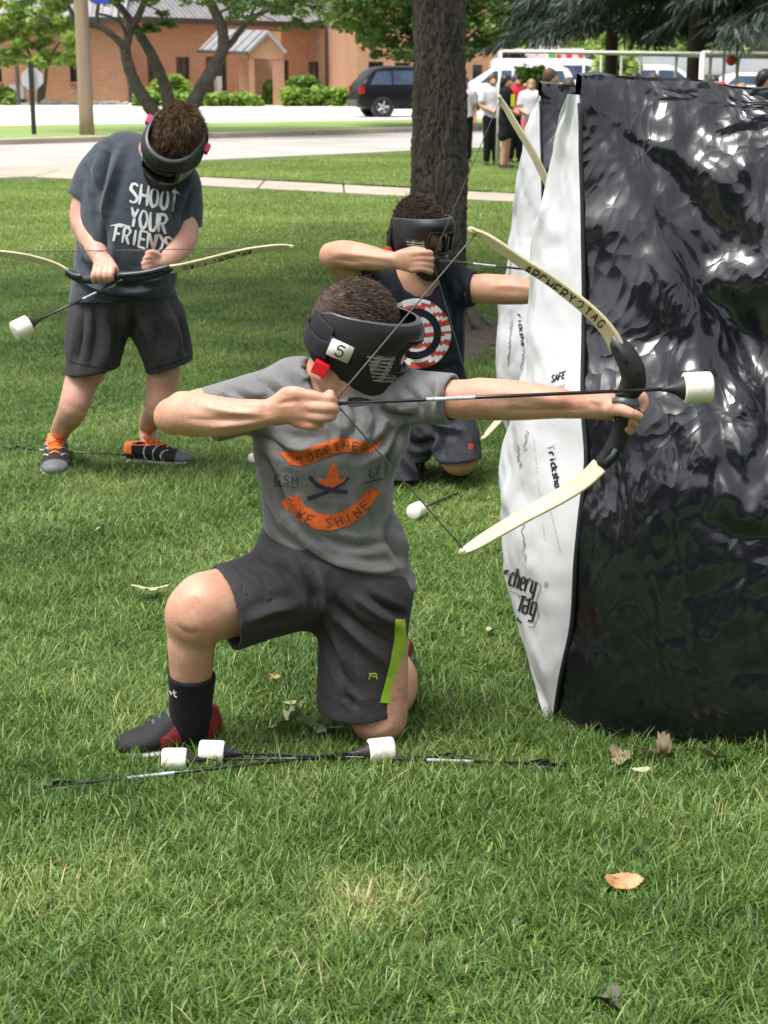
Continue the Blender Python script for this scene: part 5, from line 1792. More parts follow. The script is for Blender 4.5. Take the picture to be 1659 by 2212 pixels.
def bunker(label, shift, scale_y, nu_b, seed, detail=True, squash=1.0):
    root = thing('inflatable_bunker', SE[0] + shift, label, 'inflatable bunker', 'black and white inflatable bunkers')
    sh = np.array(shift, float)
    # white end panel
    nu = 64
    U = np.linspace(0, 1, nu)
    A, B, C = SE, MI, BK
    ctrl = 2 * B - (A + C) / 2
    W = []
    for u in U:
        W.append(A * (1 - u) ** 2 + ctrl * 2 * u * (1 - u) + C * u * u)
    W = np.array(W)
    UU, TT = np.meshgrid(U, tv, indexing='ij')
    n_ = (.010 * fbm(np.column_stack([UU.ravel() * 3, TT.ravel() * 9, np.zeros(UU.size)]), 3, seed) +
          .009 * np.abs(fbm(np.column_stack([UU.ravel() * 4 + TT.ravel() * 6, TT.ravel() * 5, np.ones(UU.size)]), 2, seed + 3))) * np.sin(np.pi * np.clip(UU.ravel(), .0, 1)) ** .5
    Wv = W.reshape(-1, 3) + np.column_stack([-n_, -n_ * .6, n_ * .1]) * 2.6
    i0 = np.arange((nu - 1) * nv).reshape(nu - 1, nv)[:, :-1]
    Fw = np.stack([i0, i0 + 1, i0 + nv + 1, i0 + nv], -1).reshape(-1, 4)
    white = mesh_obj('end_panel', Wv * np.array([1, 1, squash]) + sh, Fw, M['vinyl_w'], root)
    # black body: closed ring in (depth, height) swept to the right
    Lb = 1.75
    us = np.concatenate([np.linspace(0, .1, 14, endpoint=False), np.linspace(.1, 1, nu_b)]) * Lb
    # ring at u=0: seam (foot->top), flap over the top, back seam (top->foot)
    top0 = SE[-1]; topb = BK[-1]
    flap = [top0 + np.array([0.004, .0, .02]), top0 + np.array([.008, .03, .045]), (top0 + topb) / 2 + np.array([.0, .02, .055]), topb + np.array([0, .01, .03])]
    ring = np.vstack([SE, flap, BK[::-1], [BK[0] + [0, 0, -.01], SE[0] * .5 + BK[0] * .5 + [0, 0, -.01]]])
    nr = len(ring)
    zr_ = ring[:, 2]
    front = np.arange(nr) < nv
    tt = np.concatenate([tv, np.ones(4), tv[::-1], [0, 0]])
    V = []
    for u in us:
        e = 1 - np.exp(-u / .10)
        pr = ring.copy()
        x = ring[:, 0] * 1.0
        # straighten the seam outline away from the edge and puff the body out
        xm = np.interp(.5, tv, SE[:, 0])
        pr[:, 0] = x + (xm - x) * np.clip(u / .5, 0, 1) * .85 + u
        puff = np.sin(np.pi * np.clip(tt * .94 + .04, 0, 1)) ** .55
        lo_ = np.where(front, 1., -1.)
        foot = np.exp(-(tt / .17) ** 2) * .135
        pr[:, 1] += np.where(front, -(.085 * puff + foot) * e, .10 * puff * e)
        pr[:, 1] -= np.where(front, .10 * np.sin(np.pi * np.clip(u / Lb, 0, 1)) * puff * (1 - .5 * tt), 0)
        lean = np.where(front, np.clip((tt - .80) / .20, 0, 1) ** 1.6, 0)
        lean[nv:nv + 4] = (1, 1, .6, .2)
        pr[:, 1] += .07 * e * lean
        topd = np.exp(-((1 - tt) / .05) ** 2)
        pr[:, 2] += topd * (-.012 * e - .055 * (u / Lb) + .007 * e * math.sin(u * 11) + .005 * e * math.sin(u * 23 + 1))
        # pull the body to stand wide on the ground
        pr[:, 2] = np.where(tt < .02, np.minimum(pr[:, 2], .012 + .0 * u), pr[:, 2])
        V.append(pr)
    V = np.array(V)
    nuu = len(us)
    UU = np.repeat(us, nr); Rg = np.tile(np.arange(nr), nuu); Tt = np.tile(tt, nuu); Fr = np.tile(front, nuu)
    P = V.reshape(-1, 3)
    i0 = np.arange((nuu - 1) * nr).reshape(nuu - 1, nr)
    j1 = (np.arange(nr) + 1) % nr
    Fb = np.stack([i0, i0 + nr, i0[:, j1] + nr, i0[:, j1]], -1).reshape(-1, 4)
    # folds: a fan of creases from the upper corner, cross crumples, seam tucks
    cx, cz = P[0, 0] + .02, SE[-1, 2] - .02
    dx = P[:, 0] - (SE[-1, 0] + .01); dz = (SE[-1, 2] - .0) - P[:, 2]
    rr = np.sqrt(dx ** 2 + dz ** 2) + 1e-6; th = np.arctan2(dz, dx)
    env = np.exp(-((rr - .55) / .5) ** 2) * np.clip(rr / .12, 0, 1)
    wob = fbm(np.column_stack([P[:, 0] * 3, P[:, 2] * 3, np.zeros(len(P))]), 3, seed + 11)
    fan = (np.sin(th * 9.0 + wob * 2.2 + .6) * .55 + np.sin(th * 21 + wob * 3.5) * .3) * .021 * env
    wv2 = fbm(np.column_stack([P[:, 0] * 3, P[:, 2] * 3, np.ones(len(P))]), 2, seed + 23)
    # crumpled film: straight, sharp creases in many directions, each only in places
    rid = np.zeros(len(P)); rid2 = np.zeros(len(P))
    rk = np.random.default_rng(seed + 40)
    tri = lambda x: np.abs(np.mod(x, 1) - .5) * 2
    for k in range(11):
        an = rk.normal(.35, .55) if k % 3 else rk.uniform(0, 3.14)     # mostly upright creases
        fq = [2.6, 3.6, 4.8, 6.5, 8.5][k % 5]
        msk = np.clip(fbm(np.column_stack([P[:, 0] * 2.6 + k * 7, P[:, 2] * 2.2 - k * 3, np.zeros(len(P))]), 2, seed + 60 + k) * 3.2 + .35, 0, 1)
        ph = P[:, 0] * math.cos(an) * fq + P[:, 2] * math.sin(an) * fq + wob * .35 + wv2 * .25 + rk.random()
        rid += msk * (tri(ph) - .5) * (1.0 / fq)
    for k in range(9):
        an = rk.uniform(0, 3.14); fq = rk.uniform(11, 24)
        msk = np.clip(fbm(np.column_stack([P[:, 0] * 6 + k * 5, P[:, 2] * 5 - k * 4, np.zeros(len(P))]), 2, seed + 90 + k) * 3.5, 0, 1)
        rid2 += msk * (tri(P[:, 0] * math.cos(an) * fq + P[:, 2] * math.sin(an) * fq + wob * .8 + rk.random()) - .5) * (8.0 / fq)
    g1, g2 = worley2(np.column_stack([P[:, 0] * 7.5 + wob * 1.3 + P[:, 2] * 1.2, P[:, 2] * 4.6 + wv2 * 1.3 - P[:, 0] * 1.5]), seed + 5)
    g3, g4 = worley2(np.column_stack([P[:, 0] * 19 + wob * 2.5 + P[:, 2] * 4, P[:, 2] * 12 + wv2 * 2.5]), seed + 8)
    rid = rid * 1.1 + g1 * .8 + .1; rid2 = rid2 * .35 + g3 * .8 + .1
    lowpad = fbm(np.column_stack([P[:, 0] * 2.2, P[:, 2] * 2.6, np.zeros(len(P))]), 2, seed + 13) * .03
    edge = 1 - np.exp(-UU / .06)
    side_ = np.exp(-((UU - .03) / .05) ** 2) * np.sin(P[:, 2] * 23 + wob * 6) * .006
    calm = np.clip((P[:, 2] - .1) / .6, .35, 1) * np.clip((UU - .08) / .15, .15, 1)
    disp = (fan * .8 + (rid - .4) * .052 * (.35 + .75 * np.exp(-((dx - .45) / .22) ** 2)) * calm + (rid2 - .4) * .012 * (.35 + .65 * calm) * (.5 + .6 * np.exp(-((dx - .45) / .25) ** 2)) + lowpad * .7) * edge * np.clip(Tt / .12, .15, 1) * np.clip((1.02 - Tt) / .08, .12, 1) + side_
    # the large dent that catches the sky, running down from the corner
    ln_ = dx - (.10 + .42 * np.clip(dz / .75, 0, 1.4))
    dent = np.exp(-(ln_ / .085) ** 2) * np.clip(dz / .1, 0, 1) * np.exp(-(dz / 1.0) ** 4)
    s_l = .83 * (dx - np.interp(dz, [0, .42, .9], [0, .28, .30])) + wob * .05
    shoulder = np.clip((1 - Tt) / .24, 0, 1) * .105 / (1 + np.exp(-s_l / .045)) * np.exp(-np.clip(s_l, 0, 2) / .30) * np.exp(-(np.clip(dz - .1, 0, 3) / .75) ** 4)
    disp = disp + np.where(Fr, (dent * .02 + shoulder) * edge, 0)
    N = vnormals(P, Fb)
    if N[Fr & (Tt > .3) & (Tt < .7), 1].mean() > 0: N = -N
    sgn = np.where((N[:, 1] < 0) == (P[:, 1] < P[:, 1].mean()), 1, 1)
    P2 = P + N * (disp * -1.0)[:, None] * np.where(Tt < .015, 0, 1)[:, None]
    P2[:, 2] = np.maximum(P2[:, 2], .004)
    black = mesh_obj('body', P2 * np.array([1, 1, squash]) + sh, Fb, M['vinyl_b'], root)
    # far end, outside the frame
    end = P2[-nr:] * np.array([1, 1, squash]) + sh
    c = end.mean(0) + [.12, 0, 0]
    mesh_obj('end_panel', np.vstack([end, c]), [(i, (i + 1) % nr, nr) for i in range(nr)], M['vinyl_w'], root)
    # welded seam cord
    MB().tube((SE * np.array([1, 1, squash]) + sh)[::3] + np.array([-.002, -.004, 0]), .006, 6).build('seam_piping', M['strap'], root, True)
    return root, white, black, (Wv * np.array([1, 1, squash]) + sh, Fw), (P2 * np.array([1, 1, squash]) + sh, Fb)


Y2 = 6.75
bk1 = bunker('large black inflatable bunker with white end panel in the foreground', (0, 0, 0), 1, 250, 3)
t2 = at(1167, 207, Y2 + .15)
sh2 = t2 - SE[-1]
sc2 = (SE[-1, 2] + sh2[2]) / SE[-1, 2]
bk2 = bunker('second black inflatable bunker standing behind the first at the kneeling boy', (sh2[0], sh2[1], 0), 1, 120, 17, squash=sc2)

# printing on the white panels
wb = bvh_of(*bk1[3])
D = Decal(wb, .002)
D.text('SAFE', (1191, 826), (14, -4.4), (3, -15), 2.4, lw=.42, gap=.14)
D.text('Trickshot'[1:], (1186, 978), (2.6, 14.5), (13, -3.0), 3.6, lw=.62, gap=.14)
D.build('lettering', M['black_ink'], bk1[1])
D = Decal(wb, .002)
D.text('CMART', (1192, 845), (10, -2.4), (2.2, -10), 1.8, lw=.42, gap=.16)
D.text('Trickshot'[0:1], (1183, 962), (2.6, 14.5), (13, -3.0), 2.6, lw=.62, gap=.14)
for (a, b) in (((1187, 1095), (1212, 1200)), ((1150, 930), (1178, 1180))):
    a, b = np.array(a), np.array(b)
    for i in range(26):
        t = i / 26
        if (i * 7) % 5 == 0: continue
        p = a + (b - a) * t
        D.ribbon([p, p + (b - a) / 26 * .5 + np.array([3, -1])], 1.4)
D.build('faint_lettering', M['pale_ink'], bk1[1])
D = Decal(wb, .002)
random.seed(5)
for (x0, y0, x1, y1) in ((1118, 960, 1126, 1010), (1128, 1105, 1136, 1215), (1140, 930, 1133, 975)):
    for i in range(int((y1 - y0) / 6)):
        t = i / max(1, (y1 - y0) / 6)
        p = np.array([x0 + (x1 - x0) * t, y0 + (y1 - y0) * t])
        D.ribbon([p + [random.uniform(-4, 4), 0], p + [random.uniform(-5, 5), 4], p + [random.uniform(-4, 4), 8]], 1.3)
D.build('scribble', M['grey_ink'], bk1[1])
# club logo on the foot of the panel
D = Decal(wb, .002)
D.text('rchery', (1086, 1259), (15.2, 5.7), (10.5, -40), 4.2, lw=.58, gap=.2)
D.ribbon([(1127, 1287), (1138, 1290)], 4); D.ribbon([(1131, 1290), (1122, 1320)], 5)
D.text('ag', (1128, 1322), (18.5, 6.5), (10.5, -40), 4.4, lw=.62, gap=.22)
D.ribbon([(1106, 1330), (1128, 1345)], 4); D.ribbon([(1100, 1322), (1106, 1330), (1122, 1336)], 2)
D.build('logo', M['black_ink'], bk1[1])
D = Decal(wb, .0022)
D.ribbon([(1096, 1240), (1112, 1244), (1114, 1228), (1122, 1228), (1124, 1245), (1164, 1258), (1170, 1266), (1164, 1284), (1156, 1306), (1164, 1318), (1164, 1330), (1152, 1356), (1142, 1352)], 1.5)
D.ribbon([(1104, 1277), (1122, 1284), (1124, 1292)], 1.5)
D.ribbon([(1181 + 4 * math.cos(a), 1262 + 5.6 * math.sin(a)) for a in np.linspace(0, 6.3, 14)], 1.2)
D.ribbon([(1180, 1265), (1180, 1259), (1183, 1260), (1181, 1262), (1183, 1265)], .9)
D.build('logo_outline', M['grey_ink'], bk1[1])
wb2 = bvh_of(*bk2[3])
D = Decal(wb2, .002)
D.text('ricksho', (1118, 680), (1.8, 13), (8, -1.0), 2.6, lw=.62, gap=.14)
D.build('lettering', M['black_ink'], bk2[1])
D = Decal(wb2, .002)
for (x0, y0, x1, y1) in ((1106, 690, 1098, 790), (1132, 740, 1128, 800), (1096, 905, 1103, 925), (1104, 560, 1100, 640)):
    for i in range(int((y1 - y0) / 5)):
        t = i / max(1, (y1 - y0) / 5)
        p = np.array([x0 + (x1 - x0) * t, y0 + (y1 - y0) * t])
        D.ribbon([p + [random.uniform(-4, 4), 0], p + [random.uniform(-4, 4), 4], p + [random.uniform(-3, 3), 7]], 1.2)
D.build('scribble', M['grey_ink'], bk2[1])
# ------------------------------------------------------------------ people
class Fig:
    """picture-based placement at a person's own distance: pt(px, py, metres away from the body plane)"""
    def __init__(s, Y0): s.Y0 = Y0

    def pt(s, px, py, dY=0): return at(px, py, s.Y0 + dY)

    def tube(s, S, nodes, k=.02, sub=False, n=5, side=(0, 1, 0)):
        P, A, B = [], [], []
        for nd in nodes:
            p = s.pt(nd[0], nd[1], nd[2]); r = nd[3] * mpp(p)
            P.append(p); A.append(r); B.append(nd[4] if len(nd) > 4 else r)
        S.tube(P, A, B, k, sub, side, n)


def paint(o, fn):
    """material per face from the face centre (world coordinates)"""
    me = o.data
    n = len(me.polygons)
    c = np.zeros(n * 3); me.polygons.foreach_get('center', c)
    c = c.reshape(-1, 3) + ORG[o.name]
    me.polygons.foreach_set('material_index', fn(c).astype(np.int32))


def frame(fwd, up):
    f = unit(fwd); u = np.array(up, float); u = unit(u - f * np.dot(u, f)); l = np.cross(u, f)
    return np.array([f, l, u])


def strands(name, pts, nrm, comb, L, w, m, parent, seed, curl=.3):
    r = np.random.default_rng(seed)
    n = len(pts)
    d = nrm * .55 + comb + r.normal(0, curl, (n, 3)); d /= np.linalg.norm(d, axis=1)[:, None]
    d2 = d + comb * .8 - nrm * .25 + r.normal(0, curl, (n, 3)); d2 /= np.linalg.norm(d2, axis=1)[:, None]
    LL = L * r.uniform(.55, 1.25, n)[:, None]
    s_ = np.cross(d, r.normal(size=(n, 3))); s_ /= np.linalg.norm(s_, axis=1)[:, None]
    p1 = pts + d * LL * .55; p2 = p1 + d2 * LL * .45
    V = np.stack([pts - s_ * w, pts + s_ * w, p1 + s_ * w * .7, p1 - s_ * w * .7, p2], 1).reshape(-1, 3)
    o = np.arange(n)[:, None] * 5
    Fc = np.concatenate([np.hstack([o, o + 1, o + 2]), np.hstack([o, o + 2, o + 3]), np.hstack([o + 3, o + 2, o + 4])])
    return V, Fc


def hair(parent, c, r, Rm, keep, m, n, L, w, comb, seed, curl=.3, thick=1.03):
    rr = np.random.default_rng(seed)
    d = rr.normal(size=(n * 3, 3)); d /= np.linalg.norm(d, axis=1)[:, None]
    loc = d * r
    k = keep(loc)
    loc = loc[k][:n]; d = d[k][:n]
    nl = d / r; nl /= np.linalg.norm(nl, axis=1)[:, None]
    # matted base under the strands
    bm = bmesh.new(); bmesh.ops.create_icosphere(bm, subdivisions=5, radius=1)
    BV = np.array([v.co for v in bm.verts]); BF = np.array([[v.index for v in f.verts] for f in bm.faces]); bm.free()
    BL = BV * r * thick * (1 + .018 * fbm(BV * 5, 3, seed))[:, None]
    kk = keep(BV * r)
    BF = BF[kk[BF].all(1)]
    V1 = BL @ Rm + c
    V2, F2 = strands('', loc * thick @ Rm + c, nl @ Rm, np.array(comb) @ Rm if np.ndim(comb) == 1 else comb(loc) @ Rm, L, w, m, parent, seed, curl)
    ns_ = max(200, n // 14)
    V3, F3 = strands('', loc[:ns_] * thick @ Rm + c, nl[:ns_] @ Rm, np.array(comb) * .4 @ Rm, L * 1.7, w * .6, m, parent, seed + 1, .6)
    V = np.vstack([V1, V2, V3]); Fc = np.vstack([BF, F2 + len(V1), F3 + len(V1) + len(V2)])
    return mesh_obj('hair', V, Fc, m, parent, True)


def face_mask(parent, c, Rm, h=.0021, side_tag=None, clip='red_clip', scale=1.0, clip_at=(-.062, .098, -.078)):
    """hard archery face mask: open-topped shell with brow visor, goggle opening, vent grille, strap and clip.
    local axes x forward, y left, z up (metres)"""
    def build(fn, lo, hi, hh):
        N = [int((hi[i] - lo[i]) / hh) + 1 for i in range(3)]
        X = (lo[0] + hh * np.arange(N[0]))[:, None, None]; Y = (lo[1] + hh * np.arange(N[1]))[None, :, None]; Z = (lo[2] + hh * np.arange(N[2]))[None, None, :]
        V, Fc = surface_nets(fn(X, Y, Z).astype(np.float32), np.array(lo), hh)
        return V, Fc

    def ell(X, Y, Z, cc, r):
        x, y, z = X - cc[0], Y - cc[1], Z - cc[2]
        k0 = np.sqrt((x / r[0]) ** 2 + (y / r[1]) ** 2 + (z / r[2]) ** 2); k1 = np.sqrt((x / r[0] ** 2) ** 2 + (y / r[1] ** 2) ** 2 + (z / r[2] ** 2) ** 2) + 1e-6
        return k0 * (k0 - 1) / k1

    def smin(a, b, k):
        hh = np.maximum(k - np.abs(a - b), 0) / k
        return np.minimum(a, b) - hh * hh * k * .25

    def cap(X, Y, Z, a, b, ra, rb):
        a, b = np.array(a), np.array(b); d = b - a
        t = np.clip(((X - a[0]) * d[0] + (Y - a[1]) * d[1] + (Z - a[2]) * d[2]) / d.dot(d), 0, 1)
        return np.sqrt((X - a[0] - t * d[0]) ** 2 + ((Y - a[1] - t * d[1])) ** 2 + (Z - a[2] - t * d[2]) ** 2) - (ra + (rb - ra) * t)

    def outer(X, Y, Z):
        f = ell(X, Y, Z, (.005, 0, .0), (.125, .104, .14))
        f = smin(f, ell(X, Y, Z, (.075, 0, .045), (.085, .088, .052)), .03)      # brow visor
        f = smin(f, cap(X, Y, Z, (.03, 0, -.02), (.07, 0, -.11), .09, .064), .04)  # jaw
        f = smin(f, ell(X, Y, Z, (.085, 0, -.045), (.048, .06, .062)), .02)       # muzzle
        return f

    def goggle(X, Y, Z):
        return np.maximum(np.maximum(np.abs(Y) - .05, np.abs(Z + .012) - .028), .07 - X) - .012

    def vent(X, Y, Z):
        a = np.maximum(np.maximum(.052 - X + np.clip(Z + .04, -.05, .05) * -.45, np.abs(Z + .043) - .036), X - .2)
        return np.maximum(a, np.minimum(.067 - np.abs(Y), np.maximum(.012 - np.abs(Y), Z + .058)))

    def limits(X, Y, Z):
        top = Z - (.062 + .10 * np.clip(X, -.15, .2) - .35 * np.clip(-.07 - X, 0, 1)) + 0 * Y
        back = -X - .098 + .8 * np.clip(-Z - .045, 0, 1)
        low = -(Z + .118 + .75 * np.minimum(X + .06, .09) + 0 * Y) - .0
        return np.maximum(np.maximum(top, back), low)

    def shell(X, Y, Z):
        o = outer(X, Y, Z)
        f = np.maximum(np.maximum(o, -(o + .0055)), limits(X, Y, Z))
        f = np.maximum(f, -goggle(X, Y, Z))
        f = np.maximum(f, -vent(X, Y, Z))
        return f
    lo, hi = (-.14, -.115, -.175), (.18, .115, .11)
    V, Fc = build(shell, lo, hi, h)
    V = relax(V, Fc, 1, .4)
    T = lambda v: (np.asarray(v) * scale) @ Rm + c
    mk = mesh_obj('face_mask', T(V), Fc, M['mask'], parent)

    def lens(X, Y, Z):
        o = outer(X, Y, Z) + .009
        return np.maximum(np.maximum(o, -(o + .0042)), np.maximum(goggle(X, Y, Z) - .004, limits(X, Y, Z)))
    V, Fc = build(lens, (.05, -.09, -.06), (.17, .09, .06), .0022)
    mesh_obj('lens', T(V), Fc, M['lens'], mk)

    def gframe(X, Y, Z):
        o = outer(X, Y, Z)
        g = goggle(X, Y, Z)
        return np.maximum(np.maximum(np.abs(g) - .0035, np.abs(o - .001) - .005), limits(X, Y, Z))
    V, Fc = build(gframe, (.04, -.1, -.07), (.18, .1, .07), .0022)
    mesh_obj('goggle_frame', T(V), Fc, M['mask'], mk)

    def grille(X, Y, Z):
        o = outer(X, Y, Z) + .0005
        s = np.abs(np.mod(Z + .25 * 0, .0104) - .0052) - .0021
        v = np.abs(np.mod(np.abs(Y) - .018, .021) - .0105) - .0025
        # horizontal ribs tied by a few uprights
        b = np.minimum(s, np.maximum(v, -1))
        return np.maximum(np.maximum(np.maximum(o, -(o + .0045)), vent(X, Y, Z) - .002), b)
    V, Fc = build(grille, (.02, -.11, -.10), (.16, .11, .01), .0015)
    mesh_obj('vent_grille', T(V), Fc, M['mask_grille'], mk)

    # rolled rim along the open top edge
    def rim(X, Y, Z):
        o = outer(X, Y, Z) + .003
        t = Z - (.062 + .10 * np.clip(X, -.15, .2) - .35 * np.clip(-.07 - X, 0, 1))
        return np.maximum(np.sqrt(o * o + t * t) - .0042, -X - .098)
    V, Fc = build(rim, lo, hi, .0022)
    mesh_obj('rim', T(V), Fc, M['mask_rim'], mk)
    # elastic strap round the back of the head and the side flaps
    st = []
    for sd in (-1, 1):
        Q = catmull([(-.055, sd * .099, -.03), (-.085, sd * .088, -.03), (-.115, sd * .055, -.022), (-.128, 0, -.018)], 6)
        st.append(Q)
    loop = np.vstack([st[0], st[1][::-1][1:]])
    MB().tube(T(loop), 0, sq=(.021, .0018), side=Rm[2]).build('strap', M['strap'], mk, True)
    def flap(X, Y, Z):
        o = outer(X, Y, Z) - .003
        reg = np.maximum(np.maximum(np.abs(X + .088) - .036, np.abs(Z + .022 + .35 * (X + .09)) - .06), .035 - np.abs(Y))
        g = np.maximum(np.abs(o) - .0035, reg)
        return g
    V, Fc = build(flap, (-.15, -.125, -.12), (-.03, .125, .08), .0028)
    mesh_obj('side_flap', T(relax(V, Fc, 2)), Fc, M['strap'], mk)
    for sd in (-1, 1):
        q = np.array([clip_at[0], sd * clip_at[1], clip_at[2]])
        A = frame(Rm[0] * .96 + Rm[2] * -.2, Rm[2])
        MB().bbox(T(q), (.018, .010, .016), A, .22).build('clip', M[clip], mk)
    if side_tag:
        sd, q, ang, digit = side_tag
        A = frame(Rm[0] * math.cos(ang) - Rm[2] * math.sin(ang) + Rm[1] * .06, Rm[2])
        cc = T(q)
        hold = MB().bbox(cc + A[1] * .0035 + A[0] * .002, (.036, .003, .0225), A, .6).build('tag_holder', M['strap'], mk, True)
        tg = MB().bbox(cc, (.0275, .0035, .0205), A, .5)
        tg.cur = 1
        for stq in FONT[digit]:
            Q = catmull([(p[0], p[1], 0) for p in stq], 4)
            tg.tube([cc + A[0] * (p[0] - .5) * -.017 * -1 + A[2] * (p[1] - .5) * .026 - A[1] * .0035 for p in Q], 0, sq=(.0017, .0006), side=A[2] + A[0] * .6)
        tg.build('number_tag', [M['tag'], M['black_ink']], mk, True)
    return mk


def shoe(parent, heel, toe, mats, paintfn=None, w=.045, hgt=.085, name='shoe', tongue=None, laces=None, sole_m='sole'):
    """trainer: heel and toe are ground points"""
    heel, toe = np.array(heel, float), np.array(toe, float)
    d = toe - heel; L = np.linalg.norm(d); d = d / L; s_ = np.array([-d[1], d[0], 0])
    P = lambda t, z, k=0: heel + d * L * t + UP * z + s_ * k
    S = Sdf(.0035)
    S.tube([P(.1, .055), P(.25, .058), P(.45, .052), P(.65, .04), P(.82, .034), P(.92, .032)], [w * .82, w * .84, w * .9, w * 1.02, w * 1.0, w * .8], [.05, .055, .05, .036, .03, .026], .02, side=(0, 0, 1))
    S.tube([P(.12, .06), P(.13, hgt)], [w * .72, w * .7], None, .02)
    S.tube([P(.26, .06), P(.27, hgt + .004)], [w * .75, w * .68], None, .02)
    S.cut(P(.1, hgt), UP)
    S.tube([P(.19, hgt + .05), P(.19, .055)], [w * .6, w * .55], None, .008, sub=True)
    S.cut(P(.5, .016), -UP)
    V, Fc = S.mesh(); V = relax(V, Fc, 1, .4)
    o = mesh_obj(name, V, Fc, [M[x] for x in mats], parent)
    if paintfn: paint(o, lambda c: paintfn(((c - heel) @ d) / L, c[:, 2], (c - heel) @ s_))
    S = Sdf(.0035)
    S.tube([P(.06, .014), P(.3, .013), P(.5, .013), P(.72, .014), P(.93, .02)], [w * .85, w * .86, w * .92, w * 1.1, w * .82], [.016, .016, .015, .015, .013], .01, side=(0, 0, 1))
    S.cut(P(.5, .002), -UP)
    V, Fc = S.mesh()
    mesh_obj('sole', V, Fc, M[sole_m], o)
    if laces:
        for t in (.40, .48, .56, .63):
            z = np.interp(t, [.25, .45, .65, .82], [.113, .102, .077, .066])
            MB().tube([P(t, z - .012, -w * .55), P(t + .01, z + .004, 0), P(t, z - .012, w * .55)], .0052, 6).build('lace', M[laces], o, True)
    if tongue:
        MB().tube([P(.40, .09), P(.34, hgt + .018), P(.30, hgt + .034)], 0, sq=(w * .55, .007), side=s_).build('tongue', M[tongue], o, True)
        MB().tube([P(.02, hgt - .02), P(.0, hgt + .002)], 0, sq=(w * .45, .006), side=s_).build('heel_tab', M[tongue], o, True)
    return o


# ================================================================== kneeling archer in front
f1 = Fig(3.80)
boy = thing('person', gr(640, 1610), 'boy kneeling in grey printed tee and black mask numbered 5, drawing a bow in front', 'person', 'boys playing archery')
S = Sdf(.0036)
T1 = f1.tube
# trunk, neck, head
T1(S, [(745, 835, .02, 95, .065), (715, 950, .02, 120, .075), (715, 1100, .03, 118, .075), (740, 1230, .04, 105, .085)], .03)
T1(S, [(700, 870, .01, 56, .055), (716, 815, .0, 55, .056), (735, 760, 0, 52, .055)], .03)
hc1 = f1.pt(772, 722, .0)
R1 = frame((.955, -.06, -.262), (.262, -.16, .955))
S.ell(hc1 + np.array([-.018, 0, .022]) @ R1, (.088, .07, .096), R1, .02)
S.ell(hc1 + np.array([.04, 0, -.05]) @ R1, (.045, .045, .055), R1, .03)
# drawing arm
T1(S, [(610, 858, .02, 48), (520, 874, -.03, 50), (440, 884, -.07, 46), (376, 899, -.11, 39)], .03)
T1(S, [(371, 900, -.12, 38), (405, 894, -.15, 45), (455, 898, -.18, 43.5), (505, 899, -.2, 38), (555, 894, -.215, 31), (598, 889, -.225, 27, .021)], .012)
T1(S, [(392, 868, -.13, 20), (470, 882, -.2, 17), (560, 883, -.235, 10)], .02)
T1(S, [(410, 920, -.15, 18), (490, 918, -.21, 15), (580, 904, -.235, 9)], .02)
T1(S, [(598, 889, -.225, 26, .021), (625, 885, -.23, 33, .021), (660, 884, -.235, 36, .019)], .015)
T1(S, [(598, 872, -.225, 16), (618, 850, -.23, 14), (640, 848, -.235, 13)], .015)      # base of index
T1(S, [(640, 851, -.235, 14.5), (684, 858, -.24, 13.5), (712, 864, -.235, 12), (722, 868, -.215, 10), (714, 872, -.195, 9)], .006)
T1(S, [(652, 875, -.238, 14), (692, 881, -.25, 13.5), (718, 883, -.243, 12), (724, 884, -.22, 10), (714, 884, -.2, 9)], .005)
T1(S, [(652, 896, -.237, 13.5), (690, 901, -.25, 13), (714, 900, -.243, 11.5), (718, 899, -.22, 9.5), (708, 898, -.2, 9)], .005)
T1(S, [(642, 912, -.232, 13), (672, 919, -.243, 12), (690, 915, -.235, 10.5), (692, 912, -.215, 9)], .005)
T1(S, [(620, 868, -.21, 15), (662, 862, -.19, 12.5), (700, 858, -.195, 11), (717, 853, -.205, 9)], .006)
# bow arm
T1(S, [(880, 860, 0, 34), (940, 862, -.035, 37), (990, 862, -.06, 42), (1070, 867, -.09, 41.5), (1130, 869, -.105, 39), (1195, 871, -.12, 34), (1250, 876, -.13, 28.5), (1292, 878, -.135, 26, .024)], .03)
T1(S, [(1040, 848, -.09, 26), (1120, 850, -.12, 22), (1200, 862, -.14, 16)], .03)
T1(S, [(1290, 878, -.135, 25, .024), (1318, 877, -.14, 30, .026), (1345, 880, -.14, 28, .026)], .012)
T1(S, [(1318, 884, -.165, 15), (1342, 886, -.195, 13.5), (1362, 893, -.205, 12.5), (1379, 900, -.195, 11)], .006)          # thumb over the grip
T1(S, [(1350, 858, -.11, 13), (1372, 848, -.10, 12), (1387, 857, -.115, 11.5), (1391, 873, -.135, 11), (1385, 888, -.16, 10)], .005)
T1(S, [(1340, 902, -.13, 12), (1358, 915, -.13, 11.5), (1370, 919, -.15, 10.5), (1362, 912, -.17, 9.5)], .005)
T1(S, [(1336, 906, -.135, 12), (1350, 922, -.14, 11), (1360, 931, -.155, 10), (1352, 926, -.17, 9)], .005)
# front leg
T1(S, [(690, 1250, .05, 82), (600, 1274, .0, 80), (520, 1294, -.05, 78), (455, 1308, -.09, 75)], .03)
S.ell(f1.pt(432, 1322, -.10), np.array([66, 66, 70]) * mpp(f1.pt(432, 1322, -.10)), None, .03)
S.ell(f1.pt(398, 1330, -.11), np.array([36, 34, 44]) * mpp(f1.pt(430, 1310, -.1)), None, .03)
T1(S, [(420, 1335, -.09, 55), (414, 1390, -.085, 52), (413, 1440, -.075, 47), (412, 1500, -.055, 41), (410, 1560, -.03, 37), (408, 1595, -.02, 36)], .02)
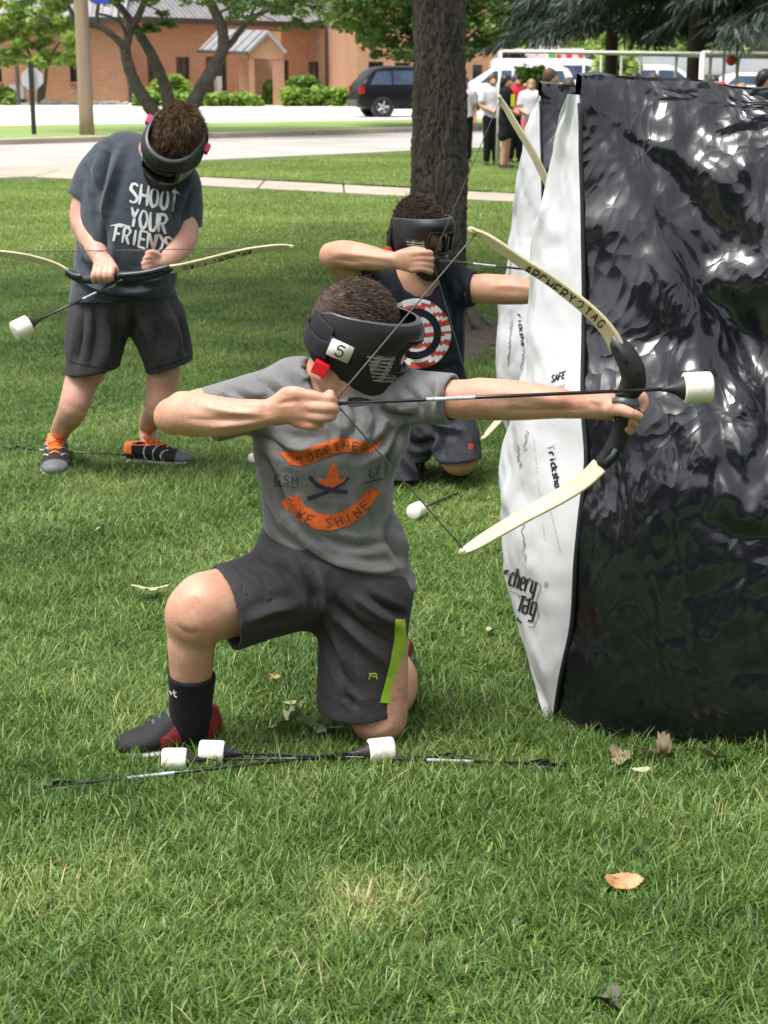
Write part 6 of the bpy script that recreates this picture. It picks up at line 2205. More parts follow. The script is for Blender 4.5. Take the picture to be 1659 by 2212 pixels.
# kneeling leg: knee on the ground, shin lying back
T1(S, [(800, 1290, .04, 80), (808, 1400, .02, 74), (815, 1490, .0, 66), (818, 1548, -.01, 57)], .03)
kn = gr(812, 1597)
S.tube([kn + [0, .02, .062], f1.pt(818, 1540, .0)], [.056, .062], None, .03)
S.tube([kn + [.005, .02, .07], kn + [.035, .13, .075], kn + [.05, .24, .072], kn + [.05, .38, .05]], [.056, .066, .058, .042], None, .03)
S.tube([kn + [.05, .38, .05], kn + [.05, .44, .03], kn + [.05, .48, .02]], [.042, .03, .02], None, .02)
V, Fc = S.mesh(); V = relax(V, Fc, 1, .35)
V[:, 2] = np.maximum(V[:, 2], .004)
V = V + vnormals(V, Fc) * (.0011 * fbm(V * 38, 2, 5))[:, None]
V = folds(V, Fc, [([(430, 876), (500, 890), (580, 897)], .0022, .008), ([(400, 905), (480, 908), (560, 905)], -.0016, .008), ([(450, 925), (520, 915), (590, 905)], .0015, .008),
                  ([(640, 866), (600, 872)], -.0012, .005), ([(1050, 850), (1130, 852), (1220, 866)], .0016, .010), ([(1090, 885), (1180, 886), (1270, 884)], -.0014, .010), ([(1270, 862), (1300, 868)], .0014, .006),
                  ([(380, 1350), (405, 1368), (432, 1366)], -.0014, .012), ([(390, 1300), (420, 1288), (450, 1300)], .0014, .016), ([(455, 1380), (458, 1430)], .002, .012), ([(672, 800), (700, 830), (722, 866)], .0025, .010), ([(735, 800), (738, 850)], -.002, .008), ([(770, 1560), (800, 1570), (830, 1560)], -.0025, .012)])
mesh_obj('body', V, Fc, M['skin'], boy)

# shirt
S = Sdf(.0045)
T1(S, [(640, 848, .02, 56), (570, 862, -.01, 62), (505, 882, -.045, 62), (440, 900, -.075, 61)], .035)    # right sleeve
T1(S, [(850, 852, .02, 58), (910, 858, -.015, 58), (975, 862, -.05, 56), (1010, 864, -.065, 55)], .035)    # left sleeve
hr = f1.pt(447, 897, -.07); S.cut(hr, unit(f1.pt(440, 899, -.075) - f1.pt(505, 877, -.045)) * np.array([1, 1, 1]), .16)
hl = f1.pt(980, 862, -.05); S.cut(hl, unit(f1.pt(1000, 864, -.06) - f1.pt(910, 856, -.015)), .14)
T1(S, [(745, 862, .02, 150, .062), (735, 880, .015, 168, .085), (716, 915, .01, 172, .112), (704, 970, .01, 158, .115), (706, 1050, .02, 145, .11), (712, 1130, .03, 142, .11), (732, 1205, .04, 150, .118), (745, 1300, .045, 160, .122)], .03)
T1(S, [(672, 842, .025, 46), (745, 838, .03, 50), (850, 846, .025, 48)], .04)
# hem: sloping cut, open underneath
h0, h1 = f1.pt(566, 1160, -.05), f1.pt(884, 1288, -.05)
hn = unit(np.cross(unit(h1 - h0), np.array([0, 1., -.10]))); hn = hn if hn[2] < 0 else -hn
S.cut((h0 + h1) / 2, hn)
T1(S, [(714, 1140, .03, 118, .085), (732, 1205, .04, 133, .104), (745, 1310, .045, 147, .110)], .012, sub=True)
T1(S, [(495, 884, -.05, 50), (400, 912, -.095, 51)], .01, sub=True)
T1(S, [(955, 860, -.038, 45), (1040, 866, -.08, 46)], .01, sub=True)
T1(S, [(703, 866, -.02, 58), (714, 815, -.005, 60), (735, 740, 0, 60)], .008, sub=True)          # neck hole
V, Fc = S.mesh(); V = relax(V, Fc, 2, .4)
sb = bvh_of(V, Fc)
V = folds(V, Fc, [
    ([(610, 800), (650, 850), (668, 880)], -.007, .012), ([(560, 812), (600, 850), (615, 880)], -.007, .012), ([(640, 793), (690, 850)], .005, .01),
    ([(500, 835), (540, 862), (575, 866)], -.005, .009), ([(470, 842), (500, 866)], .004, .008),
    ([(540, 930), (600, 960), (650, 1000)], -.006, .014), ([(545, 955), (590, 1030), (620, 1120)], -.008, .018), ([(570, 945), (640, 970), (720, 960)], .005, .014),
    ([(860, 915), (820, 960), (770, 985)], -.008, .014), ([(880, 905), (845, 985), (832, 1050)], -.008, .013), ([(900, 900), (862, 900), (820, 880)], -.008, .012),
    ([(760, 870), (770, 905), (762, 950)], -.006, .010), ([(800, 872), (815, 910), (800, 960)], -.006, .010), ([(840, 860), (850, 890)], .006, .01), ([(870, 830), (900, 870), (905, 900)], -.004, .010), ([(915, 822), (935, 860), (930, 890)], -.0035, .010),
    ([(945, 820), (950, 850), (940, 880)], .005, .009), ([(720, 900), (735, 930), (728, 965)], .005, .010),
    ([(600, 1130), (660, 1190), (740, 1230), (830, 1250)], -.007, .014), ([(640, 1150), (700, 1210), (800, 1235), (870, 1225)], .006, .014), ([(680, 1225), (760, 1262), (850, 1268)], .007, .012), ([(720, 1235), (790, 1270), (875, 1280)], -.006, .010),
    ([(850, 1100), (840, 1160), (870, 1210)], -.008, .014), ([(855, 1080), (862, 1150), (880, 1220)], .006, .012), ([(575, 1090), (600, 1150), (640, 1190)], -.006, .012),
    ([(590, 1000), (640, 1090), (700, 1170)], .004, .02), ([(830, 980), (800, 1080), (820, 1180)], -.005, .02), ([(680, 1150), (760, 1180), (850, 1170)], -.004, .012)], sb)
N = vnormals(V, Fc)
V = V + N * (.0035 * fbm(V * np.array([11, 11, 16]), 3, 8) + .0012 * fbm(V * 40, 2, 9))[:, None]
sb = bvh_of(V, Fc)
shirt = mesh_obj('shirt', V, Fc, M['shirt_g'], boy)
# ribbed collar
cl_ = [(652, 783), (656, 812), (666, 840), (684, 866), (706, 880), (735, 884)]
D = Decal(sb, .0035); D.band([(x - 4, y) for x, y in cl_], [(x + 9, y - 4) for x, y in cl_], 3); D.build('collar', M['collar_g'], shirt)
# printed motif
D = Decal(sb, .0016)
up_t = [(608, 980), (640, 982), (680, 965), (715, 950), (745, 944), (780, 952), (800, 958), (826, 953)]
up_b = [(622, 1003), (645, 1008), (690, 990), (725, 976), (750, 975), (775, 978), (792, 984), (812, 978)]
up_t = [(636, 979), (665, 969), (700, 955), (735, 945), (765, 949), (803, 960)]
up_b = [(651, 1007), (680, 998), (715, 982), (742, 976), (765, 976), (790, 981)]
D.band(up_t, up_b, 6)
D.band([(602, 976), (640, 975)], [(612, 988), (642, 1003)], 4); D.band([(612, 986), (648, 996)], [(626, 1003), (652, 1008)], 4)
D.band([(798, 962), (828, 951)], [(796, 980), (812, 972)], 4)
lo_t = [(641, 1066), (660, 1093), (690, 1109), (720, 1111), (750, 1100), (775, 1080), (790, 1059)]
lo_b = [(622, 1093), (645, 1122), (680, 1142), (715, 1146), (755, 1134), (790, 1108), (812, 1075)]
D.band(lo_t, lo_b, 7)
D.band([(606, 1084), (626, 1070)], [(622, 1104), (642, 1078)], 4); D.band([(796, 1052), (806, 1060)], [(800, 1074), (818, 1062)], 4); D.band([(802, 1054), (812, 1060)], [(808, 1078), (826, 1058)], 4)
# flame
D.band([(718, 996), (734, 1022)], [(708, 1020), (700, 1040)], 5); D.band([(716, 998), (733, 1026)], [(714, 1020), (722, 1040)], 4)
D.band([(686, 1030), (702, 1038), (722, 1036), (742, 1034), (748, 1022)], [(690, 1042), (706, 1052), (716, 1058), (730, 1052), (744, 1042)], 5)
D.band([(702, 1034), (735, 1030)], [(706, 1046), (730, 1046)], 4)
D.build('shirt_print', M['orange'], shirt)
D = Decal(sb, .0024)
D.ribbon([(668, 1029), (688, 1050), (712, 1056)], 8); D.ribbon([(664, 1077), (690, 1068), (716, 1058), (745, 1040), (754, 1030)], 8, taper=[1.1, 1, .8, .6, .5]); D.ribbon([(705, 1054), (732, 1061), (750, 1062)], 9)
D.build('shirt_print', M['navyprint'], shirt)
D = Decal(sb, .0024)
D.text('GSM', (593, 1043), (20, 2.2), (1.5, -19), 2.6, lw=.62, gap=.3)
D.ribbon([(592, 1048), (620, 1050), (642, 1053)], 2); D.ribbon([(586, 1010), (598, 1011)], 1.5)
D.text('LT', (797, 1030), (14, -3), (2, -17), 2.4, lw=.6, gap=.4); D.ribbon([(785, 1043), (806, 1038), (826, 1033)], 2)
D.build('shirt_print', M['inkgrey'], shirt)
D = Decal(sb, .0024)
D.arc_text('TOGETHER', [(642, 998), (680, 984), (715, 968), (745, 961), (770, 964), (796, 972)], 17, 2.4)
D.arc_text('WE SHINE', [(640, 1104), (668, 1122), (700, 1130), (730, 1126), (765, 1112), (795, 1084)], 19, 2.6)
D.build('shirt_print', M['inklight'], shirt)

# shorts
S = Sdf(.0045)
T1(S, [(640, 1180, .06, 84, .10), (700, 1225, .05, 118, .13), (770, 1270, .045, 118, .128)], .03)
T1(S, [(700, 1245, .04, 106), (610, 1272, -.01, 99), (530, 1300, -.05, 95), (440, 1328, -.10, 98)], .04)
T1(S, [(790, 1290, .03, 98, .115), (783, 1380, .02, 97, .105), (780, 1470, .01, 95, .10), (780, 1580, .0, 96, .10)], .03)
h0 = f1.pt(486, 1318, -.08)
S.cut(h0, unit(np.array([-1, -.42, -.16])), .19)
S.cut(f1.pt(780, 1526, 0), unit(np.array([.02, .12, -1])), .19)
T1(S, [(560, 1290, -.035, 84), (420, 1334, -.115, 88)], .01, sub=True)
T1(S, [(781, 1480, .01, 83, .086), (780, 1600, .0, 84, .088)], .01, sub=True)
V, Fc = S.mesh(); V = relax(V, Fc, 2, .4)
qb = bvh_of(V, Fc)
V = folds(V, Fc, [
    ([(650, 1215), (680, 1290), (700, 1340)], -.008, .014), ([(690, 1235), (700, 1290), (690, 1340)], .007, .014), ([(560, 1200), (620, 1235), (665, 1300)], -.006, .014),
    ([(500, 1215), (560, 1250), (600, 1330)], -.004, .018), ([(530, 1345), (590, 1320), (650, 1310)], .005, .016),
    ([(690, 1280), (760, 1340), (850, 1395)], -.006, .013), ([(700, 1300), (780, 1385), (840, 1440)], .006, .015), ([(680, 1330), (720, 1420), (770, 1500)], -.006, .016),
    ([(760, 1285), (820, 1330), (870, 1360)], .006, .013), ([(705, 1300), (735, 1400), (745, 1510)], .005, .016), ([(800, 1290), (840, 1315), (880, 1330)], -.006, .010), ([(745, 1500), (760, 1515), (770, 1532)], -.005, .01)], qb)
V = V + vnormals(V, Fc) * (.003 * fbm(V * np.array([10, 10, 13]), 3, 18))[:, None]
qb = bvh_of(V, Fc)
shorts = mesh_obj('shorts', V, Fc, M['shorts'], boy)
D = Decal(qb, .002)
D.band([(853, 1338), (851, 1380), (842, 1430), (830, 1480), (820, 1517)], [(874, 1338), (877, 1380), (874, 1430), (866, 1480), (858, 1521)], 7)
D.build('side_stripe', M['lime'], shorts)
D = Decal(qb, .002)
D.band([(454, 1224), (480, 1203), (512, 1187)], [(458, 1231), (484, 1210), (516, 1194)], 3)
D.build('side_stripe', M['lime'], shorts)
D = Decal(qb, .002)
D.ribbon([(797, 1467), (800, 1456), (810, 1454), (814, 1459)], 2.6); D.ribbon([(803, 1461), (812, 1460), (814, 1467)], 2.6); D.ribbon([(796, 1455), (804, 1455)], 2.2)
D.build('shorts_logo', M['lime'], shorts)
D = Decal(qb, .0012)
D.ribbon([(695, 1508), (745, 1520), (800, 1510), (858, 1516)], 1.5); D.build('hem_stitch', M['shorts_l'], shorts)

# sock and shoe
S = Sdf(.004)
T1(S, [(415, 1452, -.073, 53), (413, 1500, -.055, 48), (411, 1550, -.035, 46), (408, 1590, -.02, 44), (380, 1608, -.03, 42)], .02)
S.cut(f1.pt(415, 1455, -.07), UP * 1.0 + np.array([.06, -.1, 0]))
V, Fc = S.mesh(); V = relax(V, Fc, 1, .4)
V = V + vnormals(V, Fc) * (.0022 * fbm(V * np.array([9, 9, 40]), 3, 28))[:, None]
sock = mesh_obj('sock', V, Fc, M['sock'], boy)
D = Decal(bvh_of(V, Fc), .0015)
D.ribbon([(366, 1492), (371, 1496), (370, 1501)], 2.6); D.ribbon([(376, 1490), (378, 1503), (383, 1506)], 3); D.ribbon([(372, 1497), (382, 1495)], 2.6)
D.build('sock_logo', M['white_print'], sock)
hl_, to_ = gr(466, 1606), gr(257, 1637)


def pf(t, z, k):
    m = np.zeros(len(t), int)
    m[(t < .24) | ((z < .108 - .15 * (t - .24)) & (t < .62))] = 1
    m[(t > .38) & (t < .45) & (z > .08)] = 1
    return m


s1 = shoe(boy, hl_, to_, ['shoe_b', 'shoe_r'], pf, w=.048, hgt=.104, laces='riser_grey')
MB().tube([hl_ + (to_ - hl_) * t + UP * z for t, z in ((.42, .088), (.36, .115), (.30, .13))], 0, sq=(.026, .006), side=(0, 1, 0)).build('tongue', M['shoe_r'], s1, True)
shoe(boy, kn + [.05, .44, 0], kn + [.06, .62, 0], ['shoe_b', 'shoe_r'], pf, w=.045)
# head gear and hair
mk1 = face_mask(boy, hc1, R1, .002, side_tag=(-1, np.array([-.026, -.107, -.018]), .16, '5'), scale=.93)
hcc = hc1 + np.array([-.018, 0, .024]) @ R1
hair(boy, hcc, np.array([.092, .073, .099]), R1, lambda l: ((l[:, 2] > .02 - .3 * np.clip(l[:, 0], 0, 1)) | ((l[:, 0] < -.03) & (l[:, 2] > -.065))) & (l[:, 0] < .084), M['hair'], 15000, .017, .0006, (1.0, .1, -.1), 33, .16)

# ================================================================== boy with bowed head
f2 = Fig(6.62)
boy2 = thing('person', gr(250, 1010), 'boy standing with bowed head in slate tee and dark shorts, holding a bow level', 'person', 'boys playing archery')
T2 = f2.tube
S = Sdf(.0055)
T2(S, [(290, 370, .0, 75, .08), (285, 470, .0, 95, .11), (275, 580, .0, 90, .11), (274, 640, .0, 85, .09)], .03)
hc2 = f2.pt(378, 304, -.15)
R2 = frame((-.36, -.62, -.68), (.30, -.66, .66))
T2(S, [(318, 345, .0, 38), (345, 320, -.08, 36)], .03)
S.ell(hc2 + np.array([-.02, 0, .018]) @ R2, (.088, .073, .095), R2, .02)
S.ell(hc2 + np.array([.05, 0, -.05]) @ R2, (.05, .05, .06), R2, .03)
# his right arm (left in the picture) down to the grip
T2(S, [(232, 372, .02, 26), (193, 420, .0, 31), (182, 468, -.02, 31), (190, 500, -.06, 29), (206, 535, -.13, 24), (218, 560, -.19, 19), (222, 568, -.21, 18)], .02)
T2(S, [(222, 562, -.21, 20, .022), (225, 574, -.232, 25, .022)], .01)
for k, (x0, x1) in enumerate(((204, 202), (216, 215), (229, 228), (240, 240))):
    T2(S, [(x0 + 4, 575, -.24, 7.6), (x0 + 2, 584, -.272, 7.4), (x1, 596, -.288, 7), (x1 + 1, 606, -.275, 6.4), (x1 + 2, 606, -.25, 6)], .0035)
T2(S, [(232, 566, -.22, 9), (246, 576, -.245, 8), (252, 588, -.245, 7)], .005)
# his left arm
T2(S, [(385, 385, .02, 32), (400, 440, .01, 30), (400, 500, -.03, 29), (392, 530, -.08, 26), (368, 556, -.16, 20), (352, 566, -.2, 18)], .02)
T2(S, [(354, 564, -.2, 17, .018), (338, 568, -.22, 18, .018), (330, 570, -.225, 16, .016)], .01)
for (y0, y1, x1) in ((557, 556, 313), (565, 566, 309), (573, 576, 311), (581, 585, 317)):
    T2(S, [(336, y0, -.225, 6), (322, y1 - 1, -.252, 6), (x1, y1 + 3, -.25, 5.4), (x1 + 5, y1 + 5, -.232, 4.8)], .003)
T2(S, [(346, 554, -.215, 7), (330, 545, -.24, 6.4), (318, 547, -.25, 5.6)], .003)
# legs
a1, a2 = gr(122, 1003), gr(322, 985)
S.tube([f2.pt(222, 680, 0), f2.pt(200, 770, -.01), f2.pt(174, 830, -.03), f2.pt(155, 890, -.05), a1 + [.02, .02, .14], a1 + [0, .03, .06]], [.09, .078, .066, .057, .040, .036], None, .03)
S.tube([f2.pt(338, 690, 0), f2.pt(355, 770, .02), f2.pt(350, 830, .03), f2.pt(342, 890, .05), a2 + [0, .02, .14], a2 + [0, .02, .06]], [.07, .066, .064, .058, .042, .038], None, .03)
V, Fc = S.mesh(); V = relax(V, Fc, 1, .35)
V = V + vnormals(V, Fc) * (.0012 * fbm(V * 30, 2, 45))[:, None]
mesh_obj('body', V, Fc, M['skin_c'], boy2)
S = Sdf(.0055)
T2(S, [(240, 346, .02, 46), (210, 380, .02, 46), (188, 425, .01, 43), (177, 475, 0, 43)], .02)
T2(S, [(372, 372, .02, 44), (392, 400, .02, 43), (400, 460, .01, 39), (396, 520, 0, 38)], .04)
S.cut(f2.pt(186, 432, 0), unit(f2.pt(174, 470, 0) - f2.pt(205, 385, 0)), .14)
S.cut(f2.pt(397, 488, 0), unit(np.array([-.12, 0, -1])), .12)
T2(S, [(312, 330, .02, 46, .07), (314, 348, .01, 66, .08), (300, 366, .0, 104, .11), (292, 405, -.01, 116, .14), (288, 470, -.02, 116, .155), (276, 550, -.02, 112, .16), (266, 620, -.01, 110, .155), (258, 680, 0, 112, .15)], .018)
h0, h1 = f2.pt(152, 643, -.1), f2.pt(372, 625, -.1)
hn = unit(np.cross(unit(h1 - h0), np.array([0, 1., -.12]))); hn = hn if hn[2] < 0 else -hn
S.cut(f2.pt(265, 650, -.1), unit(hn + np.array([.0, 0, -.2])))
T2(S, [(272, 590, -.02, 92, .135), (266, 620, -.01, 99, .141), (256, 700, 0, 102, .137)], .01, sub=True)
T2(S, [(192, 420, .01, 35), (170, 490, 0, 36)], .01, sub=True)
T2(S, [(401, 465, .01, 31), (395, 540, 0, 31)], .01, sub=True)
V, Fc = S.mesh(); V = relax(V, Fc, 2, .4)
sb = bvh_of(V, Fc)
V = folds(V, Fc, [
    ([(240, 315), (222, 370), (215, 430)], -.012, .02), ([(262, 320), (245, 380), (225, 450), (218, 520)], .01, .02), ([(215, 450), (225, 520), (215, 590)], -.012, .022),
    ([(170, 560), (210, 600), (250, 620)], -.010, .018), ([(160, 590), (220, 622), (300, 630), (360, 605)], .012, .018), ([(170, 615), (240, 640), (320, 636)], -.010, .014), ([(200, 600), (270, 612), (350, 585)], -.010, .016),
    ([(400, 370), (385, 420), (372, 480)], -.012, .018), ([(350, 500), (330, 560), (350, 590)], -.010, .02), ([(260, 600), (310, 606), (355, 596)], .01, .014), ([(175, 520), (200, 560), (240, 600)], .010, .018),
    ([(180, 350), (200, 400), (205, 440)], -.008, .016), ([(410, 410), (400, 450), (390, 480)], -.006, .012)], sb)
V = V + vnormals(V, Fc) * (.005 * fbm(V * np.array([8, 8, 10]), 3, 48) + .0015 * fbm(V * 30, 2, 49))[:, None]
sb = bvh_of(V, Fc)
shirt2 = mesh_obj('shirt', V, Fc, M['shirt_s'], boy2)
D = Decal(sb, .003)
random.seed(3)
tp = [.7, 1.3, 1.1, .8]
D.text('SHOOT', (279, 437), (22.5, 4.6), (5, -42), 5.6, lw=.7, gap=.26, taper=tp, jitter=1.2)
D.text('YOUR', (280, 487), (21, 4.6), (4, -38), 5.6, lw=.7, gap=.28, taper=tp, jitter=1.2)
D.text('FRIENDS', (246, 521), (19.5, 4.4), (6, -34), 5.0, lw=.7, gap=.2, taper=tp, jitter=1.2)
D.ribbon([(240, 488), (258, 484), (282, 490)], 4.5, taper=[.3, 1, .6]); D.ribbon([(374, 410), (384, 416), (389, 421)], 4, taper=[1, 1, .3])
D.build('shirt_print', M['white_print'], shirt2)
D = Decal(sb, .003); D.ribbon([(283, 541), (302, 541)], 2); D.ribbon([(308, 541), (316, 541)], 2); D.build('shirt_print', M['tan_leaf'], shirt2)
S = Sdf(.0055)
T2(S, [(262, 600, .0, 104, .10), (264, 640, .0, 114, .14), (272, 672, .0, 116, .10)], .03)
T2(S, [(215, 690, .0, 68, .125), (205, 740, -.01, 64, .12), (200, 790, -.02, 58, .115), (198, 850, -.03, 58, .115)], .014)
T2(S, [(338, 690, .01, 64, .125), (354, 740, .02, 59, .12), (366, 790, .03, 53, .115), (372, 850, .04, 53, .115)], .014)
S.cut(f2.pt(200, 800, -.02), unit(np.array([.12, .05, -1])), .18)
S.cut(f2.pt(366, 790, .03), unit(np.array([.28, .05, -1])), .18)
T2(S, [(201, 765, -.01, 50, .10), (197, 860, -.03, 50, .10)], .01, sub=True)
T2(S, [(362, 762, .02, 45, .10), (373, 860, .04, 45, .10)], .01, sub=True)
V, Fc = S.mesh(); V = relax(V, Fc, 2, .4)
qb = bvh_of(V, Fc)
V = folds(V, Fc, [([(288, 655), (285, 700), (278, 725)], -.012, .018), ([(320, 650), (340, 720), (330, 790)], -.006, .022), ([(350, 650), (380, 720), (385, 770)], .010, .02), ([(300, 680), (330, 740), (345, 800)], .010, .02),
                  ([(180, 660), (175, 730), (165, 790)], -.008, .02), ([(230, 660), (235, 730), (225, 795)], .009, .022), ([(200, 655), (205, 720), (195, 790)], -.007, .02), ([(390, 680), (402, 730), (405, 770)], -.008, .016)], qb)
V = V + vnormals(V, Fc) * (.004 * fbm(V * np.array([8, 8, 8]), 3, 58))[:, None]
mesh_obj('shorts', V, Fc, M['shorts_l'], boy2)
D = Decal(bvh_of(V, Fc), .0015); D.ribbon([(150, 781), (200, 793), (252, 797)], 1.6); D.ribbon([(318, 800), (370, 786), (414, 768)], 1.6); D.build('hem_stitch', M['black_cloth'], bpy.data.objects[boy2.children[-1].name])


def pf2(t, z, k):
    m = np.zeros(len(t), int)
    m[(t > .80)] = 1
    m[(z > .088)] = 2
    m[(t < .12) & (z > .05)] = 2
    m[(np.abs(np.mod(t * 7 + np.abs(k) * 30, 1) - .5) < .05) & (t > .25) & (t < .7) & (np.abs(k) > .025)] = 3
    return m


shoe(boy2, gr(124, 985), gr(118, 1036), ['shoe_b', 'shoe_g', 'shoe_o', 'white_print'], pf2, w=.056, hgt=.09, tongue='shoe_o', laces='shoe_o')
shoe(boy2, gr(276, 1000), gr(414, 1006), ['shoe_b', 'shoe_g', 'shoe_o', 'white_print'], pf2, w=.05, hgt=.09, tongue='shoe_o', laces='shoe_o')
mk2 = face_mask(boy2, hc2, R2, .0028, clip='pink_clip', scale=1.12, clip_at=(-.02, .108, .012))
hair(boy2, hc2 + np.array([-.02, 0, .03]) @ R2, np.array([.100, .084, .104]), R2, lambda l: (l[:, 2] > -.005) | ((l[:, 0] < -.02) & (l[:, 2] > -.06)), M['hair_l'], 11000, .034, .0011, (.7, .25, .0), 63, .38, 1.03)

# ================================================================== kneeling boy further back
f3 = Fig(6.45)
boy3 = thing('person', gr(930, 1040), 'boy kneeling by the tree in dark tee with red and white target, aiming a bow', 'person', 'boys playing archery')
T3 = f3.tube
S = Sdf(.0052)
T3(S, [(905, 610, .0, 75, .08), (900, 700, .0, 88, .09), (905, 800, .02, 88, .09), (915, 880, .05, 88, .10)], .03)
hc3 = f3.pt(905, 504, -.02)
R3 = frame((.66, -.74, -.09), (.03, -.08, 1))
T3(S, [(905, 615, .0, 46), (904, 560, .0, 42)], .03)
S.ell(hc3 + np.array([-.02, 0, .02]) @ R3, (.088, .072, .098), R3, .02)
S.ell(hc3 + np.array([.045, 0, -.045]) @ R3, (.05, .05, .06), R3, .03)
S.ell(hc3 + np.array([.083, 0, -.03]) @ R3, (.02, .012, .022), R3, .015)
for sd in (-1, 1): S.ell(hc3 + np.array([.082, sd * .031, -.005]) @ R3, (.012, .017, .009), R3, .006, sub=True)
# drawing arm
T3(S, [(800, 600, .03, 38), (755, 580, .0, 33), (722, 560, -.03, 28)], .02)
T3(S, [(718, 552, -.04, 29), (745, 549, -.07, 30), (790, 556, -.12, 28), (830, 562, -.16, 22), (858, 563, -.185, 17, .016)], .015)
T3(S, [(856, 563, -.185, 18, .017), (876, 563, -.195, 24, .017), (894, 563, -.2, 26, .016)], .01)
for (y0, y1, xx) in ((546, 547, 928), (558, 560, 931), (570, 573, 930), (580, 586, 929)):
    T3(S, [(890, y0 + 2, -.2, 8.5), (912, y0, -.212, 8.2), (xx, y1, -.205, 7.5), (xx + 2, y1 + 2, -.185, 6.2)], .004)
T3(S, [(866, 550, -.18, 11), (892, 541, -.17, 9), (915, 542, -.175, 7.5)], .008)
# bow arm
T3(S, [(980, 616, .0, 30), (1030, 624, -.04, 31), (1085, 628, -.08, 30), (1140, 630, -.12, 27), (1200, 632, -.16, 20), (1240, 634, -.18, 17)], .02)
T3(S, [(1050, 615, -.06, 22), (1110, 612, -.1, 17)], .02)
T3(S, [(1236, 634, -.18, 17), (1262, 634, -.19, 18)], .01)
# legs
T3(S, [(930, 895, .05, 34), (975, 940, -.03, 39), (992, 985, -.07, 40)], .03)
k3 = gr(992, 1036)
S.tube([f3.pt(992, 985, -.07), k3 + [0, .02, .075]], [.068, .058], None, .03)
S.tube([k3 + [0, .04, .07], k3 + [-.02, .2, .075], k3 + [-.05, .4, .05]], [.058, .064, .04], None, .03)
k4 = gr(875, 1052)
S.tube([f3.pt(895, 880, .05), k4 + [0.02, .06, .22], k4 + [0, .03, .08]], [.068, .062, .052], None, .03)
S.tube([k4 + [0, .05, .07], k4 + [0, .25, .07], k4 + [0, .42, .05]], [.058, .062, .04], None, .03)
V, Fc = S.mesh(); V = relax(V, Fc, 1, .35)
V[:, 2] = np.maximum(V[:, 2], .004)
V = folds(V, Fc, [([(730, 545), (790, 552), (850, 560)], .002, .010), ([(720, 560), (780, 568)], -.002, .012), ([(1060, 618), (1110, 618), (1150, 622)], .002, .012)])
mesh_obj('body', V, Fc, M['skin_b'], boy3)
eb = hc3 + np.array([.078, 0, -.006]) @ R3
for sd in (-1, 1):
    MB().lathe(hc3 + np.array([.070, sd * .031, -.005]) @ R3, R3[0], [(0, .013), (.005, .012), (.009, .008), (.011, .002)], 12).build('eye', M['tag'], boy3, True)
    MB().lathe(hc3 + np.array([.0795, sd * .031, -.005]) @ R3, R3[0], [(0, .006), (.002, .005), (.0028, .001)], 10).build('iris', M['hair_d'], boy3, True)
    MB().tube([hc3 + np.array([.082 - .006 * abs(k), sd * (.031 + .011 * k), .012 - .002 * k * k]) @ R3 for k in (-1.2, 0, 1.2)], .0035, 6).build('eyebrow', M['hair_d'], boy3, True)
S = Sdf(.0055)
T3(S, [(830, 605, .02, 42), (785, 590, .01, 38), (755, 582, .0, 36)], .03)
T3(S, [(965, 608, .01, 46), (1005, 620, -.02, 40), (1050, 630, -.05, 37)], .03)
S.cut(f3.pt(773, 585, .0), unit(f3.pt(755, 578, 0) - f3.pt(830, 605, .02)), .1)
S.cut(f3.pt(1026, 627, -.035), unit(f3.pt(1050, 624, -.05) - f3.pt(965, 618, .01)), .11)
T3(S, [(905, 618, .02, 70, .065), (902, 630, .0, 100, .085), (896, 660, -.0, 106, .115), (900, 720, .0, 104, .125), (906, 800, .01, 98, .125), (914, 870, .04, 104, .135)], .03)
S.cut(f3.pt(912, 862, .04), -UP)
T3(S, [(904, 615, -.02, 48), (905, 570, -.02, 46)], .01, sub=True)
T3(S, [(1000, 618, -.015, 32), (1070, 632, -.06, 33)], .01, sub=True)
T3(S, [(800, 596, .01, 30), (740, 578, .0, 32)], .01, sub=True)
V, Fc = S.mesh(); V = relax(V, Fc, 2, .4)
sb = bvh_of(V, Fc)
V = folds(V, Fc, [([(850, 600), (870, 650), (860, 690)], -.008, .016), ([(960, 600), (975, 650), (990, 700)], -.010, .016), ([(1000, 640), (985, 690), (990, 760)], -.008, .016), ([(940, 620), (960, 690)], .006, .014),
                  ([(985, 590), (1000, 630), (1000, 660)], -.006, .012), ([(870, 760), (920, 800), (985, 790)], -.006, .016)], sb)
V = V + vnormals(V, Fc) * (.004 * fbm(V * 9, 3, 68))[:, None]
sb = bvh_of(V, Fc)
shirt3 = mesh_obj('shirt', V, Fc, M['shirt_n'], boy3)
tc_ = np.array([898., 721.])
for (r0, r1) in ((55, 76), (20, 39)):
    Dr, Dw = Decal(sb, .0025), Decal(sb, .0025)
    for k in range(72):
        a0, a1 = 2 * math.pi * k / 72, 2 * math.pi * (k + 1.02) / 72
        for j in range(3):
            q0, q1 = r0 + (r1 - r0) * j / 3, r0 + (r1 - r0) * (j + 1) / 3
            am, rm = (a0 + a1) / 2, (q0 + q1) / 2
            ys = rm * math.sin(am) + .12 * rm * math.cos(am)
            Dd = Dr if int(math.floor(ys / 10.5)) % 2 == 0 else Dw
            Dd.grid(np.array([[tc_ + np.array([math.cos(a), math.sin(a)]) * q for a in (a0, a1)] for q in (q0, q1)]))
    Dr.build('shirt_print', M['red_print'], shirt3); Dw.build('shirt_print', M['white_print'], shirt3)
D = Decal(sb, .0028)
for (dx, dy) in ((8, 0), (6, 12), (9, -11)):
    for k in range(5):
        a = k * 1.257
        D.ribbon([tc_ + [dx, dy], tc_ + [dx + 5 * math.cos(a), dy + 5 * math.sin(a)]], 2.4, taper=[1.2, .3])
D.build('shirt_print', M['white_print'], shirt3)
